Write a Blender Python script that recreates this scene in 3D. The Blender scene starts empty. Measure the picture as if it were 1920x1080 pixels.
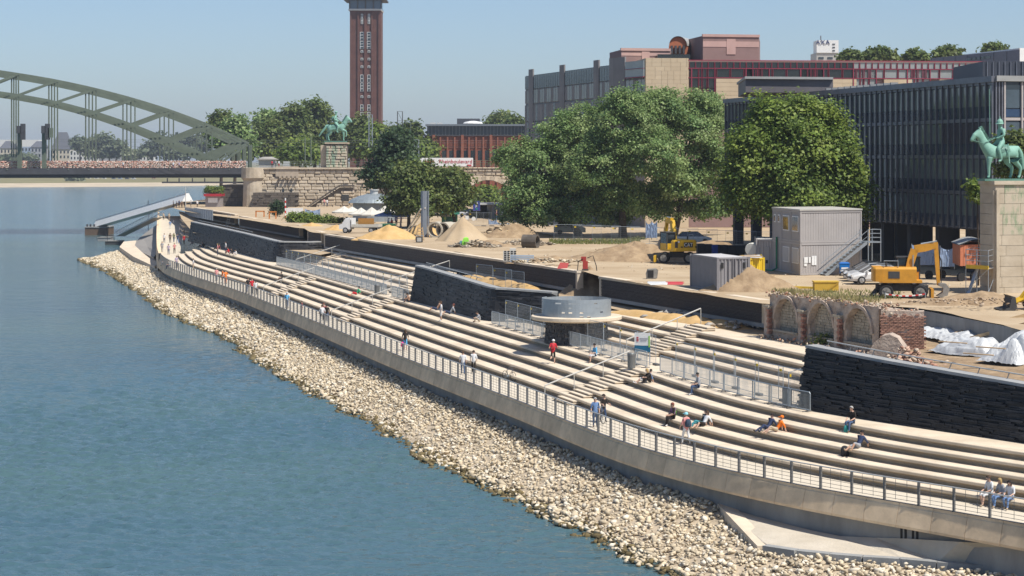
import bpy, math, random
import numpy as np
from mathutils import Vector, Matrix
SC = bpy.context.scene
COL = SC.collection
rnd = random.Random(7)
rng = np.random.default_rng(7)
V3 = Vector; ru = rnd.uniform

# ---------------------------------------------------------------- camera
F, H, HY = 3700.0, 16.0, 297.0            # focal length in photo pixels, eye height over the promenade, horizon row
cam_d = bpy.data.cameras.new('camera')
cam = bpy.data.objects.new('camera', cam_d); COL.objects.link(cam)
cam.location = (0, 0, H); cam.rotation_euler = (math.radians(90), 0, 0)
cam_d.sensor_width = 36.0; cam_d.lens = F / 1920 * 36
cam_d.shift_y = -(540 - HY) / 1920
cam_d.clip_start = 1.0; cam_d.clip_end = 12000
SC.camera = cam

# ---------------------------------------------------------------- sky, sun, exposure
SUN = Vector((0.78, -0.62, 0.0)).normalized() * math.cos(math.radians(58)) + Vector((0, 0, math.sin(math.radians(58))))
w = bpy.data.worlds.new('World'); SC.world = w; w.use_nodes = True
nt = w.node_tree; nt.nodes.clear()
sky = nt.nodes.new('ShaderNodeTexSky'); sky.sky_type = 'NISHITA'; sky.sun_disc = False
sky.sun_elevation = math.radians(58); sky.sun_rotation = math.atan2(SUN.x, SUN.y)
sky.air_density = 0.82; sky.dust_density = 0.9; sky.ozone_density = 4.6; sky.altitude = 50
bg = nt.nodes.new('ShaderNodeBackground'); bg.inputs[1].default_value = 0.098
wo = nt.nodes.new('ShaderNodeOutputWorld')
nt.links.new(sky.outputs[0], bg.inputs[0]); nt.links.new(bg.outputs[0], wo.inputs[0])
sd = bpy.data.lights.new('sun', 'SUN'); sd.energy = 4.6; sd.angle = math.radians(0.53); sd.color = (1, 0.955, 0.88)
so = bpy.data.objects.new('sun', sd); COL.objects.link(so)
so.rotation_euler = SUN.to_track_quat('Z', 'Y').to_euler(); so.location = (60, -20, 120)
SC.view_settings.view_transform = 'Standard'; SC.view_settings.look = 'None'
SC.view_settings.exposure = 0.4; SC.view_settings.gamma = 1.0

# ---------------------------------------------------------------- picture-to-place helpers
def P(x, y, z):                            # photo pixel on the level z
    Y = F * (H - z) / (y - HY)
    return Vector(((x - 960) * Y / F, Y, z))
def Q(x, y, Y):                            # photo pixel at the distance Y
    return Vector(((x - 960) * Y / F, Y, H - (y - HY) * Y / F))
def QX(x, Y): return (x - 960) * Y / F
def QZ(y, Y): return H - (y - HY) * Y / F

# ---------------------------------------------------------------- materials
MATS = {}
def mat(name, col, rough=0.8, var=0.15, scale=3.0, bump=0.0, bscale=None, metal=0.0, spec=0.4, col2=None, stretch=None, detail=6, obj_rand=0.0, trans=0.0, contrast=None):
    """principled surface whose colour wanders between two tones; optional relief"""
    if name in MATS: return MATS[name]
    m = bpy.data.materials.new(name); m.use_nodes = True; MATS[name] = m
    t = m.node_tree; N = t.nodes; L = t.links
    b = N['Principled BSDF']
    b.inputs['Roughness'].default_value = rough; b.inputs['Metallic'].default_value = metal
    b.inputs['Specular IOR Level'].default_value = spec
    c = tuple(col)
    b.inputs['Base Color'].default_value = (*c, 1)
    need = var > 0 or col2 is not None or bump > 0
    if need:
        tc = N.new('ShaderNodeTexCoord'); mp = N.new('ShaderNodeMapping')
        L.new(tc.outputs['Object'], mp.inputs[0])
        if stretch: mp.inputs['Scale'].default_value = stretch
    last = None
    if var > 0 or col2 is not None:
        nz = N.new('ShaderNodeTexNoise'); nz.inputs['Scale'].default_value = scale; nz.inputs['Detail'].default_value = detail
        nz.inputs['Roughness'].default_value = 0.65
        L.new(mp.outputs[0], nz.inputs['Vector'])
        rp = N.new('ShaderNodeValToRGB'); L.new(nz.outputs['Fac'], rp.inputs[0])
        lo, hi = contrast or (0.33, 0.67)
        rp.color_ramp.elements[0].position = lo; rp.color_ramp.elements[1].position = hi
        if col2 is None:
            rp.color_ramp.elements[0].color = (*[max(0, k * (1 - var)) for k in c], 1)
            rp.color_ramp.elements[1].color = (*[min(1, k * (1 + var)) for k in c], 1)
        else:
            rp.color_ramp.elements[0].color = (*c, 1); rp.color_ramp.elements[1].color = (*col2, 1)
        last = rp.outputs[0]
        if obj_rand > 0:
            oi = N.new('ShaderNodeObjectInfo'); hs = N.new('ShaderNodeHueSaturation'); mr = N.new('ShaderNodeMapRange')
            mr.inputs[3].default_value = 1 - obj_rand; mr.inputs[4].default_value = 1 + obj_rand
            L.new(oi.outputs['Random'], mr.inputs[0]); L.new(mr.outputs[0], hs.inputs['Value']); L.new(last, hs.inputs['Color'])
            last = hs.outputs[0]
        L.new(last, b.inputs['Base Color'])
    if bump > 0:
        n2 = N.new('ShaderNodeTexNoise'); n2.inputs['Scale'].default_value = bscale or scale * 4; n2.inputs['Detail'].default_value = 5
        L.new(mp.outputs[0], n2.inputs['Vector'])
        bp = N.new('ShaderNodeBump'); bp.inputs['Strength'].default_value = min(1, bump); bp.inputs['Distance'].default_value = 0.05 * max(1, bump)
        L.new(n2.outputs['Fac'], bp.inputs['Height']); L.new(bp.outputs[0], b.inputs['Normal'])
    if trans > 0:                              # thin leaf: some light passes through
        tr = N.new('ShaderNodeBsdfTranslucent'); mx = N.new('ShaderNodeMixShader'); mx.inputs[0].default_value = trans
        if last: L.new(last, tr.inputs[0])
        else: tr.inputs[0].default_value = (*c, 1)
        o = N['Material Output']; L.new(b.outputs[0], mx.inputs[1]); L.new(tr.outputs[0], mx.inputs[2]); L.new(mx.outputs[0], o.inputs[0])
    return m
def vmat(name, rough=0.85, bump=0.0, bscale=20, trans=0.0, spec=0.3):
    """surface coloured piece by piece (colour attribute 'tone')"""
    if name in MATS: return MATS[name]
    m = mat(name, (0.5, 0.5, 0.5), rough, 0, bump=bump, bscale=bscale, spec=spec)
    t = m.node_tree; a = t.nodes.new('ShaderNodeAttribute'); a.attribute_name = 'tone'
    b = t.nodes['Principled BSDF']; t.links.new(a.outputs['Color'], b.inputs['Base Color'])
    if trans > 0:
        tr = t.nodes.new('ShaderNodeBsdfTranslucent'); mx = t.nodes.new('ShaderNodeMixShader'); mx.inputs[0].default_value = trans
        t.links.new(a.outputs['Color'], tr.inputs[0]); o = t.nodes['Material Output']
        t.links.new(b.outputs[0], mx.inputs[1]); t.links.new(tr.outputs[0], mx.inputs[2]); t.links.new(mx.outputs[0], o.inputs[0])
    return m
def plain(name, col, rough=0.5, metal=0.0, spec=0.4): return mat(name, col, rough, 0.08, 2.0, metal=metal, spec=spec)

# ---------------------------------------------------------------- mesh helpers
class MB:
    def __init__(s): s.v = []; s.f = []; s.m = []
    def add(s, vs, fs, m=0):
        o = len(s.v); s.v += [tuple(p) for p in vs]; s.f += [tuple(i + o for i in q) for q in fs]; s.m += [m] * len(fs); return s
    def box(s, x0, x1, y0, y1, z0, z1, m=0):
        return s.add([(x0,y0,z0),(x1,y0,z0),(x1,y1,z0),(x0,y1,z0),(x0,y0,z1),(x1,y0,z1),(x1,y1,z1),(x0,y1,z1)],
              [(0,3,2,1),(4,5,6,7),(0,1,5,4),(1,2,6,5),(2,3,7,6),(3,0,4,7)], m)
    def frame(s, o, ux, uy, uz, sx, sy, sz, m=0, ch=0.0):
        """block centred on o with half sizes along three axes"""
        o = Vector(o); ux = Vector(ux) * sx; uy = Vector(uy) * sy; uz = Vector(uz) * sz
        vs = [o + ux * a + uy * b + uz * c for c in (-1, 1) for a, b in ((-1,-1),(1,-1),(1,1),(-1,1))]
        return s.add(vs, [(0,3,2,1),(4,5,6,7),(0,1,5,4),(1,2,6,5),(2,3,7,6),(3,0,4,7)], m)
    def bar(s, a, b, w, h=None, m=0, up=(0,0,1)):
        a = Vector(a); b = Vector(b); d = b - a; l = d.length
        if l < 1e-6: return s
        d /= l; up = Vector(up)
        if abs(d.dot(up)) > 0.98: up = Vector((0, 1, 0))
        sx = d.cross(up).normalized(); u = sx.cross(d).normalized()
        return s.frame((a + b) / 2, d, sx, u, l / 2, w / 2, (h or w) / 2, m)
    def tube(s, a, b, r0, r1=None, n=8, m=0, cap=True):
        return s.path([a, b], [r0, r0 if r1 is None else r1], n, m, cap)
    def path(s, pts, r, n=8, m=0, cap=True):
        pts = [Vector(p) for p in pts]; k = len(pts)
        if not hasattr(r, '__len__'): r = [r] * k
        o = len(s.v); prev = None
        for i, p in enumerate(pts):
            d = (pts[min(i + 1, k - 1)] - pts[max(i - 1, 0)])
            d = d.normalized() if d.length > 1e-9 else Vector((0, 0, 1))
            if prev is None: a = d.orthogonal().normalized()
            else:
                a = prev - d * prev.dot(d); a = a.normalized() if a.length > 1e-6 else d.orthogonal().normalized()
            prev = a; b = d.cross(a)
            for j in range(n):
                t = 2 * math.pi * (j + .5) / n; s.v.append(tuple(p + (a * math.cos(t) + b * math.sin(t)) * r[i]))
        for i in range(k - 1):
            for j in range(n):
                q = (j + 1) % n; s.f.append((o + i*n + j, o + i*n + q, o + (i+1)*n + q, o + (i+1)*n + j)); s.m.append(m)
        if cap:
            s.f.append(tuple(o + j for j in range(n))[::-1]); s.m.append(m)
            s.f.append(tuple(o + (k-1)*n + j for j in range(n))); s.m.append(m)
        return s
    def rings(s, rings, m=0, cap=True, closed=True):
        """loft through rings of equal length"""
        o = len(s.v); n = len(rings[0])
        for r in rings: s.v += [tuple(p) for p in r]
        for i in range(len(rings) - 1):
            for j in range(n if closed else n - 1):
                q = (j + 1) % n; s.f.append((o + i*n + j, o + i*n + q, o + (i+1)*n + q, o + (i+1)*n + j)); s.m.append(m)
        if cap and closed:
            s.f.append(tuple(o + j for j in range(n))[::-1]); s.m.append(m)
            s.f.append(tuple(o + (len(rings)-1)*n + j for j in range(n))); s.m.append(m)
        return s
    def lathe(s, prof, n=16, c=(0,0,0), m=0):
        c = Vector(c)
        return s.rings([[c + Vector((r * math.cos(2*math.pi*j/n), r * math.sin(2*math.pi*j/n), z)) for j in range(n)] for r, z in prof], m)
    def prism(s, poly, z0, z1, m=0):
        n = len(poly); z0 = z0 if hasattr(z0, '__len__') else [z0]*n; z1 = z1 if hasattr(z1, '__len__') else [z1]*n
        vs = [(p[0], p[1], z0[i]) for i, p in enumerate(poly)] + [(p[0], p[1], z1[i]) for i, p in enumerate(poly)]
        return s.add(vs, [tuple(range(n))[::-1], tuple(range(n, 2*n))] + [(i, (i+1)%n, n+(i+1)%n, n+i) for i in range(n)], m)
    def extrude(s, poly, o, ux, uz, n, d, m=0):
        """flat outline (u,w) drawn on axes ux,uz at o, thickened by d along n"""
        o = Vector(o); ux = Vector(ux); uz = Vector(uz); n = Vector(n); k = len(poly)
        vs = [o + ux*p[0] + uz*p[1] for p in poly] + [o + ux*p[0] + uz*p[1] + n*d for p in poly]
        return s.add(vs, [tuple(range(k))[::-1], tuple(range(k, 2*k))] + [(i, (i+1)%k, k+(i+1)%k, k+i) for i in range(k)], m)
    def grid(s, rows, m=0):
        """sheet through rows of points"""
        return s.rings(rows, m, cap=False, closed=False)
    def ball(s, c, rx, ry=None, rz=None, n=8, k=6, m=0):
        ry = rx if ry is None else ry; rz = rx if rz is None else rz; c = Vector(c)
        return s.rings([[c + Vector((rx*math.sin(a)*math.cos(2*math.pi*j/n), ry*math.sin(a)*math.sin(2*math.pi*j/n), -rz*math.cos(a))) for j in range(n)]
             for a in [math.pi*(0.04 + 0.92*i/k) for i in range(k+1)]], m)
    def mesh(s, name, mats, smooth=False, off=None):
        me = bpy.data.meshes.new(name)
        vs = s.v
        if off is not None: ox, oy, oz = off; vs = [(a-ox, b-oy, c-oz) for a, b, c in vs]
        me.from_pydata(vs, [], s.f)
        for q in (mats if isinstance(mats, (list, tuple)) else [mats]): me.materials.append(q)
        if any(s.m): me.polygons.foreach_set('material_index', s.m)
        if smooth: me.polygons.foreach_set('use_smooth', [True]*len(s.f))
        me.update(); return me
    def build(s, name, mats, parent=None, smooth=False, label=None, cat=None, group=None, kind=None):
        if parent is not None: off = parent_off(parent)
        else:
            a = np.array(s.v); off = (float((a[:,0].min()+a[:,0].max())/2), float((a[:,1].min()+a[:,1].max())/2), float(a[:,2].min()))
        o = bpy.data.objects.new(name, s.mesh(name, mats, smooth, off)); COL.objects.link(o)
        if parent is not None: o.parent = parent
        else: o.location = off
        return tag(o, label, cat, group, kind)
def parent_off(p):
    v = Vector(p.location)
    if p.parent is not None: v = v + Vector(parent_off(p.parent))
    return tuple(v)
def tag(o, label=None, cat=None, group=None, kind=None):
    if label: o['label'] = label
    if cat: o['category'] = cat
    if group: o['group'] = group
    if kind: o['kind'] = kind
    return o
def thing(name, loc, label, cat, group=None):
    o = bpy.data.objects.new(name, None); COL.objects.link(o); o.location = loc; o.empty_display_size = 0.3
    return tag(o, label, cat, group)
def put(o, loc, rz=0.0, sc=None):
    o.location = loc; o.rotation_euler = (0, 0, rz)
    if sc: o.scale = (sc, sc, sc)
    return o
def copy_tree(o, parent=None):
    c = o.copy(); COL.objects.link(c); c.parent = parent
    for ch in KIDS(o): copy_tree(ch, c)
    return c
def KIDS(o): return [x for x in list(COL.objects) if x.parent == o]
def inst(name, me, parent=None, loc=(0,0,0), rot=(0,0,0), sc=(1,1,1)):
    o = bpy.data.objects.new(name, me); COL.objects.link(o)
    o.parent = parent; po = parent_off(parent) if parent is not None else (0,0,0)
    o.location = (loc[0]-po[0], loc[1]-po[1], loc[2]-po[2]); o.rotation_euler = rot; o.scale = sc
    return o
def npmesh(name, V, Fc, mats, tone=None, smooth=False, k=None):
    """fast mesh from arrays; Fc is (n,k); tone is one colour per face"""
    me = bpy.data.meshes.new(name); V = np.ascontiguousarray(V, np.float32); Fc = np.ascontiguousarray(Fc, np.int32); n, k = Fc.shape
    me.vertices.add(len(V)); me.vertices.foreach_set('co', V.ravel())
    me.loops.add(n*k); me.loops.foreach_set('vertex_index', Fc.ravel())
    me.polygons.add(n); me.polygons.foreach_set('loop_start', np.arange(0, n*k, k, dtype=np.int32)); me.polygons.foreach_set('loop_total', np.full(n, k, np.int32))
    for q in (mats if isinstance(mats, (list, tuple)) else [mats]): me.materials.append(q)
    if tone is not None:
        a = me.attributes.new('tone', 'FLOAT_COLOR', 'CORNER')
        c = np.ones((n, k, 4), np.float32); c[:, :, :3] = np.asarray(tone, np.float32)[:, None, :]
        a.data.foreach_set('color', c.ravel())
    me.update(calc_edges=True); me.validate()
    if smooth: me.polygons.foreach_set('use_smooth', np.ones(n, bool))
    return me
def place_mesh(name, me, parent=None, loc=(0,0,0), **kw):
    o = inst(name, me, parent, loc); return tag(o, **kw)

# ---------------------------------------------------------------- curves in plan
def chaikin(p, n=3):
    p = np.asarray(p, float)
    for _ in range(n):
        q = np.empty((2*(len(p)-1), p.shape[1])); q[0::2] = .75*p[:-1] + .25*p[1:]; q[1::2] = .25*p[:-1] + .75*p[1:]
        p = np.vstack([p[:1], q, p[-1:]])
    return p
def resample(p, step):
    p = np.asarray(p, float); d = np.r_[0, np.cumsum(np.linalg.norm(np.diff(p[:, :2], axis=0), axis=1))]
    n = max(2, int(round(d[-1] / step)) + 1); s = np.linspace(0, d[-1], n)
    return np.stack([np.interp(s, d, p[:, i]) for i in range(p.shape[1])], 1)
class Curve:
    """smooth plan line with its inward normal (to the right of the river)"""
    def __init__(s, pts, step=1.0):
        s.p = resample(chaikin(pts), step)[:, :2]; s.d = np.r_[0, np.cumsum(np.linalg.norm(np.diff(s.p, axis=0), axis=1))]; s.len = s.d[-1]
        g = np.gradient(s.p, axis=0); g /= np.linalg.norm(g, axis=1)[:, None]
        for _ in range(4): g[1:-1] = (g[:-2] + 2*g[1:-1] + g[2:]) / 4
        g /= np.linalg.norm(g, axis=1)[:, None]; s.t = g; s.n = np.stack([-g[:, 1], g[:, 0]], 1)     # travelling towards the camera: left is inland
    def at(s, t): return np.array([np.interp(t, s.d, s.p[:, 0]), np.interp(t, s.d, s.p[:, 1])])
    def nrm(s, t): return np.array([np.interp(t, s.d, s.n[:, 0]), np.interp(t, s.d, s.n[:, 1])])
    def tan(s, t): return np.array([np.interp(t, s.d, s.t[:, 0]), np.interp(t, s.d, s.t[:, 1])])
    def off(s, t, o): return s.at(t) + s.nrm(t) * o
    def near(s, q):
        q = np.asarray(q)[:2]; i = int(np.argmin(np.linalg.norm(s.p - q, axis=1))); return s.d[i] + float(np.dot(q - s.p[i], s.t[i])), float(np.dot(q - s.p[i], s.n[i]))
# ================================================================= materials of the place
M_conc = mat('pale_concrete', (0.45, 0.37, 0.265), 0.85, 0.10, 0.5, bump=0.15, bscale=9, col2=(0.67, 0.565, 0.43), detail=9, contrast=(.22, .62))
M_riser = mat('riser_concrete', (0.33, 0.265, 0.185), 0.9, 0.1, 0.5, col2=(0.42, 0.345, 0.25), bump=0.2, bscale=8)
M_prom = mat('promenade_concrete', (0.52, 0.455, 0.35), 0.85, 0.1, 0.25, col2=(0.60, 0.53, 0.42), bump=0.1, bscale=12)
M_panel = mat('quay_panel', (0.74, 0.55, 0.35), 0.85, 0.16, 0.9, bump=0.12, bscale=10, obj_rand=0.10)
M_grey = mat('grey_concrete', (0.26, 0.26, 0.25), 0.9, 0.22, 0.5, bump=0.3, bscale=6, stretch=(1, 1, 0.35))
M_cap = mat('grey_cap_stone', (0.30, 0.30, 0.29), 0.7, 0.12, 0.8, bump=0.1)
M_slate = mat('black_slate', (0.034, 0.034, 0.036), 0.55, 0.5, 1.2, bump=0.35, bscale=14, spec=0.25, obj_rand=0.7)
M_slate_far = mat('black_slate_wall', (0.016, 0.017, 0.020), 0.55, 0.4, 3.0, bump=0.5, bscale=9, spec=0.35, stretch=(0.7, 0.7, 6.0))
M_dpanel = mat('dark_slat_panel', (0.062, 0.052, 0.05), 0.75, 0.35, 4.0, bump=0.6, bscale=7, stretch=(0.6, 0.6, 4.0))
M_steel = plain('galvanised_steel', (0.36, 0.40, 0.43), 0.42, 0.55)
M_rail = plain('light_handrail', (0.55, 0.53, 0.48), 0.45, 0.35)
M_post = plain('dark_steel_post', (0.17, 0.17, 0.17), 0.5, 0.4)
M_sand = mat('orange_sand', (0.46, 0.29, 0.11), 0.95, 0.2, 0.8, bump=0.8, bscale=3, col2=(0.58, 0.38, 0.17))
M_dirt = mat('site_dirt', (0.34, 0.245, 0.145), 0.95, 0.2, 0.16, bump=0.6, bscale=1.6, col2=(0.47, 0.37, 0.245), detail=10)
M_earth = mat('dug_earth', (0.19, 0.125, 0.07), 0.95, 0.2, 1.1, bump=1.0, bscale=3.5, col2=(0.40, 0.29, 0.175), detail=12, contrast=(.30, .70))
M_paving = mat('cobble_paving', (0.44, 0.385, 0.30), 0.9, 0.14, 0.5, bump=0.5, bscale=7, col2=(0.54, 0.48, 0.39))
M_white = plain('white_paint', (0.72, 0.72, 0.70), 0.5)
M_black = plain('black_rubber', (0.015, 0.015, 0.016), 0.7)
M_glass = mat('dark_glass', (0.015, 0.022, 0.028), 0.06, 0, spec=0.8)
M_wood = mat('raw_timber', (0.42, 0.30, 0.17), 0.8, 0.25, 2.0, stretch=(1, 1, 6))
M_dkgreen = plain('dark_green_steel', (0.02, 0.10, 0.06), 0.5)

# ================================================================= terrace lines
edge_px = [(298, 405, 1.6), (296, 430, 1.0), (296, 460, .35), (298, 484, 0), (310, 497, 0), (328, 505, 0), (367, 519, 0), (406, 531, 0), (450.5, 545, 0), (625, 615, 0), (750, 667, 0), (912.5, 728, 0), (990.5, 757, 0),
  (1025.7, 771, 0), (1061.7, 786.5, 0), (1100.5, 801.7, 0), (1141.7, 817.5, 0), (1192.5, 835, 0), (1255.5, 853, 0), (1331, 872.5, 0), (1421, 892.5, 0), (1525, 913, 0), (1645, 934, 0), (1772, 955, 0), (1909, 979, 0), (2150, 1022, 0), (2450, 1075, 0)]
EC = Curve([P(*q)[:2] for q in edge_px])
def sy(Y):                                   # arc length where the quay passes the distance Y
    return float(np.interp(-Y, -EC.p[:, 1], EC.d))
def zprom(s): return float(np.interp(np.interp(s, EC.d, EC.p[:, 1]), [311, 330, 480], [0, .15, 1.6]))
def offsets(px, z):
    a = sorted(EC.near(P(x, y, z)) for x, y in px); s = np.array([q[0] for q in a]); d = np.array([q[1] for q in a])
    for _ in range(2): d[1:-1] = (d[:-2] + 2*d[1:-1] + d[2:]) / 4
    return lambda t: float(np.interp(t, s, d))
R_ = 0.42
oL = offsets([(414, 472.5), (511.7, 498), (565.6, 512), (683.7, 547), (756, 566.5), (819, 584), (910, 610), (1010, 638), (1085, 661), (1155, 682), (1235, 705), (1302, 727), (1455, 766), (1595, 795), (1700, 814), (1920, 848)], 5*R_)
oU1 = offsets([(551.7, 488.6), (592.4, 501.6), (724.6, 534), (900, 576), (1080, 621), (1230, 655), (1335, 681), (1440, 707), (1487, 718)], 6*R_)
oU4 = offsets([(600, 468.5), (633, 475.6), (700, 489), (786, 507), (960, 545), (1140, 587), (1260, 613), (1310, 623), (1440, 648), (1487, 659)], 9*R_)
def lerp(a, b, t): return lambda s: a(s) * (1 - t) + b(s) * t
zero = lambda s: 0.0
LOWER = [lerp(zero, oL, q) for q in (0.40, 0.55, 0.70, 0.85)] + [oL]
UPPER = [lerp(oU1, oU4, q / 3) for q in range(4)]
S_far = sy(322); S_near = EC.len - 1
def sweep(s0, s1, prof, step=1.5, m=0, mb=None):
    """loft a cross-section (offset, level) along the quay line"""
    n = max(2, int((s1 - s0) / step) + 1); mb = mb or MB(); rows = []
    val = lambda q, s: q(s) if callable(q) else q
    for (o, z) in prof:
        rows.append([(*EC.off(s, val(o, s)), val(z, s)) for s in np.linspace(s0, s1, n)])
    return mb.grid(rows, m)
def plus(f, c): return lambda s: f(s) + c

# ---- setting: promenade, landing, upper walk
sweep(0.5, S_near, [(0.0, plus(zprom, -.9)), (0.0, zprom), (lambda s: (oL(s) * .40 + .4) if s > S_far else float(np.interp(s, [0, S_far], [7, oL(S_far)*.4+.4])), zprom)]).build('promenade', M_prom, kind='structure', label='pale concrete riverside promenade below the seating steps')
sweep(S_far, S_near, [(plus(oL, .3), 5*R_ + .002), (lambda s: max(oL(s) + 2.5, oU1(s) + .4), 5*R_ + .002)]).build('landing', M_conc, kind='structure', label='broad concrete landing halfway up the steps')

terrace = thing('seating_steps', (*EC.off(sy(150), 4), 0), 'long curved flights of pale concrete seating steps along the river', 'steps')
def step_slab(o, z, zb, s0, s1, back=1.6):
    """one tier: tread, thick nosing, undercut riser"""
    mb = MB()
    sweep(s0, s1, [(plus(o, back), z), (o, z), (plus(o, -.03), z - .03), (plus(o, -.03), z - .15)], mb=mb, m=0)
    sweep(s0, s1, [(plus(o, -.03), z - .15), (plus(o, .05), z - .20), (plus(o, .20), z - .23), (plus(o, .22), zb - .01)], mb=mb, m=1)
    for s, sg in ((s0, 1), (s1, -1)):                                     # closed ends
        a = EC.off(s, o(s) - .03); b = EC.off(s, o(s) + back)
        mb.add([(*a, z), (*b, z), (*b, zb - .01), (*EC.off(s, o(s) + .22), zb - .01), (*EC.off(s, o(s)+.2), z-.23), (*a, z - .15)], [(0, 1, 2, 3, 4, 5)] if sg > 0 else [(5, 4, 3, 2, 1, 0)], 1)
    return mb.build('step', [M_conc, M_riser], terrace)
SEG = [S_far] + [sy(y) for y in (286, 232, 195, 163, 141, 122, 107, 97, 88)] + [S_near]
for k, o in enumerate(LOWER):
    for i, (a, b) in enumerate(zip(SEG[:-1], SEG[1:])):
        step_slab(o, (k + 1) * R_, k * R_, a + (0.0 if i else 1.2 * k), b - .012, 1.7)

# ---- bastions of black slate
def bastion(px_front, back, zt0, zt1, name_label, nparts, stone_l, stone_h, prouds=(.015, .04, .08), batter=.17):
    """battered retaining wall along px_front (far to near, at the landing), turning inland at its near end"""
    base = [P(x, y, z) for x, y, z in px_front]; pts = resample(chaikin(np.array([[b.x, b.y, b.z] for b in base]), 2), 0.5)
    L = np.r_[0, np.cumsum(np.linalg.norm(np.diff(pts[:, :2], axis=0), axis=1))]
    tn = np.gradient(pts[:, :2], axis=0); tn /= np.linalg.norm(tn, axis=1)[:, None]; nr = np.stack([-tn[:, 1], tn[:, 0]], 1)   # inland
    zt = np.interp(L, [0, L[-1]], [zt0, zt1])
    org = pts[len(pts)//2]; t = thing('slate_bastion', tuple(org), name_label, 'wall')
    def pt(l, z, out=0.0):
        x = np.interp(l, L, pts[:, 0]); y = np.interp(l, L, pts[:, 1]); n = np.array([np.interp(l, L, nr[:, 0]), np.interp(l, L, nr[:, 1])]); n /= np.linalg.norm(n)
        h = max(0, z - 5*R_); q = np.array([x, y]) + n * (h * batter - out); return np.array([q[0], q[1], z])
    core = MB(); ls = np.arange(0, L[-1] + .01, 1.0); ls[-1] = L[-1]
    zb = lambda l: float(np.interp(l, L, pts[:, 2])) - .05
    rows = [[pt(l, zb(l)) for l in ls], [pt(l, np.interp(l, L, zt)) for l in ls], [pt(l, np.interp(l, L, zt), -.9) for l in ls], [pt(l, 3.0, -1.2) for l in ls]]
    core.grid(rows)
    core.add([rows[0][0], rows[1][0], rows[2][0], rows[3][0]], [(0, 1, 2, 3)]); core.add([rows[0][-1], rows[1][-1], rows[2][-1], rows[3][-1]], [(3, 2, 1, 0)])
    core.build('wall_core', M_slate_far, t)
    cap = MB(); cap.grid([[pt(l, np.interp(l, L, zt) - .02, .10) for l in ls], [pt(l, np.interp(l, L, zt) + .13, .10) for l in ls], [pt(l, np.interp(l, L, zt) + .13, -.75) for l in ls], [pt(l, np.interp(l, L, zt) - .3, -.75) for l in ls]])
    cap.add([pt(0, zt[0]-.02, .1), pt(0, zt[0]+.13, .1), pt(0, zt[0]+.13, -.75), pt(0, zt[0]-.3, -.75)], [(0, 1, 2, 3)])
    e = L[-1]; cap.add([pt(e, zt[-1]-.02, .1), pt(e, zt[-1]+.13, .1), pt(e, zt[-1]+.13, -.75), pt(e, zt[-1]-.3, -.75)], [(3, 2, 1, 0)])
    cap.build('cap_stone', M_cap, t)
    # courses of long thin stones, each a little proud of the next
    stones = []; r = random.Random(int(L[-1]*10)); z = 5*R_; zi = 0
    while z < max(zt0, zt1) - .03:
        h = stone_h * r.uniform(.85, 1.15); l = -r.uniform(0, stone_l)
        while l < L[-1]:
            ln = stone_l * r.uniform(.5, 1.6); a = max(0, l); b = min(L[-1], l + ln)
            if b - a > .1 and z + h < np.interp((a+b)/2, L, zt) and z + h > zb((a+b)/2): stones.append((a + .006, b - .006, max(z, zb((a+b)/2)) + .004, z + h - .006, r.choice(prouds)))
            l += ln
        z += h; zi += 1
    def stone(mb, s):
        a, b, z0, z1, pr = s
        mb.add([pt(a, z0, -.02), pt(b, z0, -.02), pt(b, z1, -.02), pt(a, z1, -.02), pt(a, z0, pr), pt(b, z0, pr), pt(b, z1, pr), pt(a, z1, pr)],
               [(0,1,2,3), (7,6,5,4), (4,5,1,0), (5,6,2,1), (6,7,3,2), (7,4,0,3)])
    stones.sort(key=lambda s: -(s[0] + s[1]))                  # nearest to the camera first
    for s in stones[:nparts]:
        mb = MB(); stone(mb, s); mb.build('stone', M_slate, t)
    mb = MB()
    for s in stones[nparts:]: stone(mb, s)
    if mb.v: mb.build('stone_courses', M_slate, t, kind='stuff')
    return t, pt, L, zt
b1 = bastion([(352.6, 452, 2.1), (400, 463, 2.1), (450, 475, 2.1), (500, 488.5, 2.1), (513, 492, 2.1), (530, 491, 2.2), (552, 488, 2.4), (580, 477, 3.2), (606, 466, 3.9)], 0, 5.25, 4.75, 'long black slate bastion with a row of people at its foot, farthest one', 300, 1.7, .15)
b2 = bastion([(769, 564, 2.1), (800, 571.5, 2.1), (850, 585, 2.1), (900, 599, 2.1), (918, 603, 2.1), (940, 601, 2.2), (975, 590, 2.8), (1005, 578, 3.4), (1030, 566, 4.0)], 0, 5.45, 4.7, 'black slate bastion between barriers beside the round lookout, middle one', 300, 1.5, .12)
b3 = bastion([(1497, 765, 2.1), (1560, 776, 2.1), (1650, 791, 2.1), (1750, 806, 2.1), (1920, 831, 2.1), (2100, 860, 2.1), (2300, 895, 2.1)], 0, 5.46, 4.3, 'nearest black slate bastion of long rough stones at the right', 300, .95, .105, (.02, .07, .12, .18))

# ---- upper flights between the bastions
for (a, b, o4) in ((sy(259), sy(194), 0), (sy(153.5), sy(113.0), 0)):
    for k, o in enumerate(UPPER):
        cut = np.linspace(a, b, 4)
        for i in range(3): step_slab(o, (6 + k) * R_, (5 + k) * R_, cut[i] + (.05 if i == 0 else 0), cut[i + 1] - .012, 2.4)
# far tiers running out onto the promenade
for k in range(4):
    z = 1.5 + .42 * k; y = 438 - 8.6 * k
    a, b, c, d = P(337, y - 2, z), P(341, y + 1.5, z), P(360, y + 6, z), P(364, y - 3, z)
    mb = MB(); mb.prism([a[:2], b[:2], c[:2], d[:2]], z - .16, z, 0)
    mb.prism([(a.x+.3, a.y), (b.x+.3, b.y+.6), (c.x+.1, c.y+.8), (d.x, d.y)], z - .6, z - .161, 1); mb.build('step', [M_conc, M_riser], terrace)

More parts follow.
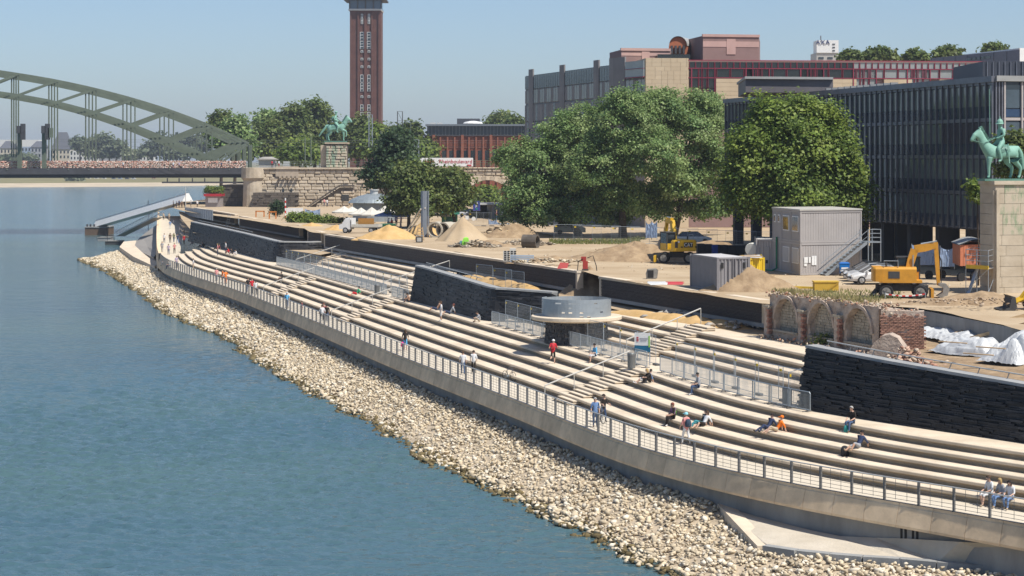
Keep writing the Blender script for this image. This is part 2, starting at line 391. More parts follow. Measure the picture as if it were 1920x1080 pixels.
# ---- lower plaza strip behind the top step
mb = MB(); ss = np.linspace(sy(345), S_near, 140)
wall_y = [P(448, 427, 4), P(565, 447, 4), P(600, 466, 4), P(1080, 549, 4), P(1125, 562, 4), P(1430, 614, 4), P(1760, 668, 4), P(2200, 740, 4)]
WL = Curve([q[:2] for q in wall_y])
rows = [[(*EC.off(s, oU4(s) + 1.8), 9*R_ - .006) for s in ss], [(*EC.off(s, oU4(s) + 12 if s < sy(140) else oU4(s) + 8.5), 9*R_ - .006) for s in ss]]
mb.grid(rows); fl = [P(362, 436, 3.77), P(420, 444, 3.77), P(500, 462, 3.77), P(600, 478, 3.77), P(640, 470, 3.77), P(560, 441, 3.77), P(448, 421, 3.77), P(365, 402, 3.77), P(335, 396, 3.77), P(340, 410, 3.77)]; mb.add([tuple(q) for q in fl], [tuple(range(len(fl)))]); mb.build('upper_walk', M_dirt, kind='structure', label='strip of bare earth behind the top step')

# ---- stairs set into the flights, each with its handrail
def stair(s0, wd, tiers, zbase, label, rlabel):
    o0 = tiers[0](s0); c = EC.off(s0, o0)
    t = thing('stair', (*c, zbase * R_), label, 'stairs', 'stairs cut through the seating steps')
    for k, o in enumerate(tiers):
        zb = (zbase + k) * R_; dp = (tiers[min(k+1, len(tiers)-1)](s0) - tiers[max(0, min(k, len(tiers)-2))](s0)) / 3
        dp = max(.28, min(.5, dp))
        for j in (1, 2):
            f = o(s0) - dp * (3 - j) - .03; z = zb + R_ * j / 3
            mb = MB(); q = [EC.off(s0, f), EC.off(s0 + wd, f), EC.off(s0 + wd, o(s0) + .25), EC.off(s0, o(s0) + .25)]
            q2 = [EC.off(s0+.04, f + .08), EC.off(s0 + wd-.04, f + .08), EC.off(s0 + wd-.04, o(s0) + .2), EC.off(s0+.04, o(s0) + .2)]
            mb.prism(q, z - .07, z); mb.prism(q2, zb - .02, z - .0705, 1)
            mb.build('tread', [M_conc, M_riser], t)
    r = MB(); sr = s0 - .25; A = V3((*EC.off(sr, tiers[0](s0) - 1.2), zbase * R_)); B = V3((*EC.off(sr, tiers[-1](s0) + .5), (zbase + len(tiers)) * R_))
    hr = thing('stair_handrail', tuple(A), rlabel, 'handrail', 'handrails of the stairs')
    MB().tube(A + V3((0, 0, .95)), B + V3((0, 0, .95)), .05, n=8).build('rail', M_rail, hr)
    for q in (0, .34, .68, 1.0):
        p = A.lerp(B, q); zf = p.z
        MB().tube((p.x, p.y, zf - .45), (p.x, p.y, zf + .94), .03, n=6).build('post', M_rail, hr)
def s_at(x, y, z): return EC.near(P(x, y, z))[0]
FLIGHT = [(LOWER, 0, s_at(480, 552, 0), 'lower stair', 'near the farthest bastion'), (UPPER + [plus(UPPER[3], 1.2)], 5, s_at(575, 500, 2.1), 'upper stair', 'beside the farthest bastion'),
          (LOWER, 0, s_at(628, 600, 0), 'lower stair', 'below the middle bastion'), (UPPER + [plus(UPPER[3], 1.2)], 5, s_at(735, 545, 2.1), 'upper stair', 'against the middle bastion'),
          (LOWER, 0, s_at(1040, 750, 0), 'lower stair', 'below the notice board'), (UPPER + [plus(UPPER[3], 1.2)], 5, s_at(1192, 662, 2.1), 'upper stair', 'right of the round lookout')]
for tiers, zb, s, a, b in FLIGHT:
    stair(s, 3.0 if s > sy(200) else 3.6, tiers, zb, f'{a} of narrow concrete treads {b}', f'slanting pale steel handrail on the {a} {b}')

# ================================================================= quay wall and railing
quay = thing('quay_wall', (*EC.at(sy(110)), -2.4), 'curved quay wall with slanting beige panels over grey concrete', 'wall')
sweep(sy(313), S_near, [(.12, -1.05), (.12, -3.2)], mb=(wb := MB())); wb.build('base_wall', M_grey, quay)
n = 0; s = sy(313)
while s < S_near - 2:
    e = s + 1.95; mb = MB()
    def sec(q): return [(*EC.off(q, .02), -.003), (*EC.off(q, -.20), -.003), (*EC.off(q, -.20), -.14), (*EC.off(q, -.25), -.17), (*EC.off(q, -.46), -1.0), (*EC.off(q, -.44), -1.12), (*EC.off(q, .14), -1.12)]
    mb.rings([sec(s + .012), sec((s + e) / 2), sec(e - .012)]); mb.build('panel', M_panel, quay); s = e
# dark painted legs on the wall foot
for x, h_ in ((1690, .85), (1732, .8)):
    q0 = s_at(x, 1000, -1.5); mb = MB()
    for k, (dx, w_) in enumerate(((0, .14), (.24, .15))): mb.grid([[(*EC.off(q0 + dx + j*w_, .112 - k*.002), z) for j in (0, 1)] for z in (-1.13, -1.13 - h_*.6, -1.13 - h_)])
    mb.build('painted_legs', M_black, quay)
# metal edging strip beside the posts
sweep(sy(313), S_near, [(-.21, .01), (-.02, .012)], mb=(wb := MB())); wb.build('edging_strip', M_post, quay)

rail = thing('quay_railing', (*EC.at(sy(110)), 0), 'grey steel railing with mesh infill along the promenade edge', 'railing')
post = MB(); post.box(-.035, .035, -.07, .07, 0, 1.06); post_me = post.mesh('post', M_post)
s = sy(312); ps = []
while s < S_near: ps.append(s); s += 2.0
for s in ps:
    a = EC.off(s, -.08); t = EC.tan(s); inst('post', post_me, rail, (*a, 0), (0, 0, math.atan2(t[1], t[0])))
tr = MB(); tr.path([(*EC.off(s, -.08), 1.08) for s in np.linspace(ps[0], ps[-1], 260)], .035, 6); tr.build('handrail', M_rail, rail)
for z in (.14, .32, .50, .68, .86): 
    tr = MB(); tr.path([(*EC.off(s, -.10), z) for s in np.linspace(ps[0], ps[-1], 200)], .011, 4, cap=False); tr.build('wire', M_post, rail)
bars = MB()
for a in ps[:-1]:
    for q in (.667, 1.333): p = EC.off(a + q, -.10); bars.bar((*p, .1), (*p, 1.04), .018)
bars.build('upright_bars', M_post, rail, kind='stuff')
# plain parapet from the bend on to the landing stage
par = MB(); pa = np.linspace(1, sy(313), 40)
par.grid([[(*EC.off(q, -.5), -3.4) for q in pa], [(*EC.off(q, -.25), zprom(q) + .95) for q in pa], [(*EC.off(q, .12), zprom(q) + .95) for q in pa], [(*EC.off(q, .12), zprom(q) - .3) for q in pa]])
par.build('quay_parapet', M_panel, label='straight concrete parapet leading to the landing stage', cat='wall')

# ================================================================= river and riprap
ZW = -3.6
shore_px = [(153, 487), (185, 502), (215, 517), (250, 541), (285, 568), (320, 590), (370, 613), (425, 637), (470, 668), (520, 697), (590, 741), (650, 777), (700, 800), (770, 843), (840, 882), (905, 908), (960, 935), (1010, 962), (1070, 985), (1120, 1012), (1165, 1035), (1240, 1072), (1330, 1110), (1500, 1160), (1900, 1260)]
foot = [(*EC.off(s, -.1), -1.8) for s in np.linspace(sy(311), s_at(1349, 948, -2.1), 60)]
foot_px2 = [(1375, 975), (1400, 1000), (1418, 1018), (1450, 1028), (1500, 1037), (1560, 1044), (1620, 1050), (1690, 1056), (1760, 1062), (1930, 1077), (2150, 1096), (2400, 1124)]
foot = [tuple(P(225, 468, -2.3)), tuple(P(255, 487, -2.3))] + foot + [tuple(P(x, y, -2.35)) for x, y in foot_px2]
foot = resample(np.array(foot), .5); shore = resample(chaikin([tuple(P(x, y, ZW)) for x, y in shore_px], 1), .5)
NT = 400
def along(c, n): i = np.linspace(0, len(c) - 1, n); return np.stack([np.interp(i, np.arange(len(c)), c[:, k]) for k in range(3)], 1)
FA, SA = along(foot, NT), along(shore, NT)
key = lambda c: np.r_[0, np.cumsum(np.linalg.norm(np.diff(c[:, :2], axis=0), axis=1) / (c[:-1, 1]))]
ks = key(SA); kf = key(FA); ks /= ks[-1]; kf /= kf[-1]; kk = np.linspace(0, 1, NT)
FA = np.stack([np.interp(kk, kf, FA[:, i]) for i in range(3)], 1); SA = np.stack([np.interp(kk, ks, SA[:, i]) for i in range(3)], 1)
slope = SA - FA; rows = []
for q in (0, .33, .66, 1.0, 1.5): rows.append([tuple(p) for p in FA + slope * q - np.array([0, 0, .20])])
bank = MB(); bank.grid(rows)
M_stone = vmat('riprap_stone', 0.9, bump=0.3, bscale=8)
M_bank = mat('stone_grit', (0.40, 0.325, 0.23), 0.95, 0.3, 1.5, bump=1, bscale=4)
bank_o = bank.build('riverbank', M_bank, kind='structure', label='sloping bank under the pale riprap stones')
ico_v = []; g = (1 + 5**.5) / 2
for a in (-1, 1):
    for b in (-g, g): ico_v += [(0, a, b), (a, b, 0), (b, 0, a)]
ico_v = np.array(ico_v) / np.linalg.norm((1, g))
ico_f = [(i, j, k) for i in range(12) for j in range(i+1, 12) for k in range(j+1, 12) if all(np.linalg.norm(ico_v[p]-ico_v[q]) < 1.1 for p, q in ((i,j),(j,k),(i,k)))]
ico_f = np.array([f if np.dot(np.cross(ico_v[f[1]]-ico_v[f[0]], ico_v[f[2]]-ico_v[f[0]]), ico_v[f[0]]) > 0 else (f[0], f[2], f[1]) for f in ico_f])
def rock(r):                                        # broken angular block: flattened, with a few faces sheared off
    v = ico_v * r.uniform(.8, 1.15, (12, 1)) * np.array([1.12, r.uniform(.6, .95), r.uniform(.42, .75)])
    for _ in range(6):
        n = r.normal(size=3); n /= np.linalg.norm(n); d = r.uniform(.26, .48); h = v @ n; v = v - np.outer(np.maximum(0, h - d), n)
    return v
ROCKS = [rock(rng) for _ in range(24)]
def rotm(r):
    q = r.normal(size=4); q /= np.linalg.norm(q); a, b, c, d = q
    return np.array([[1-2*(c*c+d*d), 2*(b*c-a*d), 2*(b*d+a*c)], [2*(b*c+a*d), 1-2*(b*b+d*d), 2*(c*d-a*b)], [2*(b*d-a*c), 2*(c*d+a*b), 1-2*(b*b+c*c)]])
def rotm_small(r):
    a, b, c = r.uniform(-.5, .5), r.uniform(-.5, .5), r.uniform(0, 6.28)
    return np.array(Matrix.Rotation(c, 3, 'Z') @ Matrix.Rotation(a, 3, 'X') @ Matrix.Rotation(b, 3, 'Y'))
def stone_tone(q, r, zz):
    base = np.array([0.56, 0.465, 0.325]) * r.uniform(.74, 1.14); 
    if r.random() < .22: base = np.array([0.66, 0.59, 0.47]) * r.uniform(.9, 1.12)
    if r.random() < .10: base *= .72
    wet = ZW + .10 + r.uniform(-.12, .22)
    if zz < wet: base = base * np.array([.22, .20, .13]) * r.uniform(.7, 1.6)
    return base
st = []
dS = np.linalg.norm(np.diff(SA[:, :2], axis=0), axis=1); W = np.linalg.norm(slope[:-1], axis=1); ar = (dS + np.linalg.norm(np.diff(FA[:, :2], axis=0), axis=1)) / 2 * W
for i in range(NT - 1):
    Yc = (FA[i, 1] + SA[i, 1]) / 2
    if Yc < 62: continue
    size = .172 if Yc < 190 else .235
    cnt = rng.poisson(min(ar[i], 60) / (size * size * 1.75))
    for _ in range(cnt):
        u = rng.random(); q = rng.uniform(-.02, 1.12); a = FA[i] * (1-u) + FA[i+1] * u; b = SA[i] * (1-u) + SA[i+1] * u
        p = a + (b - a) * q; r_ = size * rng.choice([.6, .8, 1.0, 1.25, 1.7], p=[.25, .26, .24, .15, .10]) * (1.25 if q > .85 else 1)
        p = p + np.array([0, 0, -.10 + rng.uniform(-.06, .06) + .22 * math.sin(p[0]*.7) * math.sin(p[1]*.31) * q + (.12 if q > .9 else 0)])
        st.append((p, r_, q))
st.sort(key=lambda a: a[0][1] / a[1])
for p, r_, q in st[:300]:
    R = rotm_small(rng); v = (ROCKS[rng.integers(24)] @ R.T) * r_
    me = npmesh('stone', v, ico_f, M_stone, tone=np.tile(stone_tone(q, rng, p[2]), (20, 1)))
    place_mesh('stone', me, bank_o, tuple(p))
rest = st[300:]; V = np.empty((len(rest)*12, 3), np.float32); Tn = np.empty((len(rest)*20, 3), np.float32)
for i, (p, r_, q) in enumerate(rest):
    V[i*12:i*12+12] = (ROCKS[rng.integers(24)] @ rotm_small(rng).T) * r_ + p - np.array(bank_o.location); Tn[i*20:i*20+20] = stone_tone(q, rng, p[2])
Fc = (ico_f[None] + (np.arange(len(rest))*12)[:, None, None]).reshape(-1, 3)
place_mesh('stone_fill', npmesh('stone_fill', V, Fc, M_stone, Tn), bank_o, tuple(bank_o.location), kind='stuff')
print('riprap', len(st))

# paved ramp at the near end of the riprap
wf = [(1349, 948, -2.0), (1400, 963, -2.05), (1453, 977, -2.1), (1520, 994, -2.12), (1574, 1005, -2.1), (1640, 1008, -1.9), (1703, 1010, -1.65), (1800, 1016, -1.3), (1920, 1023, -1.0), (2150, 1045, -.8)]
kb = [(1400, 1000), (1440, 1022), (1500, 1031), (1560, 1037), (1620, 1042), (1690, 1046), (1760, 1052), (1840, 1058), (1930, 1066), (2160, 1086)]
mb = MB(); top = [P(*q) for q in wf]; low = [P(x, y, -2.3) for i, (x, y) in enumerate(kb)]
mb.grid([[tuple(p) for p in top], [tuple(p) for p in low]]); mb.build('paved_ramp', M_paving, kind='structure', label='cobbled ramp below the quay wall')
kerb = thing('ramp_kerb', tuple(low[3]), 'grey concrete kerb edging the cobbled ramp above the stones', 'kerb')
for a, b in zip(low[1:-1], low[2:]):
    d = (b - a).normalized(); n = V3((d.y, -d.x, 0)) * -1
    if n.y > 0: n = -n
    MB().prism([(a + d*.01)[:2], (b - d*.01)[:2], (b - d*.01 + n*.5)[:2], (a + d*.01 + n*.5)[:2]], [a.z-.4, b.z-.4, b.z-.4, a.z-.4], [a.z+.05, b.z+.05, b.z+.05, a.z+.05]).build('kerb_stone', M_grey, kerb)
a, b = P(1345, 946, -1.97), P(1420, 1026, -2.4); d = (b-a).normalized(); mb = MB(); n = V3((1, .1, 0)) * .75
mb.prism([a[:2], b[:2], (b+n)[:2], (a+n)[:2]], [a.z-.5, b.z-.5, b.z-.5, a.z-.5], [a.z+.06, b.z+.06, b.z+.06, a.z+.06]); mb.build('kerb_strip', M_conc, kerb)

# water
WAVE = .06
m = mat('river_water', (0.020, 0.062, 0.075), 0.10, 0, spec=0.5); MATS['river_water'] = m
t = m.node_tree; N = t.nodes; Lk = t.links; b = N['Principled BSDF']; b.inputs['IOR'].default_value = 1.33
tc = N.new('ShaderNodeTexCoord'); hsum = None
for sc_, dist, strx in ((.95, .20, (1.0, 1.25, 1)), (.27, .3, (1.0, 1.4, 1)), (3.0, .07, (1.0, 1.2, 1))):
    mp = N.new('ShaderNodeMapping'); mp.inputs['Scale'].default_value = strx; mp.inputs['Rotation'].default_value = (0, 0, .25); Lk.new(tc.outputs['Object'], mp.inputs[0])
    nz = N.new('ShaderNodeTexNoise'); nz.inputs['Scale'].default_value = sc_; nz.inputs['Detail'].default_value = 4; Lk.new(mp.outputs[0], nz.inputs['Vector'])
    mu = N.new('ShaderNodeMath'); mu.operation = 'MULTIPLY'; mu.inputs[1].default_value = dist; Lk.new(nz.outputs['Fac'], mu.inputs[0])
    if hsum is None: hsum = mu.outputs[0]
    else:
        ad = N.new('ShaderNodeMath'); Lk.new(hsum, ad.inputs[0]); Lk.new(mu.outputs[0], ad.inputs[1]); hsum = ad.outputs[0]
bp = N.new('ShaderNodeBump'); bp.inputs['Strength'].default_value = 1.0; bp.inputs['Distance'].default_value = 1.0; Lk.new(hsum, bp.inputs['Height']); Lk.new(bp.outputs[0], b.inputs['Normal'])
mp = N.new('ShaderNodeMapping'); mp.inputs['Scale'].default_value = (.012, .03, 1); Lk.new(tc.outputs['Object'], mp.inputs[0])
nz = N.new('ShaderNodeTexNoise'); nz.inputs['Scale'].default_value = 1; nz.inputs['Detail'].default_value = 5; Lk.new(mp.outputs[0], nz.inputs['Vector'])
rp = N.new('ShaderNodeValToRGB'); rp.color_ramp.elements[0].position = .35; rp.color_ramp.elements[1].position = .65
rp.color_ramp.elements[0].color = (.050, .104, .130, 1); rp.color_ramp.elements[1].color = (.070, .126, .130, 1); Lk.new(nz.outputs['Fac'], rp.inputs[0]); Lk.new(rp.outputs[0], b.inputs['Base Color'])
# surface with real small waves, meshed finer where the river is near
ys = [55.0]
while ys[-1] < 2000: ys.append(ys[-1] + max(.17, .00125 * ys[-1] * (ys[-1] / 100) ** 1.5))
ys = np.array([-200.] + ys); xi = np.concatenate([[-14, -4, -1.5, -.6], np.linspace(-.30, .13, 470), [.3, .8, 3]])
YY, XI = np.meshgrid(ys, xi, indexing='ij'); XX = np.clip(XI * np.maximum(YY, 55), -2500, 400); ZZ = np.zeros_like(XX); dy = np.gradient(ys)[:, None]
rw_ = np.random.default_rng(12); gust = .75 + .45 * np.sin(XX*.05 + YY*.021) * np.sin(YY*.043 - XX*.03 + 1)
for _ in range(56):
    lam = .55 * 3.6 ** rw_.random(); a = rw_.normal(1.35, .62); k = 2*math.pi/lam
    ZZ += WAVE * lam / 6.28 * np.clip(lam / (2.0 * dy) - .8, 0, 1) * np.sin(k * (XX * math.cos(a) + YY * math.sin(a)) + rw_.uniform(0, 6.28) + 1.4 * np.sin(XX*.11*rw_.random() + YY*.09*rw_.random()))
ZZ *= gust; nr, nc = XX.shape; id_ = np.arange(nr*nc).reshape(nr, nc); Fq = np.stack([id_[:-1, :-1], id_[:-1, 1:], id_[1:, 1:], id_[1:, :-1]], -1).reshape(-1, 4)
place_mesh('river', npmesh('river', np.stack([XX, YY, ZZ], -1).reshape(-1, 3), Fq, m, smooth=True), None, (0, 0, ZW), kind='structure', label='blue green river water with small ripples')
# ================================================================= building site: ground, walls, heaps
def hnoise(x, y, s, seed=0):
    from mathutils import noise
    return noise.noise(V3((x * s, y * s, seed * 7.3)))
gb_px = [(340, 384), (365, 393.5), (437, 408.5), (450, 410.5), (566, 429), (577, 434.5), (615, 438), (1085, 508), (1122, 519), (1432, 571), (1500, 570), (1600, 570), (1706, 576), (1790, 592), (1868, 608), (1925, 625), (2100, 660), (2400, 720)]
gb = resample(np.array([tuple(P(x, y, 5.95)) for x, y in gb_px]), 2.0)
gb = np.vstack([[(-150, 2600, 4)], [(-95, 700, 4)], [(-88, 500, 4)], gb])
offs = [.35, 1, 2, 3.5, 5.5, 8, 11, 15, 20, 26, 34, 44, 58, 80, 120, 200, 600]
def gz(x, y):
    z = float(np.interp(y, [330, 380, 470, 600], [5.95, 5.4, 4.0, 4.0])); return z + (.10 * hnoise(x, y, .15) + .05 * hnoise(x, y, .5, 2)) * (1 if y < 300 else .3)
rows = []
for o in offs: rows.append([(p[0] + o, p[1] + .12 * min(o, 60), gz(p[0] + o, p[1] + .12 * o) - (.02 if o < .5 else 0)) for p in gb])
MB().grid(rows).build('site_ground', M_dirt, kind='structure', label='bare trampled earth of the building site', smooth=True)

def frame_of(A, B):
    A = Vector(A); B = Vector(B); u = V3((B.x - A.x, B.y - A.y, 0)); L = u.length; u /= L; n = V3((u.y, -u.x, 0))
    return A, u, n, L                     # u along, n to the viewer's side when A is far and B is near
def plaza_wall(A, B, h, label, ends=True, slats=14):
    A, u, n, L = frame_of(A, B); zs = A.z; zslope = (B.z - A.z) / L; n = -n if n.x > 0 else n
    t = thing('plaza_wall', tuple((A + Vector(B)) / 2), label, 'wall', 'low dark panelled walls at the edge of the site')
    Z = V3((0, 0, 1)); th = .55; U = (u + Z * zslope).normalized(); LL = L / u.dot(U)
    def blk(a, b, z0, z1, d0, d1, name, m):
        mb = MB(); o = A + U * ((a + b) / 2) + Z * ((z0 + z1) / 2) + n * ((d0 + d1) / 2)
        mb.frame(o, U, n, Z, (b - a) / 2, (d1 - d0) / 2, (z1 - z0) / 2); return mb.build(name, m, t)
    blk(.42, LL - .42, .30, h - .22, -th, -.12, 'core', M_grey)
    blk(0, LL, 0, .28, -th - .05, .06, 'plinth', M_cap)
    blk(-.05, LL + .05, h - .2, h, -th - .1, .1, 'coping', M_conc)
    e = .4 if ends else .02
    blk(0, e, .285, h - .203, -th, .03, 'end_pillar', M_conc); blk(LL - e, LL, .285, h - .203, -th, .03, 'end_pillar', M_conc)
    dz = (h - .52) / slats
    for k in range(slats):                                  # dark stone slats
        a, b = e + .02, LL - e - .02
        blk(a, b, .29 + k * dz, .29 + (k + 1) * dz - .025, -.12, -.03 + (.035 if k % 3 == 1 else 0) + (.02 if k % 2 else 0), 'slat', M_dpanel)
    return t
plaza_wall(P(365, 407, 4.0).xyz, P(441, 422, 4.0).xyz, 1.95, 'dark panelled wall by the landing stage with a ladder leaning on it', slats=8)
plaza_wall(P(449, 426, 4.0), P(562, 446.5, 4.0), 1.95, 'dark panelled wall behind the farthest bastion with a pale end pillar', slats=8)
plaza_wall(P(577, 455, 4.0), P(603, 461.5, 4.0), 1.95, 'very short dark panelled wall stub beside the sloping wall end', slats=6)
plaza_wall(P(608, 466, 4.0), P(1083, 549, 4.0), 1.95, 'longest dark panelled wall with a mesh fence before it')
plaza_wall(P(1124, 561, 4.0), P(1434, 614.5, 4.0), 1.95, 'dark panelled wall ending at the ruined brick arches')

def heap(px, z, rx, ry, h, label, m, name='earth_heap', seed=1, rough=.25, peak=1.6, group=None, flat=0.0):
    c = P(px[0], px[1], z); mb = MB(); K, N = 14, 40; rows = []
    for k in range(K + 1):
        q = k / K; ring = []
        for j in range(N):
            a = 2 * math.pi * j / N; w = 1 + .22 * hnoise(math.cos(a) * 2, math.sin(a) * 2, 1.0, seed); x = c.x + rx * q * w * math.cos(a); y = c.y + ry * q * w * math.sin(a)
            p = max(0, 1 - max(0, q - flat) / (1 - flat)); zz = h * (p ** (1 / peak) if peak > 1 else p) if peak != 1.0 else h * p
            zz = h * p * (.55 + .45 * p ** .3) if peak == 1.6 else zz
            zz += rough * h * (hnoise(x, y, 1.2, seed) * .5 + hnoise(x, y, 3.1, seed) * .25) * min(1, 2.5 * (1 - q))
            ring.append((x, y, z - .12 + zz))
        rows.append(ring)
    mb.rings(rows, cap=False); return mb.build(name, m, label=label, cat='heap', smooth=True, group=group)
heap((868, 452), 5.9, 3.4, 3.0, 3.2, 'tall pointed heap of brown earth beside the concrete pipes', M_dirt, seed=3, peak=1.0, rough=.08)
heap((1190, 488), 5.9, 8.0, 4.5, 2.0, 'wide mound of fresh brown earth left of the yellow excavator', M_earth, seed=4, rough=.35)
heap((1330, 478), 5.9, 9.0, 4.0, 1.6, 'long earth ridge behind the grey storage container', M_earth, seed=5, rough=.35)
heap((1106, 550), 3.8, 2.8, 3.4, 2.5, 'dark brown earth heap between the two long dark walls', M_earth, seed=6)
heap((1408, 546), 5.9, 4.4, 2.2, 2.1, 'heap of sandy earth against the grey storage container', M_earth, seed=7, rough=.2)
heap((1035, 491), 5.9, 4.6, 2.0, .7, 'low heap of mixed soil and stones behind the long dark wall', M_earth, seed=8, rough=.5)
heap((730, 448), 5.9, 4.6, 3.0, 2.0, 'sloping heap of yellow sand beside the green skip', M_sand, seed=9)
heap((795, 443), 5.9, 3.2, 3.0, 2.1, 'heap of yellow sand around the foot of the steel pylon', M_sand, seed=10)
heap((632, 432), 5.9, 2.2, 2.0, 1.0, 'small pointed sand heap before the flatbed truck', M_sand, seed=11, peak=1.0)
heap((585, 424), 5.9, 2.0, 2.0, .7, 'tiny sand heap behind the short wall stub', M_sand, seed=12, peak=1.0)
heap((915, 462), 5.9, 4.0, 3.2, .9, 'spread of broken paving slabs at the foot of the tall earth heap', M_earth, seed=13, rough=.6)
heap((965, 445), 5.9, 5.5, 4.0, 1.9, 'rubble mound before the blue site sheeting', M_earth, seed=14, rough=.5)
heap((1840, 570), 5.9, 6.5, 3.0, 1.0, 'spread of loose soil below the scaffold', M_earth, seed=15, rough=.4)
# ridge of orange sand along the top step
for (x0, x1, yy, lab) in ((640, 785, (463, 497), 'long ridge of orange sand along the top step before the middle bastion'), (860, 1010, (519, 545), 'orange sand piled on top of the middle bastion'), (1150, 1400, (585, 618), 'orange sand along the foot of the wall beside the ruin')):
    mb = MB(); rows = [[], [], [], [], []]
    for i in range(41):
        q = i / 40; x = x0 + (x1 - x0) * q; y = yy[0] + (yy[1] - yy[0]) * q; c = P(x, y, 9*R_); hh = .45 * (1 + .6 * hnoise(q * 12, x0, 1.0)) * min(1, 8 * q, 8 * (1 - q)); wd = 1.1 + .3 * hnoise(q * 9, 3, 1.0)
        for k, (o, zf) in enumerate(((-1, 0), (-.5, .75), (0, 1.0), (.5, .8), (1, 0))): rows[k].append((c.x + o * wd, c.y + o * .3, c.z - .03 + hh * zf))
    mb.grid(rows[::-1]); mb.build('sand_ridge', M_sand, label=lab, cat='sand', smooth=True)

def rubble(px, z, rx, ry, h, n, size, label, tones, flat=.4, seed=1, parent=None):
    r = np.random.default_rng(seed); c = P(px[0], px[1], z); V = []; T = []
    for i in range(n):
        a = r.uniform(0, 6.28); q = r.random() ** .6; zz = h * (1 - q) * r.uniform(.4, 1)
        v = (ROCKS[r.integers(24)] * np.array([1, 1, flat])) @ rotm_small(r).T * size * r.uniform(.4, 1.5)
        V.append(v + np.array([c.x + rx * q * math.cos(a), c.y + ry * q * math.sin(a), z + zz])); T.append(np.tile(np.array(tones[r.integers(len(tones))]) * r.uniform(.8, 1.2), (20, 1)))
    Fc = (ico_f[None] + (np.arange(n)*12)[:, None, None]).reshape(-1, 3); off = np.array([c.x, c.y, z])
    return place_mesh('rubble', npmesh('rubble', np.vstack(V) - off, Fc, M_stone, np.vstack(T)), None, tuple(off), label=label, cat='rubble', kind='stuff')
greys = [(.34, .29, .22), (.22, .18, .14), (.42, .36, .27), (.16, .13, .10)]
rubble((890, 462), 6.0, 3.0, 2.4, .9, 170, .38, 'heap of broken dark paving slabs right of the tall earth heap', greys, .3, 2)
rubble((950, 440), 6.2, 3.6, 3.0, 1.7, 170, .5, 'heap of pale broken slabs before the blue site sheeting', [(.46, .36, .23), (.40, .30, .18), (.3, .23, .15)], .3, 3)
rubble((985, 458), 6.0, 3.6, 2.4, .9, 160, .36, 'spill of dark rubble beside the old pipe', greys, .3, 4)
rubble((1030, 491), 6.3, 4.0, 1.5, .4, 120, .28, 'scatter of stones on low soil behind the long wall', [(.5, .42, .3), (.36, .28, .19)], .6, 5)
rubble((1275, 592), 3.9, 3.2, 1.6, .4, 60, .42, 'grey boulders on the sand by the upper handrail', [(.34, .33, .31), (.45, .42, .37)], .7, 6)
rubble((1375, 612), 3.9, 3.6, 1.2, .4, 60, .3, 'grey stones at the foot of the wall near the ruin', [(.36, .33, .29), (.30, .25, .2)], .6, 7)
rubble((1850, 566), 6.4, 5.5, 2.2, .3, 120, .2, 'loose stones on the soil below the scaffold', [(.42, .32, .22), (.33, .24, .16)], .6, 8)

# ================================================================= ruined brick wall with three arches
RB = P(1440, 632, 3.8); RE = P(1652, 668, 3.8); RE = V3((RE.x, RE.y, 3.8))
ruin = thing('ruined_wall', tuple((RB + RE) / 2), 'ruined brick wall with three blind arches and a crumbling top', 'ruin')
A, u, n, L = frame_of(RB, RE); n = -n if n.y > 0 else n; Z = V3((0, 0, 1))
M_brick = mat('old_red_brick', (0.26, 0.105, 0.07), 0.95, 0.3, 3.0, bump=0.8, bscale=10, col2=(0.42, 0.25, 0.18), obj_rand=.25)
M_plaster = mat('weathered_plaster', (0.27, 0.20, 0.155), 0.95, 0.2, 1.4, bump=1.0, bscale=7, col2=(0.56, 0.46, 0.37), detail=10)
M_masonry = mat('pale_masonry', (0.30, 0.255, 0.195), 0.95, 0.2, 2.0, bump=0.8, bscale=9, col2=(0.42, 0.365, 0.28), obj_rand=.15)
HR = 3.05
def W(a, z, d=0.0): return A + u * a + Z * z + n * d
core = MB(); core.frame(W(L/2, HR/2 - .1, -1.1), u, n, Z, L/2, .6, HR/2 - .1); core.build('core', M_plaster, ruin)
nb = 3; bw = (L - .5) / nb
fr = MB(); tops = MB()
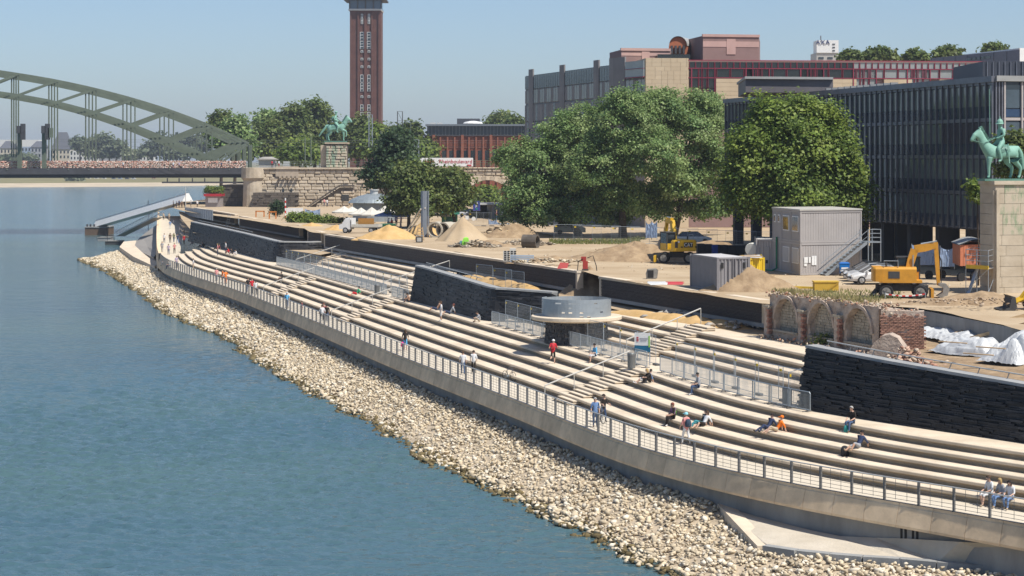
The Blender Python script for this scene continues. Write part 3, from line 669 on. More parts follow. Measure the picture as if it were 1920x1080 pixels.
for b in range(nb):
    a0 = .25 + b * bw; a1 = a0 + bw; c = (a0 + a1) / 2; r = bw * .33; sp = HR - .25 - r; 
    arc = [(c + r * math.cos(t), sp + r * math.sin(t)) for t in np.linspace(math.pi, 0, 13)]
    for (p, q) in zip(arc[:-1], arc[1:]):                       # spandrel over the arch
        fr.add([W(p[0], p[1]), W(q[0], q[1]), W(q[0], HR - .05), W(p[0], HR - .05)], [(0, 1, 2, 3)])
        fr.add([W(p[0], p[1]), W(p[0], p[1], -.5), W(q[0], q[1], -.5), W(q[0], q[1])], [(0, 1, 2, 3)])
    for (x, s_) in ((c - r, 1), (c + r, -1)): fr.add([W(x, .55), W(x, .55, -.5), W(x, sp, -.5), W(x, sp)], [(0, 1, 2, 3)] if s_ > 0 else [(3, 2, 1, 0)])
    fr.add([W(a0, 0), W(c - r, 0), W(c - r, HR - .05), W(a0, HR - .05)], [(0, 1, 2, 3)]); fr.add([W(c + r, 0), W(a1, 0), W(a1, HR - .05), W(c + r, HR - .05)], [(0, 1, 2, 3)])
    fr.add([W(c - r, 0), W(c + r, 0), W(c + r, .55), W(c - r, .55)], [(0, 1, 2, 3)]); fr.add([W(c - r, .55), W(c + r, .55), W(c + r, .55, -.5), W(c - r, .55, -.5)], [(0, 1, 2, 3)])
    sill = MB(); sill.frame(W(c, .56, .05), u, n, Z, r + .1, .12, .06); sill.build('sill', M_masonry, ruin)
    ring = MB()                                                 # moulding round the arch
    for (t0, t1) in zip(np.linspace(math.pi, 0, 12)[:-1], np.linspace(math.pi, 0, 12)[1:]):
        p = [(c + rr * math.cos(t), sp + rr * math.sin(t)) for rr, t in ((r, t0), (r + .2, t0), (r + .2, t1), (r, t1))]
        ring.extrude(p, A + n * .005, u, Z, n, .12)
    ring.build('arch_moulding', M_plaster, ruin)
    for row in range(12):                                       # blocked niche: rough stones
        z0 = .58 + row * (sp + r - .58) / 12; z1 = z0 + (sp + r - .58) / 12 - .015; half = r if z1 < sp else max(.1, math.sqrt(max(0, r*r - (z1 - sp)**2)))
        x = c - half
        while x < c + half - .05:
            w_ = min(ru(.22, .4), c + half - x); MB().frame(W(x + w_/2 - .008, (z0+z1)/2, -.47 + ru(0, .05)), u, n, Z, w_/2 - .012, .06, (z1 - z0)/2).build('block', M_masonry, ruin); x += w_
for b in range(nb + 1):                                         # brick piers between the arches
    a = .25 + b * bw
    if b < nb:
        MB().frame(W(a + (.0 if b else -.02), 1.05, .12), u, n, Z, .34, .13, 1.05).build('pier', M_plaster, ruin)
        MB().frame(W(a, 2.13, .15), u, n, Z, .40, .19, .07).build('impost', M_masonry, ruin)
        for k in range(9): MB().frame(W(a + .25 + (k % 2) * .1, .35 + k * .19, .2), u, n, Z, .14, .13, .08).build('brick', M_brick, ruin)
fr.build('arcade_face', M_plaster, ruin)
# brick end face, each brick laid
e0 = W(L, 0, -.0); ed = V3((n.x * -1, n.y * -1, 0)); ed = (u * .55 + ed * .83).normalized(); en = V3((ed.y, -ed.x, 0)); en = -en if en.y > 0 else en
bl = 2.6; back = MB(); back.frame(e0 + ed * bl/2 + Z * 1.4 - en * .5, ed, en, Z, bl/2, .42, 1.4); back.build('end_core', M_plaster, ruin)
brick_me = MB().box(-.12, .12, -.06, .06, -.04, .04).mesh('brick', M_brick); rz = math.atan2(ed.y, ed.x)
for row in range(27):
    x = .12 - (.12 if row % 2 else 0)
    while x < bl:
        if rnd.random() > .06 and not (row > 22 and rnd.random() < .3 * (row - 22)):
            p = e0 + ed * max(.06, x) + Z * (.06 + row * .105) - en * (.07 - ru(0, .04)); inst('brick', brick_me, ruin, p, (ru(-.03, .03), 0, rz + ru(-.03, .03)))
        x += .26
# crumbled crest and fallen chunks
V = []; T = []; r = np.random.default_rng(5)
for i in range(420):
    a = r.uniform(-.2, L + 1.4); d = r.uniform(-1.6, .12); p = W(a, HR - .12 + r.uniform(-.1, .22), d) if a < L else e0 + ed * (a - L) * 1.6 + Z * (2.75 + r.uniform(-.2, .2)) - en * r.uniform(0, .9)
    if i > 300: a = r.uniform(0, L + 3); p = W(a, r.uniform(.0, .3), r.uniform(.2, 1.3))
    V.append(ROCKS[r.integers(24)] @ rotm(r).T * r.uniform(.07, .2) + np.array(p)); T.append(np.tile(np.array([(.50, .42, .32), (.38, .21, .14), (.44, .34, .25), (.27, .2, .15)][r.integers(4)]) * r.uniform(.8, 1.15), (20, 1)))
Fc = (ico_f[None] + (np.arange(420)*12)[:, None, None]).reshape(-1, 3); off = np.array(ruin.location)
place_mesh('crumbled_crest', npmesh('crumbled_crest', np.vstack(V) - off, Fc, M_stone, np.vstack(T)), ruin, tuple(ruin.location), kind='stuff')
# broken vault stump in front of the end
c = P(1668, 690, 3.8); mb = MB(); prof = [(-1.45, 0), (-1.3, .7), (-.95, 1.4), (-.45, 1.85), (0, 1.95), (.45, 1.75), (.85, 1.2), (1.15, .6), (1.5, 0)]
mb.extrude(prof, c, (.93, -.36, 0), Z, (.3, .95, 0), 1.5); mb.build('vault_stump', M_plaster, label='smooth grey stump of a broken vault before the ruined wall', cat='ruin')
rubble((1700, 690), 3.9, 1.9, 1.7, 1.5, 200, .24, 'collapsed bricks beside the vault stump', [(.45, .3, .22), (.5, .4, .3), (.36, .2, .14)], .7, 9)
rubble((1760, 690), 3.8, 4.5, 2.2, .5, 200, .2, 'brick debris behind the nearest bastion', [(.45, .30, .22), (.5, .42, .32), (.38, .22, .15)], .7, 10)

# ================================================================= dug pit with white sheeting
mb = MB(); a, b = P(1704, 577, 5.9), P(1882, 611, 5.9); mb.grid([[(*a[:2], 5.9), (*b[:2], 5.9), (b.x + 6, b.y - 12, 5.9)], [(*a[:2], 3.4), (*b[:2], 3.4), (b.x + 6, b.y - 12, 3.4)]])
mb.build('pit_wall', M_grey, label='grey concrete side wall of the dug pit', cat='wall')
MB().add([tuple(P(1640, 700, 3.75)), tuple(P(2100, 790, 3.75)), (44, 112, 4.7), (29.5, 119.5, 4.7), (27.2, 132.8, 4.7), tuple(P(1690, 640, 4.1))], [(0, 1, 2, 3, 4)]).build('pit_floor', M_earth, kind='structure', label='earth floor of the dug pit')
M_tarp = mat('white_sheeting', (0.50, 0.51, 0.51), 0.45, 0.06, 1.0, bump=0.3, bscale=3)
def tarp(path, w, hgt, seed, label, zg=4.5):
    """crumpled sheet thrown over a ridge that follows path"""
    c = resample(np.array([tuple(P(x, y, zg)) for x, y in path]), .12); n = len(c); N = 36; rows = []
    for i in range(n):
        a = i / (n - 1); d = c[min(i+1, n-1)] - c[max(i-1, 0)]; d /= np.linalg.norm(d); nn = np.array([-d[1], d[0], 0]); row = []; L = i * .12
        for j in range(N + 1):
            b = j / N * 2 - 1; e = min(1, 5*a, 5*(1-a)); top = hgt * e * (.75 + .5 * hnoise(L*.5, b, 1, seed)); sh = max(0, 1 - abs(b)**2.6)
            z = top * sh + .34 * hgt * e * hnoise(L*.9 + b, b*2.1, 1, seed+1) * sh + .16 * abs(hnoise(L*1.6 + b*2, b*3.3, 1, seed+2)) + .07 * abs(hnoise(L*4, b*8, 1, seed+3))
            p = c[i] + nn * w * (b + .12 * hnoise(L*.8, b*2, 1, seed+5)); row.append((p[0], p[1], zg - .15 + max(.02, z)))
        rows.append(row)
    MB().grid(rows).build('white_sheet', M_tarp, label=label, cat='sheeting', group='white sheets over the dig')
tarp([(1716, 616), (1790, 628), (1870, 645)], 1.9, .5, 2, 'long flat white sheet starting behind the brick end of the ruin', 4.75)
tarp([(1770, 652), (1830, 660), (1890, 664)], 1.5, 1.0, 3, 'middle crumpled white sheet with loose planks on it', 4.45)
tarp([(1868, 676), (1925, 672), (1990, 680)], 1.7, 1.7, 4, 'tall white sheet wrapped over a block nearest the right edge')
tarp([(1725, 688), (1745, 692), (1770, 696)], .5, .3, 5, 'small crumpled white sheet beside the handrail of the bastion')
for (p, q, lab) in (((1790, 626), (1925, 590), 'long beam'), ((1820, 634), (1935, 604), 'shorter beam')):
    a, b = P(*p, 4.9), P(*q, 6.1); MB().bar(a, b, .16, .2).build('timber_beam', M_wood, label=f'{lab} of pale timber slanting across the dug pit', cat='beam')
for (x, y, lb_) in ((1760, 640, 'nearest the brick end'), (1830, 650, 'in the middle'), (1806, 662, 'closest to the bastion')):
    a = P(x, y, 5.35); MB().bar(a, a + V3((1.5, -.7, -.05)), .2, .05).build('plank', M_wood, label=f'loose brown plank lying on the white sheeting, {lb_}', cat='plank', group='planks on the sheeting')
# handrail on the caps of the bastions
for (T_, lab) in ((b1, 'farthest'), (b2, 'middle'), (b3, 'nearest')):
    t_, pt, L_, zt = T_; hr = thing('cap_rail', tuple(pt(L_[-1]*.5, 5.2)), f'low steel rail on short legs along the cap of the {lab} bastion', 'handrail', 'rails on the bastion caps')
    l0, l1 = L_[-1] * .03, L_[-1] * (.62 if lab != 'nearest' else .98); ls = np.linspace(l0, l1, 30)
    MB().path([tuple(pt(l, np.interp(l, L_, zt) + .42, -.72)) for l in ls], .035, 6).build('rail', M_rail, hr)
    for l in np.arange(l0 + .2, l1, 1.9): a = pt(l, np.interp(l, L_, zt) + .1, -.6); b_ = pt(l, np.interp(l, L_, zt) + .42, -.72); MB().bar(a, b_, .04).build('leg', M_post, hr)

# ================================================================= round lookout
lk = P(1081, 597, 3.95); lk.z = 2.1
look = thing('round_lookout', tuple(lk), 'round lookout with a slotted steel parapet on a dark stone drum', 'lookout')
core = MB(); core.lathe([(2.35, 0), (2.2, 1.72)], 28, lk); core.build('drum_core', mat('mortar', (.16, .15, .14), .95, .2, 3), look)
M_cob = mat('drum_stone', (0.045, 0.045, 0.05), 0.8, 0.3, 4, bump=.5, obj_rand=.4)
for row in range(6):
    nn = 24
    for j in range(nn):
        a = 2*math.pi*(j + (row % 2) * .5 + ru(-.12, .12)) / nn; d = V3((math.cos(a), math.sin(a), 0)); 
        if d.y > .5: continue
        p = lk + d * (2.36 - row * .025) + Z * (.16 + row * .285 + ru(-.03, .03)); mb = MB(); tt = V3((-d.y, d.x, 0)); mb.frame(p, tt, d, Z, .24 + ru(-.05, .04), .06, .115 + ru(-.02, .02)); mb.build('stone', M_cob, look)
disc = MB(); disc.lathe([(2.9, 1.72), (3.35, 1.80), (3.42, 1.86), (3.42, 2.05), (3.36, 2.09)], 44, lk); disc.build('floor_slab', M_conc, look)
M_parapet = plain('blue_grey_steel', (0.30, 0.34, 0.37), .45, .3)
for (a0, a1) in ((math.radians(150), math.radians(335)),):
    for row in range(4):
        z0 = 2.09 + row * .33; mb = MB(); N = 30
        for j in range(N):
            t0 = a0 + (a1 - a0) * j / N; t1 = a0 + (a1 - a0) * (j + 1) / N
            slot = rnd.random() < .30 and 1 < j < N - 2
            zz0 = z0 + (.11 if slot else .0); R0, R1 = 2.62 - row*.0, 2.55
            mb.add([lk + V3((R*math.cos(t), R*math.sin(t), z)) for z in (zz0, z0 + .325) for (R, t) in ((R0, t0), (R0, t1), (R1, t1), (R1, t0))], [(0,1,5,4), (1,2,6,5), (2,3,7,6), (3,0,4,7), (4,5,6,7), (3,2,1,0)])
        mb.build('parapet_band', M_parapet, look)
mb = MB()
for t0 in np.linspace(math.radians(335), math.radians(510), 24): mb.add([lk + V3((2.6*math.cos(t), 2.6*math.sin(t), z)) for t in (t0, t0 + .13) for z in (2.09, 3.35)], [(0, 2, 3, 1)])
mb.build('rear_parapet', M_parapet, look)
MB().box(lk.x + 1.0, lk.x + 1.6, lk.y + 1.8, lk.y + 2.3, 4.19, 5.1).build('plinth_block', M_grey, look)
# ================================================================= steel arch bridge
M_bridge = mat('grey_green_bridge_paint', (0.125, 0.15, 0.108), 0.6, 0.14, 0.4)
M_bdark = mat('dark_girder', (0.055, 0.055, 0.06), 0.7, 0.2, 0.5)
YB = 512.0; AX = V3((1, .16, 0)).normalized(); RV = V3((-.327, 1, 0)); 
br = thing('arch_bridge', Q(-60, 320, YB), 'green grey steel arch railway bridge with hangers and locks on its fence', 'bridge')
def BP(x, y, k=0.0):                            # point of the front truss, moved k metres up the river
    p = Q(x, y, YB); dx = p.x - Q(465, 300, YB).x; Yt = YB + dx * .16; q = Q(x, y, Yt); return q + RV * k
up = [(-190, 118), (-115, 120), (-38, 126), (38, 137), (112, 149.5), (185, 165.5), (259, 185), (332, 208), (405, 236), (474, 268)]
lo = [(-190, 160), (-115, 162), (-38, 167), (38, 177), (112, 190.5), (185, 210), (259, 235), (332, 265), (405, 296), (443, 314)]
def interp_pts(pts, n): p = np.array(pts, float); return [tuple(q) for q in resample(chaikin(p, 1), 18)]
deck_y = 303
for k in (6, 14, 22, 30):
    tk = .9
    mb = MB(); pts = interp_pts(up, 0)
    for a, b in zip(pts[:-1], pts[1:]): mb.bar(BP(*a, k), BP(*b, k), .55, .62)
    mb.build('upper_chord', M_bridge, br)
    mb = MB(); pts = interp_pts(lo, 0)
    for a, b in zip(pts[:-1], pts[1:]): mb.bar(BP(*a, k), BP(*b, k), .55, .7)
    mb.build('lower_chord', M_bridge, br)
    for i, (u_, l_) in enumerate(zip(up, lo)):
        a = BP(*u_, k); b = BP(u_[0], deck_y, k); MB().bar(a, V3((a.x, a.y, 13.4)), .30, .36).build('hanger', M_bridge, br)
        if i > 0:
            c = BP(*lo[i-1], k); MB().bar(a, c, .5, .6).build('diagonal', M_bridge, br)
    mb = MB(); a = BP(478, 271, k); mb.bar(a, V3((a.x, a.y, 13.4)), .8, .9); a2 = BP(452, 300, k); mb.bar(BP(474, 270, k), BP(425, 303, k), .5, .6); mb.build('end_post', M_bridge, br)
for u_ in up:                                    # wind bracing across the four trusses
    MB().bar(BP(*u_, 6), BP(*u_, 30), .4, .5).build('cross_brace', M_bridge, br)
a0, a1 = BP(-260, 320), BP(467, 320)
def along_b(q, k, z): p = a0.lerp(a1, q) + RV * k; return V3((p.x, p.y, z))
mb = MB(); 
for k0, k1, z0, z1, nm, m in ((0.4, 34, 12.6, 13.4, 'deck', M_bdark), (1.2, 1.8, 11.0, 12.6, 'girder', M_bdark), (.2, .6, 11.9, 13.45, 'fascia', M_bdark), (14, 15, 11.0, 12.6, 'girder', M_bdark), (30, 31, 11.0, 12.6, 'girder', M_bdark)):
    mb = MB(); vs = [along_b(0, k0, z0), along_b(1, k0, z0), along_b(1, k1, z0), along_b(0, k1, z0)]
    mb.add([*vs, *[v + V3((0, 0, z1 - z0)) for v in vs]], [(0,3,2,1),(4,5,6,7),(0,1,5,4),(1,2,6,5),(2,3,7,6),(3,0,4,7)]); mb.build(nm, m, br)
LB = (a1 - a0).length; nbk = int(LB / 5)
for i in range(nbk + 1):
    q = i / nbk; mb = MB(); mb.bar(along_b(q, .15, 13.4), along_b(q, .15, 14.6), .1); mb.bar(along_b(q, .1, 13.2), along_b(q, 1.5, 12.2), .15, .25); mb.build('bracket_post', M_bridge, br)
for z in (14.6, 14.0):
    MB().bar(along_b(0, .15, z), along_b(1, .15, z), .1).build('deck_rail', M_bridge, br)
MB().bar(along_b(0, 4.6, 14.4), along_b(1, 4.6, 14.4), .05, 1.9).build('lock_fence', plain('rusty_mesh', (.25, .16, .12), .8), br)
# padlocks
nl = 5200; r = np.random.default_rng(3); V = np.empty((nl, 8, 3)); T = np.empty((nl, 6, 3)); cube = np.array([(-1,-1,-1),(1,-1,-1),(1,1,-1),(-1,1,-1),(-1,-1,1),(1,-1,1),(1,1,1),(-1,1,1)]) * np.array([.13, .06, .11])
cf = np.array([(0,3,2,1),(4,5,6,7),(0,1,5,4),(1,2,6,5),(2,3,7,6),(3,0,4,7)]); tones = np.array([(.62, .40, .32), (.66, .52, .42), (.5, .22, .16), (.7, .62, .55), (.35, .25, .2), (.6, .33, .25)])
for i in range(nl): p = along_b(r.random(), 4.45, 13.55 + 1.75 * r.random()); V[i] = cube + np.array(p); T[i] = tones[r.integers(6)] * r.uniform(.7, 1.2)
Fc = (cf[None] + (np.arange(nl)*8)[:, None, None]).reshape(-1, 4); off = np.array(br.location)
place_mesh('padlocks', npmesh('padlocks', V.reshape(-1, 3) - off, Fc, M_stone, T.reshape(-1, 3)), br, tuple(br.location), kind='stuff')
# pier under the right end and inspection gangway
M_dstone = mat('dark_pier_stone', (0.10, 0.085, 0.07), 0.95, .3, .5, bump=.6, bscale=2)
pier = thing('bridge_pier', tuple(Q(440, 402, 492)), 'dark stone pier under the end of the bridge', 'pier')
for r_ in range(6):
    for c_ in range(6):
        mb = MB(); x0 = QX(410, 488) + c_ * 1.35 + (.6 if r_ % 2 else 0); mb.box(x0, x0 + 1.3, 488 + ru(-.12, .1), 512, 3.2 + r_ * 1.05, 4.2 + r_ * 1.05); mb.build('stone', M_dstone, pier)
mb = MB(); mb.box(QX(304, 488), QX(470, 488), 487.5, 489, QZ(343.5, 488), QZ(340.5, 488))
for x in (313, 335, 360, 383): mb.box(QX(x, 488), QX(x, 488) + .25, 487.7, 488.2, QZ(340.5, 488), QZ(334, 488))
mb.build('inspection_gangway', M_bdark, br)

# ================================================================= stone abutment
M_ashlar = mat('rough_ashlar', (0.44, 0.36, 0.255), 0.95, 0.25, 0.6, bump=0.8, bscale=2.0, col2=(0.60, 0.51, 0.39), obj_rand=.16)
M_ashcore = mat('ashlar_joint', (0.13, 0.105, 0.08), 0.95, .2, 1)
YA = 484.0
def ashlar(t, x0, x1, z0, z1, Y, ch, ln, m=M_ashlar, hole=None, curve=None, deep=.35):
    z = z0; row = 0
    while z < z1 - .05:
        h = min(ch * ru(.85, 1.15), z1 - z); x = x0 - ru(0, ln)
        while x < x1:
            l = ln * ru(.6, 1.35); a, b = max(x, x0), min(x + l, x1); x += l
            if b - a < .15: continue
            if hole and hole((a + b) / 2, z + h / 2): continue
            pr = ru(.0, .28); mb = MB(); g = .04
            fa = [(a + g, z + g), (b - g, z + g), (b - g, z + h - g), (a + g, z + h - g)]; c = ((a+b)/2, z + h/2)
            ins = [(p[0] + (c[0]-p[0]) * .16, p[1] + (c[1]-p[1]) * .3) for p in fa]
            mb.add([(p[0], Y, p[1]) for p in fa] + [(p[0] + ru(-.05, .05), Y - .10 - pr, p[1]) for p in ins] + [(p[0], Y + deep, p[1]) for p in fa], [(4,5,6,7), (0,1,5,4), (1,2,6,5), (2,3,7,6), (3,0,4,7), (8,9,1,0), (9,10,2,1), (10,11,3,2), (11,8,0,3)])
            mb.build('stone', m, t)
        z += h
ab = thing('bridge_abutment', tuple(Q(570, 390, YA)), 'massive rough stone abutment carrying the far equestrian statue', 'abutment')
xa, xb = QX(468, YA), QX(700, YA)
MB().box(xa, xb + 6, YA + .05, YA + 30, 3.5, 13.5).build('core', M_ashcore, ab)
niche = lambda x, z: QX(517, YA) < x < QX(561, YA) and QZ(333, YA) < z < QZ(312, YA)
ashlar(ab, xa, xb, 3.6, 13.4, YA, .78, 2.2, hole=niche)
mb = MB(); mb.box(QX(517, YA), QX(560, YA), YA - .35, YA, QZ(331, YA), QZ(312, YA))
for x in np.linspace(524, 556, 5): mb.box(QX(x, YA), QX(x + 4, YA), YA - 1.1, YA - .35, QZ(334, YA), QZ(330, YA))
mb.build('relief_block', mat('smooth_stone', (.40, .33, .25), .9, .12, 1), ab)
MB().box(xa - .4, xb + .4, YA - .6, YA + 1, 13.4, 13.75).build('cornice', M_ashlar, ab)
for x in (530, 545): MB().box(QX(x, YA), QX(x + 3, YA), YA - .34, YA, QZ(362, YA), QZ(353, YA)).build('slit_window', M_glass, ab)
bast = MB()                                        # rounded corner at the bridge end
bast.lathe([(2.6, 3.6), (2.4, 10.5), (2.9, 11.2), (2.9, 13.7), (2.5, 13.75)], 18, (QX(474, YA), YA + .6, 0)); bast.build('round_corner', M_ashlar, ab)
# lower dark stone wing towards the river
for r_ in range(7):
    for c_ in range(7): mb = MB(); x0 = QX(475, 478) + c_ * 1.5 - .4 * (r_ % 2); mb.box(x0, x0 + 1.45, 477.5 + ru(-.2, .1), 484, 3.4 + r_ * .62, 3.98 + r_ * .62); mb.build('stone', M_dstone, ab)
# stair up the face
st_ = thing('abutment_stair', tuple(Q(600, 405, 476)), 'stone stair climbing along the abutment with a dark sloping parapet', 'stairs')
x0, x1 = QX(577, 478), QX(636, 478); zb, zt_ = QZ(390, 478), QZ(352, 478)
MB().extrude([(0, 0), (x1 - x0, zt_ - zb), (QX(662, 478) - x0, zt_ - zb), (QX(662, 478) - x0, 3.4 - zb), (0, 3.4 - zb)], (x0, 479, zb), (1, 0, 0), Z, (0, 1, 0), 3.5).build('stair_mass', M_ashcore, st_)
ashlar(st_, x0 + 2.0, QX(664, 478), 3.5, zb + 1.2, 478.9, .62, 1.9)
for i in range(4): ashlar(st_, x0 + 3.2 + i * 1.6, QX(664, 478), zb + 1.2 + i * .75, zb + 1.95 + i * .75, 478.9, .74, 1.9)
mb = MB(); mb.bar((x0 - .2, 478.6, zb + .2), (x1, 478.6, zt_ + .5), .7, .35); mb.bar((x1, 478.6, zt_ + .5), (QX(664, 478), 478.6, zt_ + .5), .7, .35); mb.build('parapet_cap', M_dstone, st_)
MB().box(QX(640, 478), QX(654, 478), 478.5, 478.9, QZ(377, 478), QZ(365, 478)).build('dark_window', M_glass, st_)
for i in range(12): MB().box(x0 + i * .62, x0 + i * .62 + .7, 479.2, 482.6, zb + i * .4 - .3, zb + i * .4 + .1).build('tread', M_ashlar, st_)
MB().box(QX(536, 476), QX(580, 476), 474, 484, 3.4, QZ(390, 476)).build('stair_terrace', M_paving, st_)
# pedestal on top
ped = thing('statue_pedestal', (QX(630, YA), YA + 2, 13.75), 'tall stone pedestal with green streaks under the far equestrian statue', 'pedestal')
M_stain = mat('verdigris_stone', (.24, .33, .24), .95, .2, .7, bump=.6, bscale=2, col2=(.52, .45, .35), contrast=(.42, .55), stretch=(1.4, 1.4, .3))
ashlar(ped, QX(611, YA), QX(650, YA), 13.76, QZ(268.5, YA) - .4, YA + .2, .72, 1.9, M_stain)
MB().box(QX(611.5, YA), QX(649.5, YA), YA + .4, YA + 5, 13.76, QZ(268.5, YA) - .1).build('core', M_ashcore, ped)
MB().box(QX(609, YA), QX(652, YA), YA - .3, YA + 5.3, QZ(269.5, YA), QZ(267, YA)).build('cap', M_ashlar, ped)
MB().box(QX(600, YA), QX(611, YA), YA + 1.4, YA + 4, 13.76, QZ(272, YA)).build('side_pier', M_ashlar, ped)
# kiosk, cabinet and rail on the bridge approach
mb = MB(); x0, x1 = QX(488, 492), QX(517, 492); mb.box(x0, x1, 489, 493, 13.7, 15.6); mb.prism([(x0 - .5, 488.5), (x1 + .5, 488.5), (x1 + .5, 493.5), (x0 - .5, 493.5)], 15.6, 15.9, 1); mb.lathe([(2.4, 15.9), (1.2, 16.4)], 10, ((x0+x1)/2, 491, 0), 1); mb.build('bridge_kiosk', [plain('kiosk_wall', (.4, .4, .38)), plain('kiosk_roof', (.33, .31, .27))], label='small grey kiosk on the bridge approach', cat='kiosk')
MB().box(QX(532, 490), QX(543, 490), 489, 490.2, 13.7, 15.3).build('switch_cabinet', plain('cabinet_grey', (.48, .5, .48)), label='pale grey switch cabinet on the bridge approach', cat='cabinet')
apr = thing('approach_railing', (QX(580, 487), 487, 13.7), 'steel railing along the top of the abutment', 'railing')
for x in np.arange(545, 604, 6): MB().bar((QX(x, 487), 487, 13.7), (QX(x, 487), 487, 15.3), .12).build('post', M_bridge, apr)
for z in (14.3, 14.8, 15.3): MB().bar((QX(480, 487), 487, z), (QX(604, 487), 487, z), .09).build('rail', M_bridge, apr)
for z in (14.6, 15.2): MB().bar((QX(651, 487), 487, z), (QX(690, 487), 487, z), .09).build('rail', M_bridge, apr)
rail_r = thing('viaduct_railing', (QX(900, 499), 499, 13.7), 'steel railing along the top of the viaduct', 'railing')
for z in (14.3, 14.9, 15.5): MB().bar((QX(690, 499), 499, z), (QX(980, 499), 499, z), .09).build('rail', M_bridge, rail_r)
for x in np.arange(694, 980, 9): MB().bar((QX(x, 499), 499, 13.7), (QX(x, 499), 499, 15.5), .1).build('post', M_bridge, rail_r)

# ================================================================= viaduct with arch and banner
vd = thing('stone_viaduct', (QX(900, 500), 500, 4), 'stone railway viaduct with a wide dark arch', 'viaduct')
YV = 500; cx, rr = QX(915, YV), (QX(962, YV) - QX(868, YV)) / 2; spz = QZ(385, YV)
vh = lambda x, z: (x - cx)**2 + max(0, z - spz)**2 < (rr + .1)**2
ashlar(vd, QX(700, YV), QX(985, YV), 3.6, 13.3, YV, .8, 2.3, hole=vh)
arc = [(cx + rr * math.cos(t), spz + rr * math.sin(t)) for t in np.linspace(math.pi, 0, 19)]
mb = MB()
for p, q in zip(arc[:-1], arc[1:]): mb.add([(p[0], YV + .1, p[1]), (q[0], YV + .1, q[1]), (q[0], YV + .1, 13.4), (p[0], YV + .1, 13.4)], [(0, 1, 2, 3)]); mb.add([(p[0], YV, p[1]), (p[0], YV + 32, p[1]), (q[0], YV + 32, q[1]), (q[0], YV, q[1])], [(0, 1, 2, 3)])
for x in (cx - rr, cx + rr): mb.add([(x, YV, 3), (x, YV + 32, 3), (x, YV + 32, spz), (x, YV, spz)], [(0, 1, 2, 3)])
mb.box(QX(690, YV), cx - rr, YV + .1, YV + 32, 3, 13.4); mb.box(cx + rr, QX(1100, YV), YV + .1, YV + 32, 3, 13.4); mb.build('arch_core', M_ashcore, vd)
for t in np.linspace(0.04, math.pi - .04, 21): 
    mb = MB(); d = V3((math.cos(t), 0, math.sin(t))); tt = V3((-math.sin(t), 0, math.cos(t))); mb.frame(V3((cx, YV - .1, spz)) + d * (rr + .55), d, tt, (0, 1, 0), .5, rr * math.pi / 21 / 2 * 1.02, .3); mb.build('voussoir', M_ashlar, vd)
MB().box(QX(690, YV), QX(1000, YV), YV - .4, YV + 1, 13.4, 13.75).build('cornice', M_ashlar, vd)
def text_mesh(s, size, m, name, parent, loc, rot, ext=.02, label=None, cat=None, align='CENTER', spacing=1.0):
    c = bpy.data.curves.new(name, 'FONT'); c.body = s; c.size = size; c.align_x = align; c.align_y = 'CENTER'; c.extrude = ext; c.space_character = spacing; c.resolution_u = 3
    tmp = bpy.data.objects.new(name, c); COL.objects.link(tmp); dg = bpy.context.evaluated_depsgraph_get(); me = bpy.data.meshes.new_from_object(tmp.evaluated_get(dg)); bpy.data.objects.remove(tmp)
    me.materials.clear(); me.materials.append(m); o = inst(name, me, parent, loc, rot); return tag(o, label, cat)
ban = thing('banner', (QX(838, 498), 498, 14), 'long white banner with red lettering on the viaduct railing', 'banner')
MB().box(QX(787, 498), QX(887, 498), 498.3, 498.36, QZ(312, 498), QZ(296, 498)).build('cloth', M_white, ban)
M_red = plain('red_print', (.45, .03, .04), .7)
text_mesh('Rheinboulevard', 1.35, M_red, 'lettering', ban, (QX(854, 498), 498.25, QZ(303, 498)), (math.pi/2, 0, 0))
MB().box(QX(876, 498), QX(884, 498), 498.2, 498.28, QZ(311, 498), QZ(308.5, 498)).build('red_mark', M_red, ban)
mb = MB()
for i in range(4): mb.box(QX(796 + i * 5, 498), QX(799 + i * 5, 498), 498.2, 498.28, QZ(305, 498), QZ(301, 498))
mb.build('logo_mark', M_red, ban)

# ================================================================= brick exhibition tower
M_tbrick = mat('tower_brick', (0.095, 0.042, 0.034), 0.95, 0.2, .3, bump=.2, bscale=4, col2=(.135, .062, .048))
YT = 800
tw = thing('brick_tower', (QX(684, YT), YT + 6, 4), 'tall dark red brick tower with white window bands and a glazed top', 'tower')
x0, x1 = QX(656, YT), QX(714, YT)
zt = QZ(20, YT); ztop = QZ(0.6, YT)
MB().prism([(x0, YT), (x1, YT), (x1, YT + 12.5), (x0 - .9, YT + 12.5)], 3, zt).build('shaft', M_tbrick, tw)
for xx in (656.3, 670.5, 683.2, 696.2, 709.5):
    MB().box(QX(xx, YT), QX(xx + 2.6, YT), YT - .6, YT, 3, zt - .5).build('pilaster', M_tbrick, tw)
MB().box(x0 - .5, x1 + .3, YT - 1, YT + 13, zt, zt + .7).build('white_cornice', plain('pale_stone', (.5, .5, .48)), tw)
M_tgl = mat('tower_glazing', (.05, .08, .13), .1, 0, spec=.7)
MB().box(x0 - .3, x1 + .1, YT - .8, YT + 12.8, zt + .7, ztop).build('glazed_storey', M_tgl, tw)
for xx in np.linspace(655, 714, 5): MB().box(QX(xx, YT), QX(xx, YT) + .5, YT - 1.0, YT - .8, zt + .7, ztop).build('mullion', M_bdark, tw)
MB().box(x0 - 2.4, x1 + 2.2, YT - 3, YT + 15, ztop, ztop + .6).build('roof_slab', M_bdark, tw)
MB().lathe([(4.5, ztop + .6), (4.5, ztop + 3), (3, ztop + 4)], 12, ((x0+x1)/2, YT + 6, 0)).build('roof_drum', M_bdark, tw)
M_wframe = plain('window_white', (.55, .56, .55))
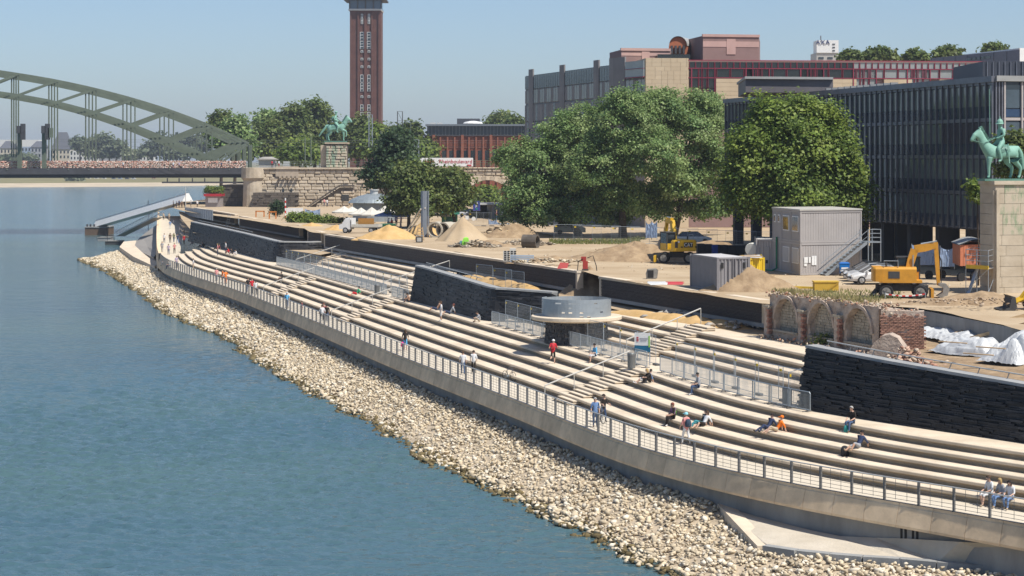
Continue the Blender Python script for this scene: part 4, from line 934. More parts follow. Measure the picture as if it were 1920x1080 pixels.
def twin(xx, y0, y1, wpx):
    mb = MB(); mb.box(QX(xx - wpx/2, YT), QX(xx + wpx/2, YT), YT - .25, YT, QZ(y1, YT), QZ(y0, YT)); o = mb.build('window', M_wframe, tw)
    n_ = max(1, int((y1 - y0) / 5))
    for i in range(n_):
        a, b = y0 + (y1 - y0) * i / n_ + .9, y0 + (y1 - y0) * (i + 1) / n_ - .5
        if b - a < .8: continue
        MB().box(QX(xx - wpx/2 + 1.1, YT), QX(xx + wpx/2 - 1.1, YT), YT - .3, YT - .24, QZ(b, YT), QZ(a, YT)).build('pane', M_glass, o)
for xx in (678.8, 691.9):
    twin(xx, 26, 45, 4.2); twin(xx, 60, 76, 7.6); twin(xx, 77, 92, 7.6); twin(xx, 140, 154, 6); twin(xx, 155, 171.5, 6); twin(xx, 196, 208, 6); twin(xx, 210, 223, 6)
    for y in (94.5, 108.5, 123, 179): twin(xx, y, y + 4.6, 4.8)

# ================================================================= brick hall behind the viaduct
M_hbrick = mat('hall_brick', (0.22, 0.075, 0.045), .95, .15, .6, col2=(.30, .115, .07))
YH = 560
hb = thing('brick_hall', (QX(880, YH), YH, 6), 'low red brick hall with tall piers and a dark glass storey on its roof', 'building')
x0, x1 = QX(797, YH), QX(990, YH)
MB().box(x0, x1, YH, YH + 40, 4, QZ(255, YH)).build('wall', M_hbrick, hb)
for i in range(14):
    xx = 811 + i * 13.4; big = i % 4 == 0; MB().box(QX(xx, YH), QX(xx + (5 if big else 3), YH), YH - (.9 if big else .5), YH, 4, QZ(253 if big else 257, YH)).build('pier', M_hbrick, hb)
    f = MB(); f.box(QX(xx + 4.6, YH), QX(xx + 12, YH), YH - .05, YH + .1, QZ(300, YH), QZ(282, YH)); f.build('window', M_glass, hb)
    for k in range(4): MB().box(QX(xx + 4, YH), QX(xx + 13, YH), YH - .2, YH, QZ(277 - 4*k, YH), QZ(275 - 4*k, YH)).build('brick_band', M_hbrick, hb)
MB().box(x0 - .4, x1, YH - .5, YH + 41, QZ(255, YH), QZ(253, YH)).build('parapet', M_bdark, hb)
M_roofgl = mat('roof_storey_glass', (.03, .04, .05), .15, .3, .3, spec=.6)
MB().box(QX(800, YH) , x1, YH + 3, YH + 40, QZ(253, YH), QZ(236, YH)).build('glass_storey', M_roofgl, hb)
for xx in np.arange(802, 990, 6.5): MB().box(QX(xx, YH), QX(xx, YH) + .15, YH + 2.9, YH + 3.0, QZ(253, YH), QZ(236, YH)).build('mullion', M_post, hb)
MB().box(QX(797, YH), x1, YH + 2, YH + 41, QZ(236, YH), QZ(232.5, YH)).build('roof_slab', plain('roof_grey', (.16, .18, .2)), hb)
MB().box(QX(855, YH), QX(898, YH), YH + 10, YH + 25, QZ(232.5, YH), QZ(221, YH)).build('plant_room', plain('plant_grey', (.07, .075, .085)), hb)
MB().lathe([(2.9, QZ(231, YH)), (2.4, QZ(228, YH)), (.6, QZ(226, YH))], 12, (QX(886, YH), YH + 6, 0)).build('skylight', M_white, hb)
for xx in (805, 818): MB().box(QX(xx, YH), QX(xx + 9, YH), YH + 6, YH + 12, QZ(232.5, YH), QZ(229, YH)).build('duct', plain('duct_grey', (.5, .5, .48)), hb)

# chimney lattice mast, catenary and lamp posts along the railway
def mast(x, y0, y1, Y, w_, label, m=M_bdark, lattice=True):
    t = thing('railway_mast', (QX(x, Y), Y, QZ(y1, Y)), label, 'mast'); zb, zt2 = QZ(y1, Y), QZ(y0, Y); X = QX(x, Y)
    if lattice:
        for sx in (-1, 1):
            for sy_ in (-1, 1): MB().bar((X + sx*w_/2, Y + sy_*w_/2, zb), (X + sx*w_/2, Y + sy_*w_/2, zt2), .14).build('leg', m, t)
        nn = max(3, int((zt2 - zb) / (w_ * 1.6)))
        mb = MB()
        for i in range(nn):
            a = zb + (zt2 - zb) * i / nn; b = zb + (zt2 - zb) * (i + 1) / nn; s_ = 1 if i % 2 else -1
            mb.bar((X - s_*w_/2, Y - w_/2, a), (X + s_*w_/2, Y - w_/2, b), .09); mb.bar((X - w_/2, Y - w_/2, b), (X + w_/2, Y - w_/2, b), .09)
        mb.build('lattice', m, t)
    else: MB().tube((X, Y, zb), (X, Y, zt2), w_/2, w_/2.6, 8).build('pole', m, t)
    return t
mast(750, 209, 262, 520, 1.3, 'dark lattice mast standing among the trees right of the brick tower')
mast(695, 215, 275, 515, .9, 'thin lattice signal mast in front of the brick tower', M_steel)
mast(572, 258, 306, 500, .35, 'left one of two slim catenary poles on the abutment', M_bridge, False)
mast(583, 258, 306, 500, .35, 'right one of two slim catenary poles on the abutment', M_bridge, False)
mast(714, 245, 290, 508, .35, 'slim catenary pole behind the dark tree', M_bridge, False)
mast(770, 228, 300, 508, .3, 'slim lamp pole right of the lattice mast', M_bridge, False)
mast(781, 262, 298, 505, 1.2, 'stubby pale lattice signal gantry left of the banner', M_steel)
for i, (x, w_) in enumerate(((36, 3.2), (82, 4.0))):
    t = thing('signal_mast', (QX(x, 505), 505, 13.4), ('dark railway signal mast on the bridge near the left edge', 'wide railway signal cabin mast on the bridge')[i], 'mast')
    mb = MB(); X = QX(x, 505); mb.box(X - .5, X + .5, 505, 506, 13.4, QZ(238, 505)); mb.build('post', M_bridge, t)
    for k, (dx, y0, y1) in enumerate(((-4, 250, 236), (3, 262, 232), (9, 258, 240))[: 2 + i]): MB().box(QX(x + dx, 504), QX(x + dx, 504) + 1.1, 503.5, 504.5, QZ(y0, 504), QZ(y1, 504)).build('signal_box', M_bdark if k != 2 else M_bridge, t)
mb = MB(); 
# catenary wires
cw = thing('catenary_wires', (QX(300, 500), 500, 17), 'thin overhead wires above the railway', 'wire')
for y in (262, 266, 274): MB().bar((QX(100, 506), 506, QZ(y, 506)), (QX(960, 506), 506, QZ(y + 2, 506)), .05).build('wire', M_post, cw)

# ================================================================= far bank
mb = MB(); pts = [P(-700, 353, ZW), P(-200, 352, ZW), P(0, 351.5, ZW), P(150, 350.5, ZW), P(300, 349.5, ZW), P(420, 348, ZW), P(700, 346, ZW)]
rows = []
for dz, dy in ((-.3, -3), (.7, 15), (2.2, 45), (3.0, 80), (3.4, 120), (5.2, 160), (5.2, 6000)): rows.append([(p.x * (1 + dy / p.y), p.y + dy, ZW + dz) for p in pts])
for nm, a, b, m in (('far_beach', 0, 3, mat('far_sand', (.46, .38, .27), .95, .12, .05)), ('far_meadow', 2, 7, mat('far_grass', (.17, .15, .07), .95, .3, .03, col2=(.22, .20, .09)))):
    g_ = MB(); g_.grid(rows[a:b]); g_.build(nm, m, kind='structure', label={'far_beach': 'pale sandy beach along the far bank', 'far_meadow': 'dry meadow on the far bank'}[nm])
r = random.Random(4); YF = 1600
def house(x0, x1, y0, y1, wall, roof, label, hip=6, Y=YF, wins=True):
    zb, zt2 = QZ(y1, Y) - 4, QZ(y0, Y); t = thing('far_building', ((QX(x0, Y) + QX(x1, Y)) / 2, Y, zb), label, 'building'); X0, X1 = QX(x0, Y), QX(x1, Y)
    MB().box(X0, X1, Y, Y + 14, zb, zt2).build('wall', plain('far_wall_' + wall, WALLC[wall], .9), t)
    if hip: MB().add([(X0 - .5, Y - .5, zt2), (X1 + .5, Y - .5, zt2), (X1 + .5, Y + 14, zt2), (X0 - .5, Y + 14, zt2), (X0 + (X1-X0)*.25, Y + 7, zt2 + hip), (X1 - (X1-X0)*.25, Y + 7, zt2 + hip)], [(0, 1, 5, 4), (1, 2, 5), (2, 3, 4, 5), (3, 0, 4)]).build('roof', plain('far_roof_' + roof, ROOFC[roof], .9), t)
    if wins:
        n_ = max(2, int((x1 - x0) / 6))
        for i in range(n_):
            for k in range(2):
                xa_ = x0 + (x1 - x0) * (i + .3) / n_; mb = MB(); zz = zb + 4 + (zt2 - zb - 4) * (.18 + .45 * k); mb.box(QX(xa_, Y), QX(xa_ + (x1-x0)/n_*.42, Y), Y - .12, Y, zz, zz + (zt2 - zb - 4) * .24); mb.build('window', M_glass, t)
WALLC = {'white': (.6, .6, .58), 'cream': (.5, .45, .36), 'blue': (.28, .34, .42), 'grey': (.32, .33, .35), 'red': (.3, .1, .08)}; ROOFC = {'slate': (.10, .105, .12), 'dark': (.06, .05, .05), 'red': (.25, .08, .05)}
house(0, 26, 278, 300, 'cream', 'slate', 'gabled house with a slate roof at the left edge of the far bank'); house(40, 58, 275, 296, 'blue', 'slate', 'boxy blue grey building on the far bank', 0)
house(58, 84, 276, 298, 'grey', 'slate', 'dark grey building on the far bank behind the signal mast', 5); house(97, 131, 280, 300, 'cream', 'slate', 'villa with a steep slate roof and cream walls on the far bank', 14)
house(131, 186, 283, 302, 'white', 'slate', 'long low white building with a row of windows on the far bank', 0); house(188, 260, 286, 298, 'grey', 'slate', 'long grey flat building on the far bank', 0, wins=False); house(262, 286, 285, 302, 'white', 'slate', 'small white cube house on the far bank', 0)
house(0, 72, 262, 272, 'white', 'slate', 'long white stand far behind the houses', 0, 1900, False); house(112, 134, 264, 280, 'white', 'slate', 'pale green topped block far behind the villa', 0, 1900, False)
# parked vehicles on the far bank
def far_car(x, y, w_, h, col, label, i):
    Y = 1500; c = Q(x, y, Y); s = Y / F; mb = MB(); L_, H_ = w_ * s, h * s
    mb.extrude([(-L_/2, .3), (L_/2, .3), (L_/2, H_*.55), (L_*.32, H_*.62), (L_*.2, H_), (-L_*.38, H_), (-L_*.5, H_*.6)], c, (1, 0, 0), Z, (0, 1, 0), 2.2)
    t = thing('parked_vehicle', tuple(c), label, 'vehicle', 'vehicles parked on the far bank'); mb.build('body', plain('far_car_%d' % i, col, .4), t)
    for dx in (-.3, .3): w2 = MB(); w2.tube((c.x + dx*L_, c.y - .05, c.z + .4), (c.x + dx*L_, c.y + .3, c.z + .4), .4, n=8); w2.build('wheel', M_black, t)
    w2 = MB(); w2.box(c.x - L_*.3, c.x + L_*.15, c.y - .03, c.y, c.z + H_*.62, c.z + H_*.9); w2.build('window', M_glass, t)
fc = [(3, 341, 7, 4, (.6, .6, .6), 'white'), (20, 341, 12, 4.5, (.4, .2, .2), 'dark red'), (42, 339, 9, 4.5, (.6, .6, .6), 'white'), (54, 339, 9, 5, (.62, .62, .62), 'white'), (123, 339, 24, 6, (.5, .02, .03), 'long bright red'), (156, 338, 9, 4.5, (.6, .6, .58), 'white'), (167, 338, 10, 5, (.55, .55, .55), 'silver'), (181, 337, 9, 4.5, (.65, .65, .65), 'white'), (195, 337, 9, 4, (.6, .6, .6), 'white'), (213, 337, 8, 4, (.1, .12, .2), 'dark blue'), (225, 337, 9, 4, (.3, .35, .45), 'blue'), (238, 337, 8, 4.5, (.08, .08, .1), 'black'), (250, 337, 9, 4, (.55, .55, .55), 'silver'), (288, 335, 7, 3, (.4, .1, .1), 'dark red')]
PLC = ['at the left edge', 'second from the left edge', 'left one of a pair under the bridge', 'right one of a pair under the bridge', 'longest of the row', 'just right of the red one', 'second right of the red one', 'third right of the red one', 'fourth right of the red one', 'midway in the right half of the row', 'between a dark blue and a black one', 'darkest in the right half of the row', 'last but one at the right', 'last at the right end of the row']
for i, (x, y, w_, h, c, nm) in enumerate(fc): far_car(x, y, w_, h, c, f'{nm} vehicle parked on the far bank, {PLC[i]}', i)
# ================================================================= facades
class Facade:
    def __init__(s, t, A, B, z0=0.0):
        s.t = t; s.A = V3((A[0], A[1], z0)); d = V3((B[0]-A[0], B[1]-A[1], 0)); s.L = d.length; s.u = d / s.L; s.n = V3((s.u.y, -s.u.x, 0))
        if s.n.dot(-s.A) < 0: s.n = -s.n
    def pt(s, a, z, d=0.0): return s.A + s.u * a + V3((0, 0, z - s.A.z)) + s.n * d
    def blk(s, a0, a1, z0, z1, d0, d1, name, m, parent=None):
        mb = MB(); mb.frame(s.pt((a0+a1)/2, (z0+z1)/2, (d0+d1)/2), s.u, s.n, (0,0,1), (a1-a0)/2, abs(d1-d0)/2, (z1-z0)/2); return mb.build(name, m, parent or s.t)
# ---- black office building
M_fin = mat('black_steel_fin', (0.17, 0.175, 0.20), 0.45, .15, 1, metal=.6)
M_spand = mat('dark_blue_spandrel', (0.03, 0.042, 0.065), 0.2, .2, 1, spec=.5)
M_pane = mat('office_pane', (0.10, 0.125, 0.125), 0.05, 0, spec=.75)  # pane colour lifted to imitate reflections and the interior behind
M_panel2 = mat('dark_blind_panel', (0.035, 0.034, 0.042), .6, .1, 1)
ofA, ofB = (QX(1362, 233), 233.0), (40.95, 167.6)
off_t = thing('office_building', (36, 190, 6), 'long black steel and glass office building raised on dark pillars', 'building')
fc_ = Facade(off_t, ofA, ofB, 6.0); ZB, ZT = 9.9, 23.0; SH = (ZT - .5 - ZB) / 4
mb = MB(); ob = [ofA, ofB, (ofB[0] + 15, ofB[1] + 3.6), (ofA[0] + 15, ofA[1] + 3.6)]; mb.prism([(p[0] + .25, p[1] + .06) for p in ob], ZB + .02, ZT - .05); mb.build('core', M_spand, off_t)
fc_.blk(-.3, fc_.L + .2, ZT - .5, ZT, -.4, .35, 'roof_edge', M_fin)
for k in range(5): fc_.blk(0, fc_.L, ZB + k*SH - (.22 if k else .0), ZB + k*SH + .10, -.1, .12, 'floor_band', M_fin)
NBy = int(fc_.L / 1.2); bwid = fc_.L / NBy; ang = math.atan2(fc_.u.y, fc_.u.x)
fin_me = MB().box(-.05, .05, -.11, .11, ZB - .05 - 6, ZT - .5 - 6).mesh('fin', M_fin); pane_me = MB().box(-bwid/2 + .09, bwid/2 - .09, -.02, .02, 0, SH*.56).mesh('pane', M_pane); sp_me = MB().box(-bwid/2 + .09, bwid/2 - .09, -.03, .03, 0, SH*.31).mesh('spandrel', M_spand); bl_me = MB().box(-bwid/2 + .09, bwid/2 - .09, -.03, .03, 0, SH*.56).mesh('blind', M_panel2)
for i in range(NBy + 1):
    inst('fin', fin_me, off_t, fc_.pt(i * bwid, 6.0, .12), (0, 0, ang))
    if i == NBy: break
    for k in range(4):
        z = ZB + k*SH; inst('spandrel', sp_me, off_t, fc_.pt((i + .5)*bwid, z + .11, .02), (0, 0, ang))
        bl = (k == 2 and NBy - 9 < i < NBy - 2) or (k == 0 and i in (NBy - 24, NBy - 23))
        inst('blind_panel' if bl else 'pane', bl_me if bl else pane_me, off_t, fc_.pt((i + .5)*bwid, z + SH*.35, .02), (ru(-.012, .012), 0, ang + ru(-.012, .012)))
M_pill = plain('dark_pillar', (.035, .036, .045), .6)
for i in range(0, NBy, 5):
    a = (i + 1) * bwid; fc_.blk(a - .35, a + .35, 5.6, ZB, -1.6, -.5, 'pillar', M_pill); fc_.blk(a - .35, a + .35, 5.6, ZB, -8.5, -7.4, 'pillar', M_pill)
fc_.blk(0, fc_.L, ZB - .12, ZB + .01, -14.5, 0, 'soffit', M_pill)
Mcol = mat('pale_stone_cladding', (.40, .34, .27), .85, .1, 1)
for i, a in enumerate(np.arange(6, fc_.L - 2, 6.3)): fc_.blk(a, a + 1.1, 5.8, ZB - .13, -13.5, -12.8, 'lit_column', Mcol)  # columns clad in pale stone
# right wing facing the camera
rw = Facade(off_t, (41.0, 167.5), (62, 172.6), 6.0)
rw.blk(.2, 20, 9.9, ZT - .06, -12, -.1, 'wing_core', M_spand)
rw.blk(0, 20.5, ZT - .45, ZT + .02, -12, .35, 'wing_roof_edge', M_cap)
M_wpane = mat('wing_window', (.05, .075, .10), .08, .25, .4, spec=.7); M_wfr = plain('wing_frame', (.42, .38, .36), .5)
for k in range(4):
    z = ZB + k*SH
    for i in range(4):
        a = .9 + i * 1.62; f = rw.blk(a + .08, a + 1.54, z + SH*.30, z + SH*.92, -.08, 0, 'window', M_wpane); rw.blk(a + .08, a + 1.54, z + SH*.06, z + SH*.27, -.08, .02, 'blue_panel', plain('blue_panel', (.03, .06, .12), .3))
    rw.blk(.6, 20, z - .12, z + .12, -.08, .08, 'sill_band', M_wfr)
for i in range(6): a = .84 + i * 1.62; rw.blk(a - .07, a + .07, ZB, ZT - .5, -.05, .18, 'mullion', M_wfr)
for a in (0, .28, .56): rw.blk(a, a + .14, ZB, ZT - .5, -.1, .12, 'corner_fin', M_fin)
# roof structures
a = fc_.pt(fc_.L * .17, 0, -5); MB().prism([(QX(1400, 214), 222), (QX(1398, 206), 206), (QX(1562, 208), 208), (QX(1562, 216), 222)], ZT - .1, 24.3).build('penthouse', plain('penthouse_grey', (.11, .10, .105), .6), off_t)
MB().prism([(QX(1396, 206), 205.6), (QX(1564, 207), 207.6), (QX(1564, 216), 222.5), (QX(1398, 214), 222.5)], 24.3, 24.55).build('penthouse_roof', M_cap, off_t)
MB().box(QX(1843, 178), 70, 178, 190, ZT, QZ(115, 178)).build('plant_block', plain('plant_dark', (.045, .05, .065), .5), off_t)
for i in range(8): mb = MB(); x = QX(1850 + i * 11, 178); mb.box(x, x + .08, 177.9, 178, ZT, QZ(115, 178)); mb.build('panel_joint', M_fin, off_t)
for i in range(14): p = fc_.pt(fc_.L * (.34 + .024 * i), ZT, -1.5); MB().box(p.x - .35, p.x + .35, p.y, p.y + .5, ZT, ZT + .35).build('roof_vent', M_cap, off_t)

# ---- long grey block far right
gb_ = thing('grey_slab_block', (QX(1850, 330), 330, 6), 'long plain blue grey block behind the office roof', 'building')
f = Facade(gb_, (QX(1745, 345), 345), (QX(1912, 318), 318), 6); f.blk(0, f.L, 6, 16 + 196*331/F, -20, 0, 'wall', plain('slab_blue_grey', (.15, .165, .20), .6))
for i in range(7): f.blk(f.L*i/7, f.L*i/7 + .2, 20, 16 + 195*331/F, 0, .08, 'seam', M_fin)
for i in range(5): f.blk(f.L*(.42 + i*.05), f.L*(.42 + i*.05) + 2, QZ(112, 331), QZ(107.5, 331), -.05, .06, 'window', M_glass)
f2 = Facade(gb_, (QX(1912, 318), 318), (QX(2100, 322), 322), 6); f2.blk(0, f2.L, 6, 16 + 207*318/F, -20, 0, 'end_wall', M_white)

# ---- pink and beige hotel
M_beige = mat('beige_stone_panels', (0.46, 0.36, 0.24), .85, .08, .3, col2=(.52, .42, .29), obj_rand=.05)
M_pink = mat('pink_plaster', (.46, .30, .26), .9, .08, .5); M_mauve = mat('mauve_plaster', (.24, .155, .14), .9, .08, .5)
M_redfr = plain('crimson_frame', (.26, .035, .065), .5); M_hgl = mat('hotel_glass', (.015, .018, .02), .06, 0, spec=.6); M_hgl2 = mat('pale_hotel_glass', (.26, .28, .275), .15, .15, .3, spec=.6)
M_lshade = mat('shade_grey_stone_panels', (.22, .205, .20), .7, .1, .4, obj_rand=.12)  # left facade stone: the shade on that side is put into the grey
ht = thing('hotel_building', (40, 288, 6), 'pink and beige hotel with crimson window frames', 'building')
hA, hB = (QX(1210, 285), 285.0), (QX(1850, 290.0), 290.0)
h = Facade(ht, hA, hB, 6); pxl = lambda x: (x - 1210) / 640 * h.L; ZH = QZ(112.5, 286)
zz = lambda y: QZ(y, 287)
h.blk(pxl(1288), h.L, 6, ZH - .05, -25, -.35, 'core', M_mauve)
h.blk(0, pxl(1290), 6, QZ(109, 285), -20, -.02, 'stone_core', M_beige)
r0 = 0
for r_ in range(12):                                # stone slabs of the blank block
    y1 = 110 + r_ * 8.0
    x = 1143 + (6 if r_ % 2 else 0) if r_ > 4 else 1210.5
    x = max(1210.5, x)
    while x < 1289: x2 = min(x + rnd.choice((11.5, 17.5)), 1289.5); h.blk(pxl(x) + .015, pxl(x2) - .015, zz(y1 + 7.8), zz(y1), -.02, .05, 'stone_slab', M_beige); x = x2
def hwin(x0, x1, y0, y1, pale, name='window'):
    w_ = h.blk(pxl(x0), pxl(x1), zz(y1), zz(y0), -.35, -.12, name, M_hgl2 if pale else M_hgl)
    for (a, b, c, d) in ((x0, x0 + .55, y0, y1), (x1 - .55, x1, y0, y1)): h.blk(pxl(a), pxl(b), zz(d), zz(c), -.12, .02, 'frame', M_redfr, w_)
x = 1291.0; i = 0
while x < 1838:
    wd = 11.8; pale = x > 1590
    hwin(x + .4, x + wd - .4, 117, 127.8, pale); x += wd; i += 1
for y in (113.5, 128.5, 146.2): h.blk(pxl(1289), h.L, zz(y + .9), zz(y - .5), -.1, .06, 'crimson_band', M_redfr)
x = 1342.0
for i, x in enumerate(np.arange(1342, 1830, 26.2)):
    bay = (int((x - 1342) / 26.2) % 4) in (2, 3) 
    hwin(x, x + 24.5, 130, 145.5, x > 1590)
    if not bay:
        for r_ in range(6): h.blk(pxl(x - 1), pxl(x + 25.4), zz(155.2 + r_*8), zz(147.5 + r_*8), -.35, .02 - .01*(r_ % 2), 'stone_slab', M_beige)
for bx in (1296, 1397, 1499, 1598, 1700):
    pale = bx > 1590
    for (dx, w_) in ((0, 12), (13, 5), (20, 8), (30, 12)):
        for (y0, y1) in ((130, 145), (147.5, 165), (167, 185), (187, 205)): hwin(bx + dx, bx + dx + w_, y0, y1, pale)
    for dx in (-1.5, 42): h.blk(pxl(bx + dx), pxl(bx + dx + 1.2), zz(206), zz(128), -.1, .1, 'crimson_post', M_redfr)
# receding left facade
lA, lB, lC = (QX(984, 334.6), 334.6), (QX(1143, 295), 295.0), (QX(1210, 285.3), 285.3)
for (A_, B_, nm) in ((lA, lB, 0), (lB, lC, 1)):
    f = Facade(ht, A_, B_, 6); zt_ = ZH - .3; f.blk(0, f.L, 6, zt_, -14, -.15, 'wing_core', M_lshade); nn = int(f.L / 1.15)
    for i in range(nn):
        a = f.L * i / nn; b = f.L * (i + 1) / nn; pil = i % 14 in (2, 3) or (nm == 1 and i < 2)
        if pil: f.blk(a, b, zt_ - 9, zt_ + 1.0, -.15, .08, 'stone_pier', M_lshade); continue
        f.blk(a + .06, b - .06, zt_ - 2.3, zt_ - .1, -.15, -.02, 'window', mat('attic_glass', (.06, .075, .09), .2, .2, 1, spec=.6))
        f.blk(a + .06, b - .06, zt_ - 4.7, zt_ - 2.5, -.15, -.04, 'window', M_hgl2 if i % 3 else M_lshade)
        for k in range(2):
            z1 = zt_ - 5.0 - k * 2.9
            f.blk(a + .02, b - .02, z1 - 2.7, z1, -.15, .0, 'window' if i % 4 == 1 else 'stone_panel', mat('wing_glass', (.10, .12, .14), .15, .2, 1, spec=.6) if i % 4 == 1 else M_lshade)
    if nm == 1: f.blk(f.L*.5, f.L + .1, QZ(145, 288), QZ(115, 288), -.1, .35, 'bay_window', M_hgl2); f.blk(f.L*.5, f.L + .1, QZ(146, 288), QZ(144.6, 288), -.1, .45, 'crimson_band', M_redfr); f.blk(f.L*.5, f.L + .1, QZ(130, 288), QZ(129, 288), -.1, .45, 'crimson_band', M_redfr)
# roof blocks
def rblock(x0, xm, x1, yt, yb, Y, nm, m1, m2):
    A0, A1, A2 = (QX(x0, Y + 9), Y + 9), (QX(xm, Y), Y), (QX(x1, Y + 1.5), Y + 1.5); MB().prism([A0, A1, A2, (A2[0] + 2, Y + 16), (A0[0] + 2, Y + 18)], ZH - 1.2, QZ(yt, Y)).build(nm, m1, ht)
    f = Facade(ht, A1, A2, 6); f.blk(0, f.L, QZ(yt + (yb - yt)*.45, Y), QZ(yt + (yb - yt)*.22, Y), -.1, .05, 'pink_stripe', m2); f.blk(f.L*.42, f.L*.58, QZ(yt + (yb - yt)*.75, Y), QZ(yt + (yb - yt)*.12, Y), -.1, .09, 'pink_cross', m2); f.blk(-.1, f.L + .1, QZ(yt, Y) - .15, QZ(yt, Y) + .25, -.3, .15, 'coping', M_pink)
rblock(1143, 1165, 1256, 93, 118, 300, 'roof_block', M_mauve, M_pink); rblock(1291, 1318, 1423, 67, 113, 300, 'roof_block', M_mauve, M_pink)
mb = MB(); Yo = 306; c0, r_ = QX(1271, Yo), (QX(1288, Yo) - QX(1254, Yo)) / 2; zc = QZ(87, Yo); arcp = [(c0 + r_*math.cos(t), zc + r_*1.05*math.sin(t)) for t in np.linspace(0, math.pi, 13)]
mb.extrude([(p[0] - c0, p[1] - zc) for p in arcp] + [(-r_, QZ(104, Yo) - zc), (r_, QZ(104, Yo) - zc)], (c0, Yo, zc), (1, 0, 0), (0, 0, 1), (.3, 1, 0), 9); mb.build('barrel_lantern', mat('orange_plaster', (.40, .13, .06), .85, .1, 1), ht)
mb = MB()
for p, q in zip(arcp[:-1], arcp[1:]): mb.add([(p[0], Yo - .3, p[1] + .1), (q[0], Yo - .3, q[1] + .1), (q[0] + 3, Yo + 9.5, q[1] + .1), (p[0] + 3, Yo + 9.5, p[1] + .1)], [(0, 1, 2, 3)])
mb.build('barrel_roof', M_cap, ht)
for i in range(4): MB().box(QX(1257 + i*7.5, Yo), QX(1261 + i*7.5, Yo), Yo - .7, Yo - .1, QZ(101, Yo), QZ(86, Yo)).build('roof_sign_letter', M_bdark, ht)
MB().box(QX(1231, 300), QX(1292, 300), 298, 306, ZH - .5, QZ(103, 300)).build('roof_glazing', M_hgl, ht)
# ---- white office tower with three letters
ax = thing('white_tower_block', (QX(1548, 900), 900, 6), 'distant white tower block with three navy letters', 'building'); x0, xm, x1 = QX(1526, 905), QX(1531, 900), QX(1572, 900)
MB().prism([(x0, 915), (xm, 900), (x1, 900), (x1, 915)], 6, QZ(99, 900)).build('lower_block', plain('tower_beige', (.42, .40, .36)), ax)
MB().prism([(x0 + 1, 913), (xm, 899.5), (x1, 899.5), (x1, 913)], QZ(99, 900), QZ(75.5, 900)).build('upper_block', M_white, ax)
for y in (83, 89, 95): MB().box(QX(1561, 899), QX(1566, 899), 899.3, 899.5, QZ(y + 1, 900), QZ(y - 1, 900)).build('window', M_glass, ax)
for x in (1535, 1552): MB().box(QX(x, 899), QX(x + 10, 899), 899.8, 900, QZ(111, 900), QZ(107, 900)).build('window', M_glass, ax)
text_mesh('AXA', 2.9, plain('navy_letter', (.015, .03, .12)), 'roof_letters', ax, (QX(1543, 899), 899.3, QZ(79.7, 900)), (math.pi/2, 0, 0), ext=.1, spacing=1.15)
MB().tube((QX(1539, 905), 905, QZ(76, 905)), (QX(1539, 905), 905, QZ(67, 905)), .3, n=6).build('antenna', M_post, ax)

# ================================================================= near pedestal
M_tra = mat('travertine', (0.40, 0.335, 0.245), .9, .12, .7, bump=.3, bscale=6, col2=(.52, .45, .345), obj_rand=.07)
M_tra2 = mat('stained_travertine', (0.25, 0.30, 0.19), .9, .12, 1.1, bump=.3, bscale=6, col2=(.48, .415, .315), contrast=(.40, .52), stretch=(1.5, 1.5, .5), detail=9)
pd = thing('stone_pedestal', (38, 148, 5.9), 'tall smooth stone pedestal with green stains at the right edge', 'pedestal')
C0, C1, C2 = (36.0, 147.0), (35.42, 149.3), (41.0, 148.25); ZP = QZ(346, 148)
pf = Facade(pd, C0, C2, 5.9); pl = Facade(pd, C1, C0, 5.9)
MB().prism([(C1[0] + .15, C1[1]), (C0[0] + .15, C0[1] + .12), (C2[0], C2[1] + .12), (C2[0] - .5, C2[1] + 2.3)], 5.5, ZP).build('core', M_tra, pd)
for f, n_ in ((pf, 3), (pl, 1)):
    z = 5.6
    while z < ZP - .1:
        h_ = .78; a = -.0; sh = ru(.3, .9) if n_ > 1 else 0; z1 = min(z + h_, ZP)
        cuts = [0] + ([sh + k * 1.75 for k in range(4) if sh + k*1.75 < f.L - .3]) + [f.L] if n_ > 1 else [0, f.L]
        for a, b in zip(cuts[:-1], cuts[1:]): f.blk(a + .012, b - .012, z + .012, z1 - .012, -.1, .02, 'stone', M_tra2 if n_ > 1 and z > ZP - 4.5 and .6 < (a + b)/2 < 3.2 else M_tra)
        z += h_
pf.blk(.05, .28, 5.9, ZP - .4, .02, .12, 'corner_strip', M_tra); pl.blk(pl.L - .35, pl.L - .08, 5.9, ZP - .4, .02, .1, 'corner_strip', M_tra)
MB().prism([(C1[0] - .12, C1[1] + .1), (C0[0] - .1, C0[1] - .16), (C2[0] + .1, C2[1] - .15), (C2[0] - .4, C2[1] + 2.4)], ZP, ZP + .28).build('cap', M_tra, pd)
MB().prism([(C1[0] - .4, C1[1] + 1), (C0[0] - .5, C0[1] - .7), (C2[0] + 1, C2[1] - .8), (C2[0] + 1, C2[1] + 2.5)], 4.6, 5.9).build('footing', M_earth, pd)
for i in range(8):
    for k in range(3): f = pf; a = -.6 + i * .75; f.blk(a + .02, a + .72, 5.0 + k*.3, 5.28 + k*.3, .75, .9 + ru(0, .12), 'footing_stone', M_masonry)

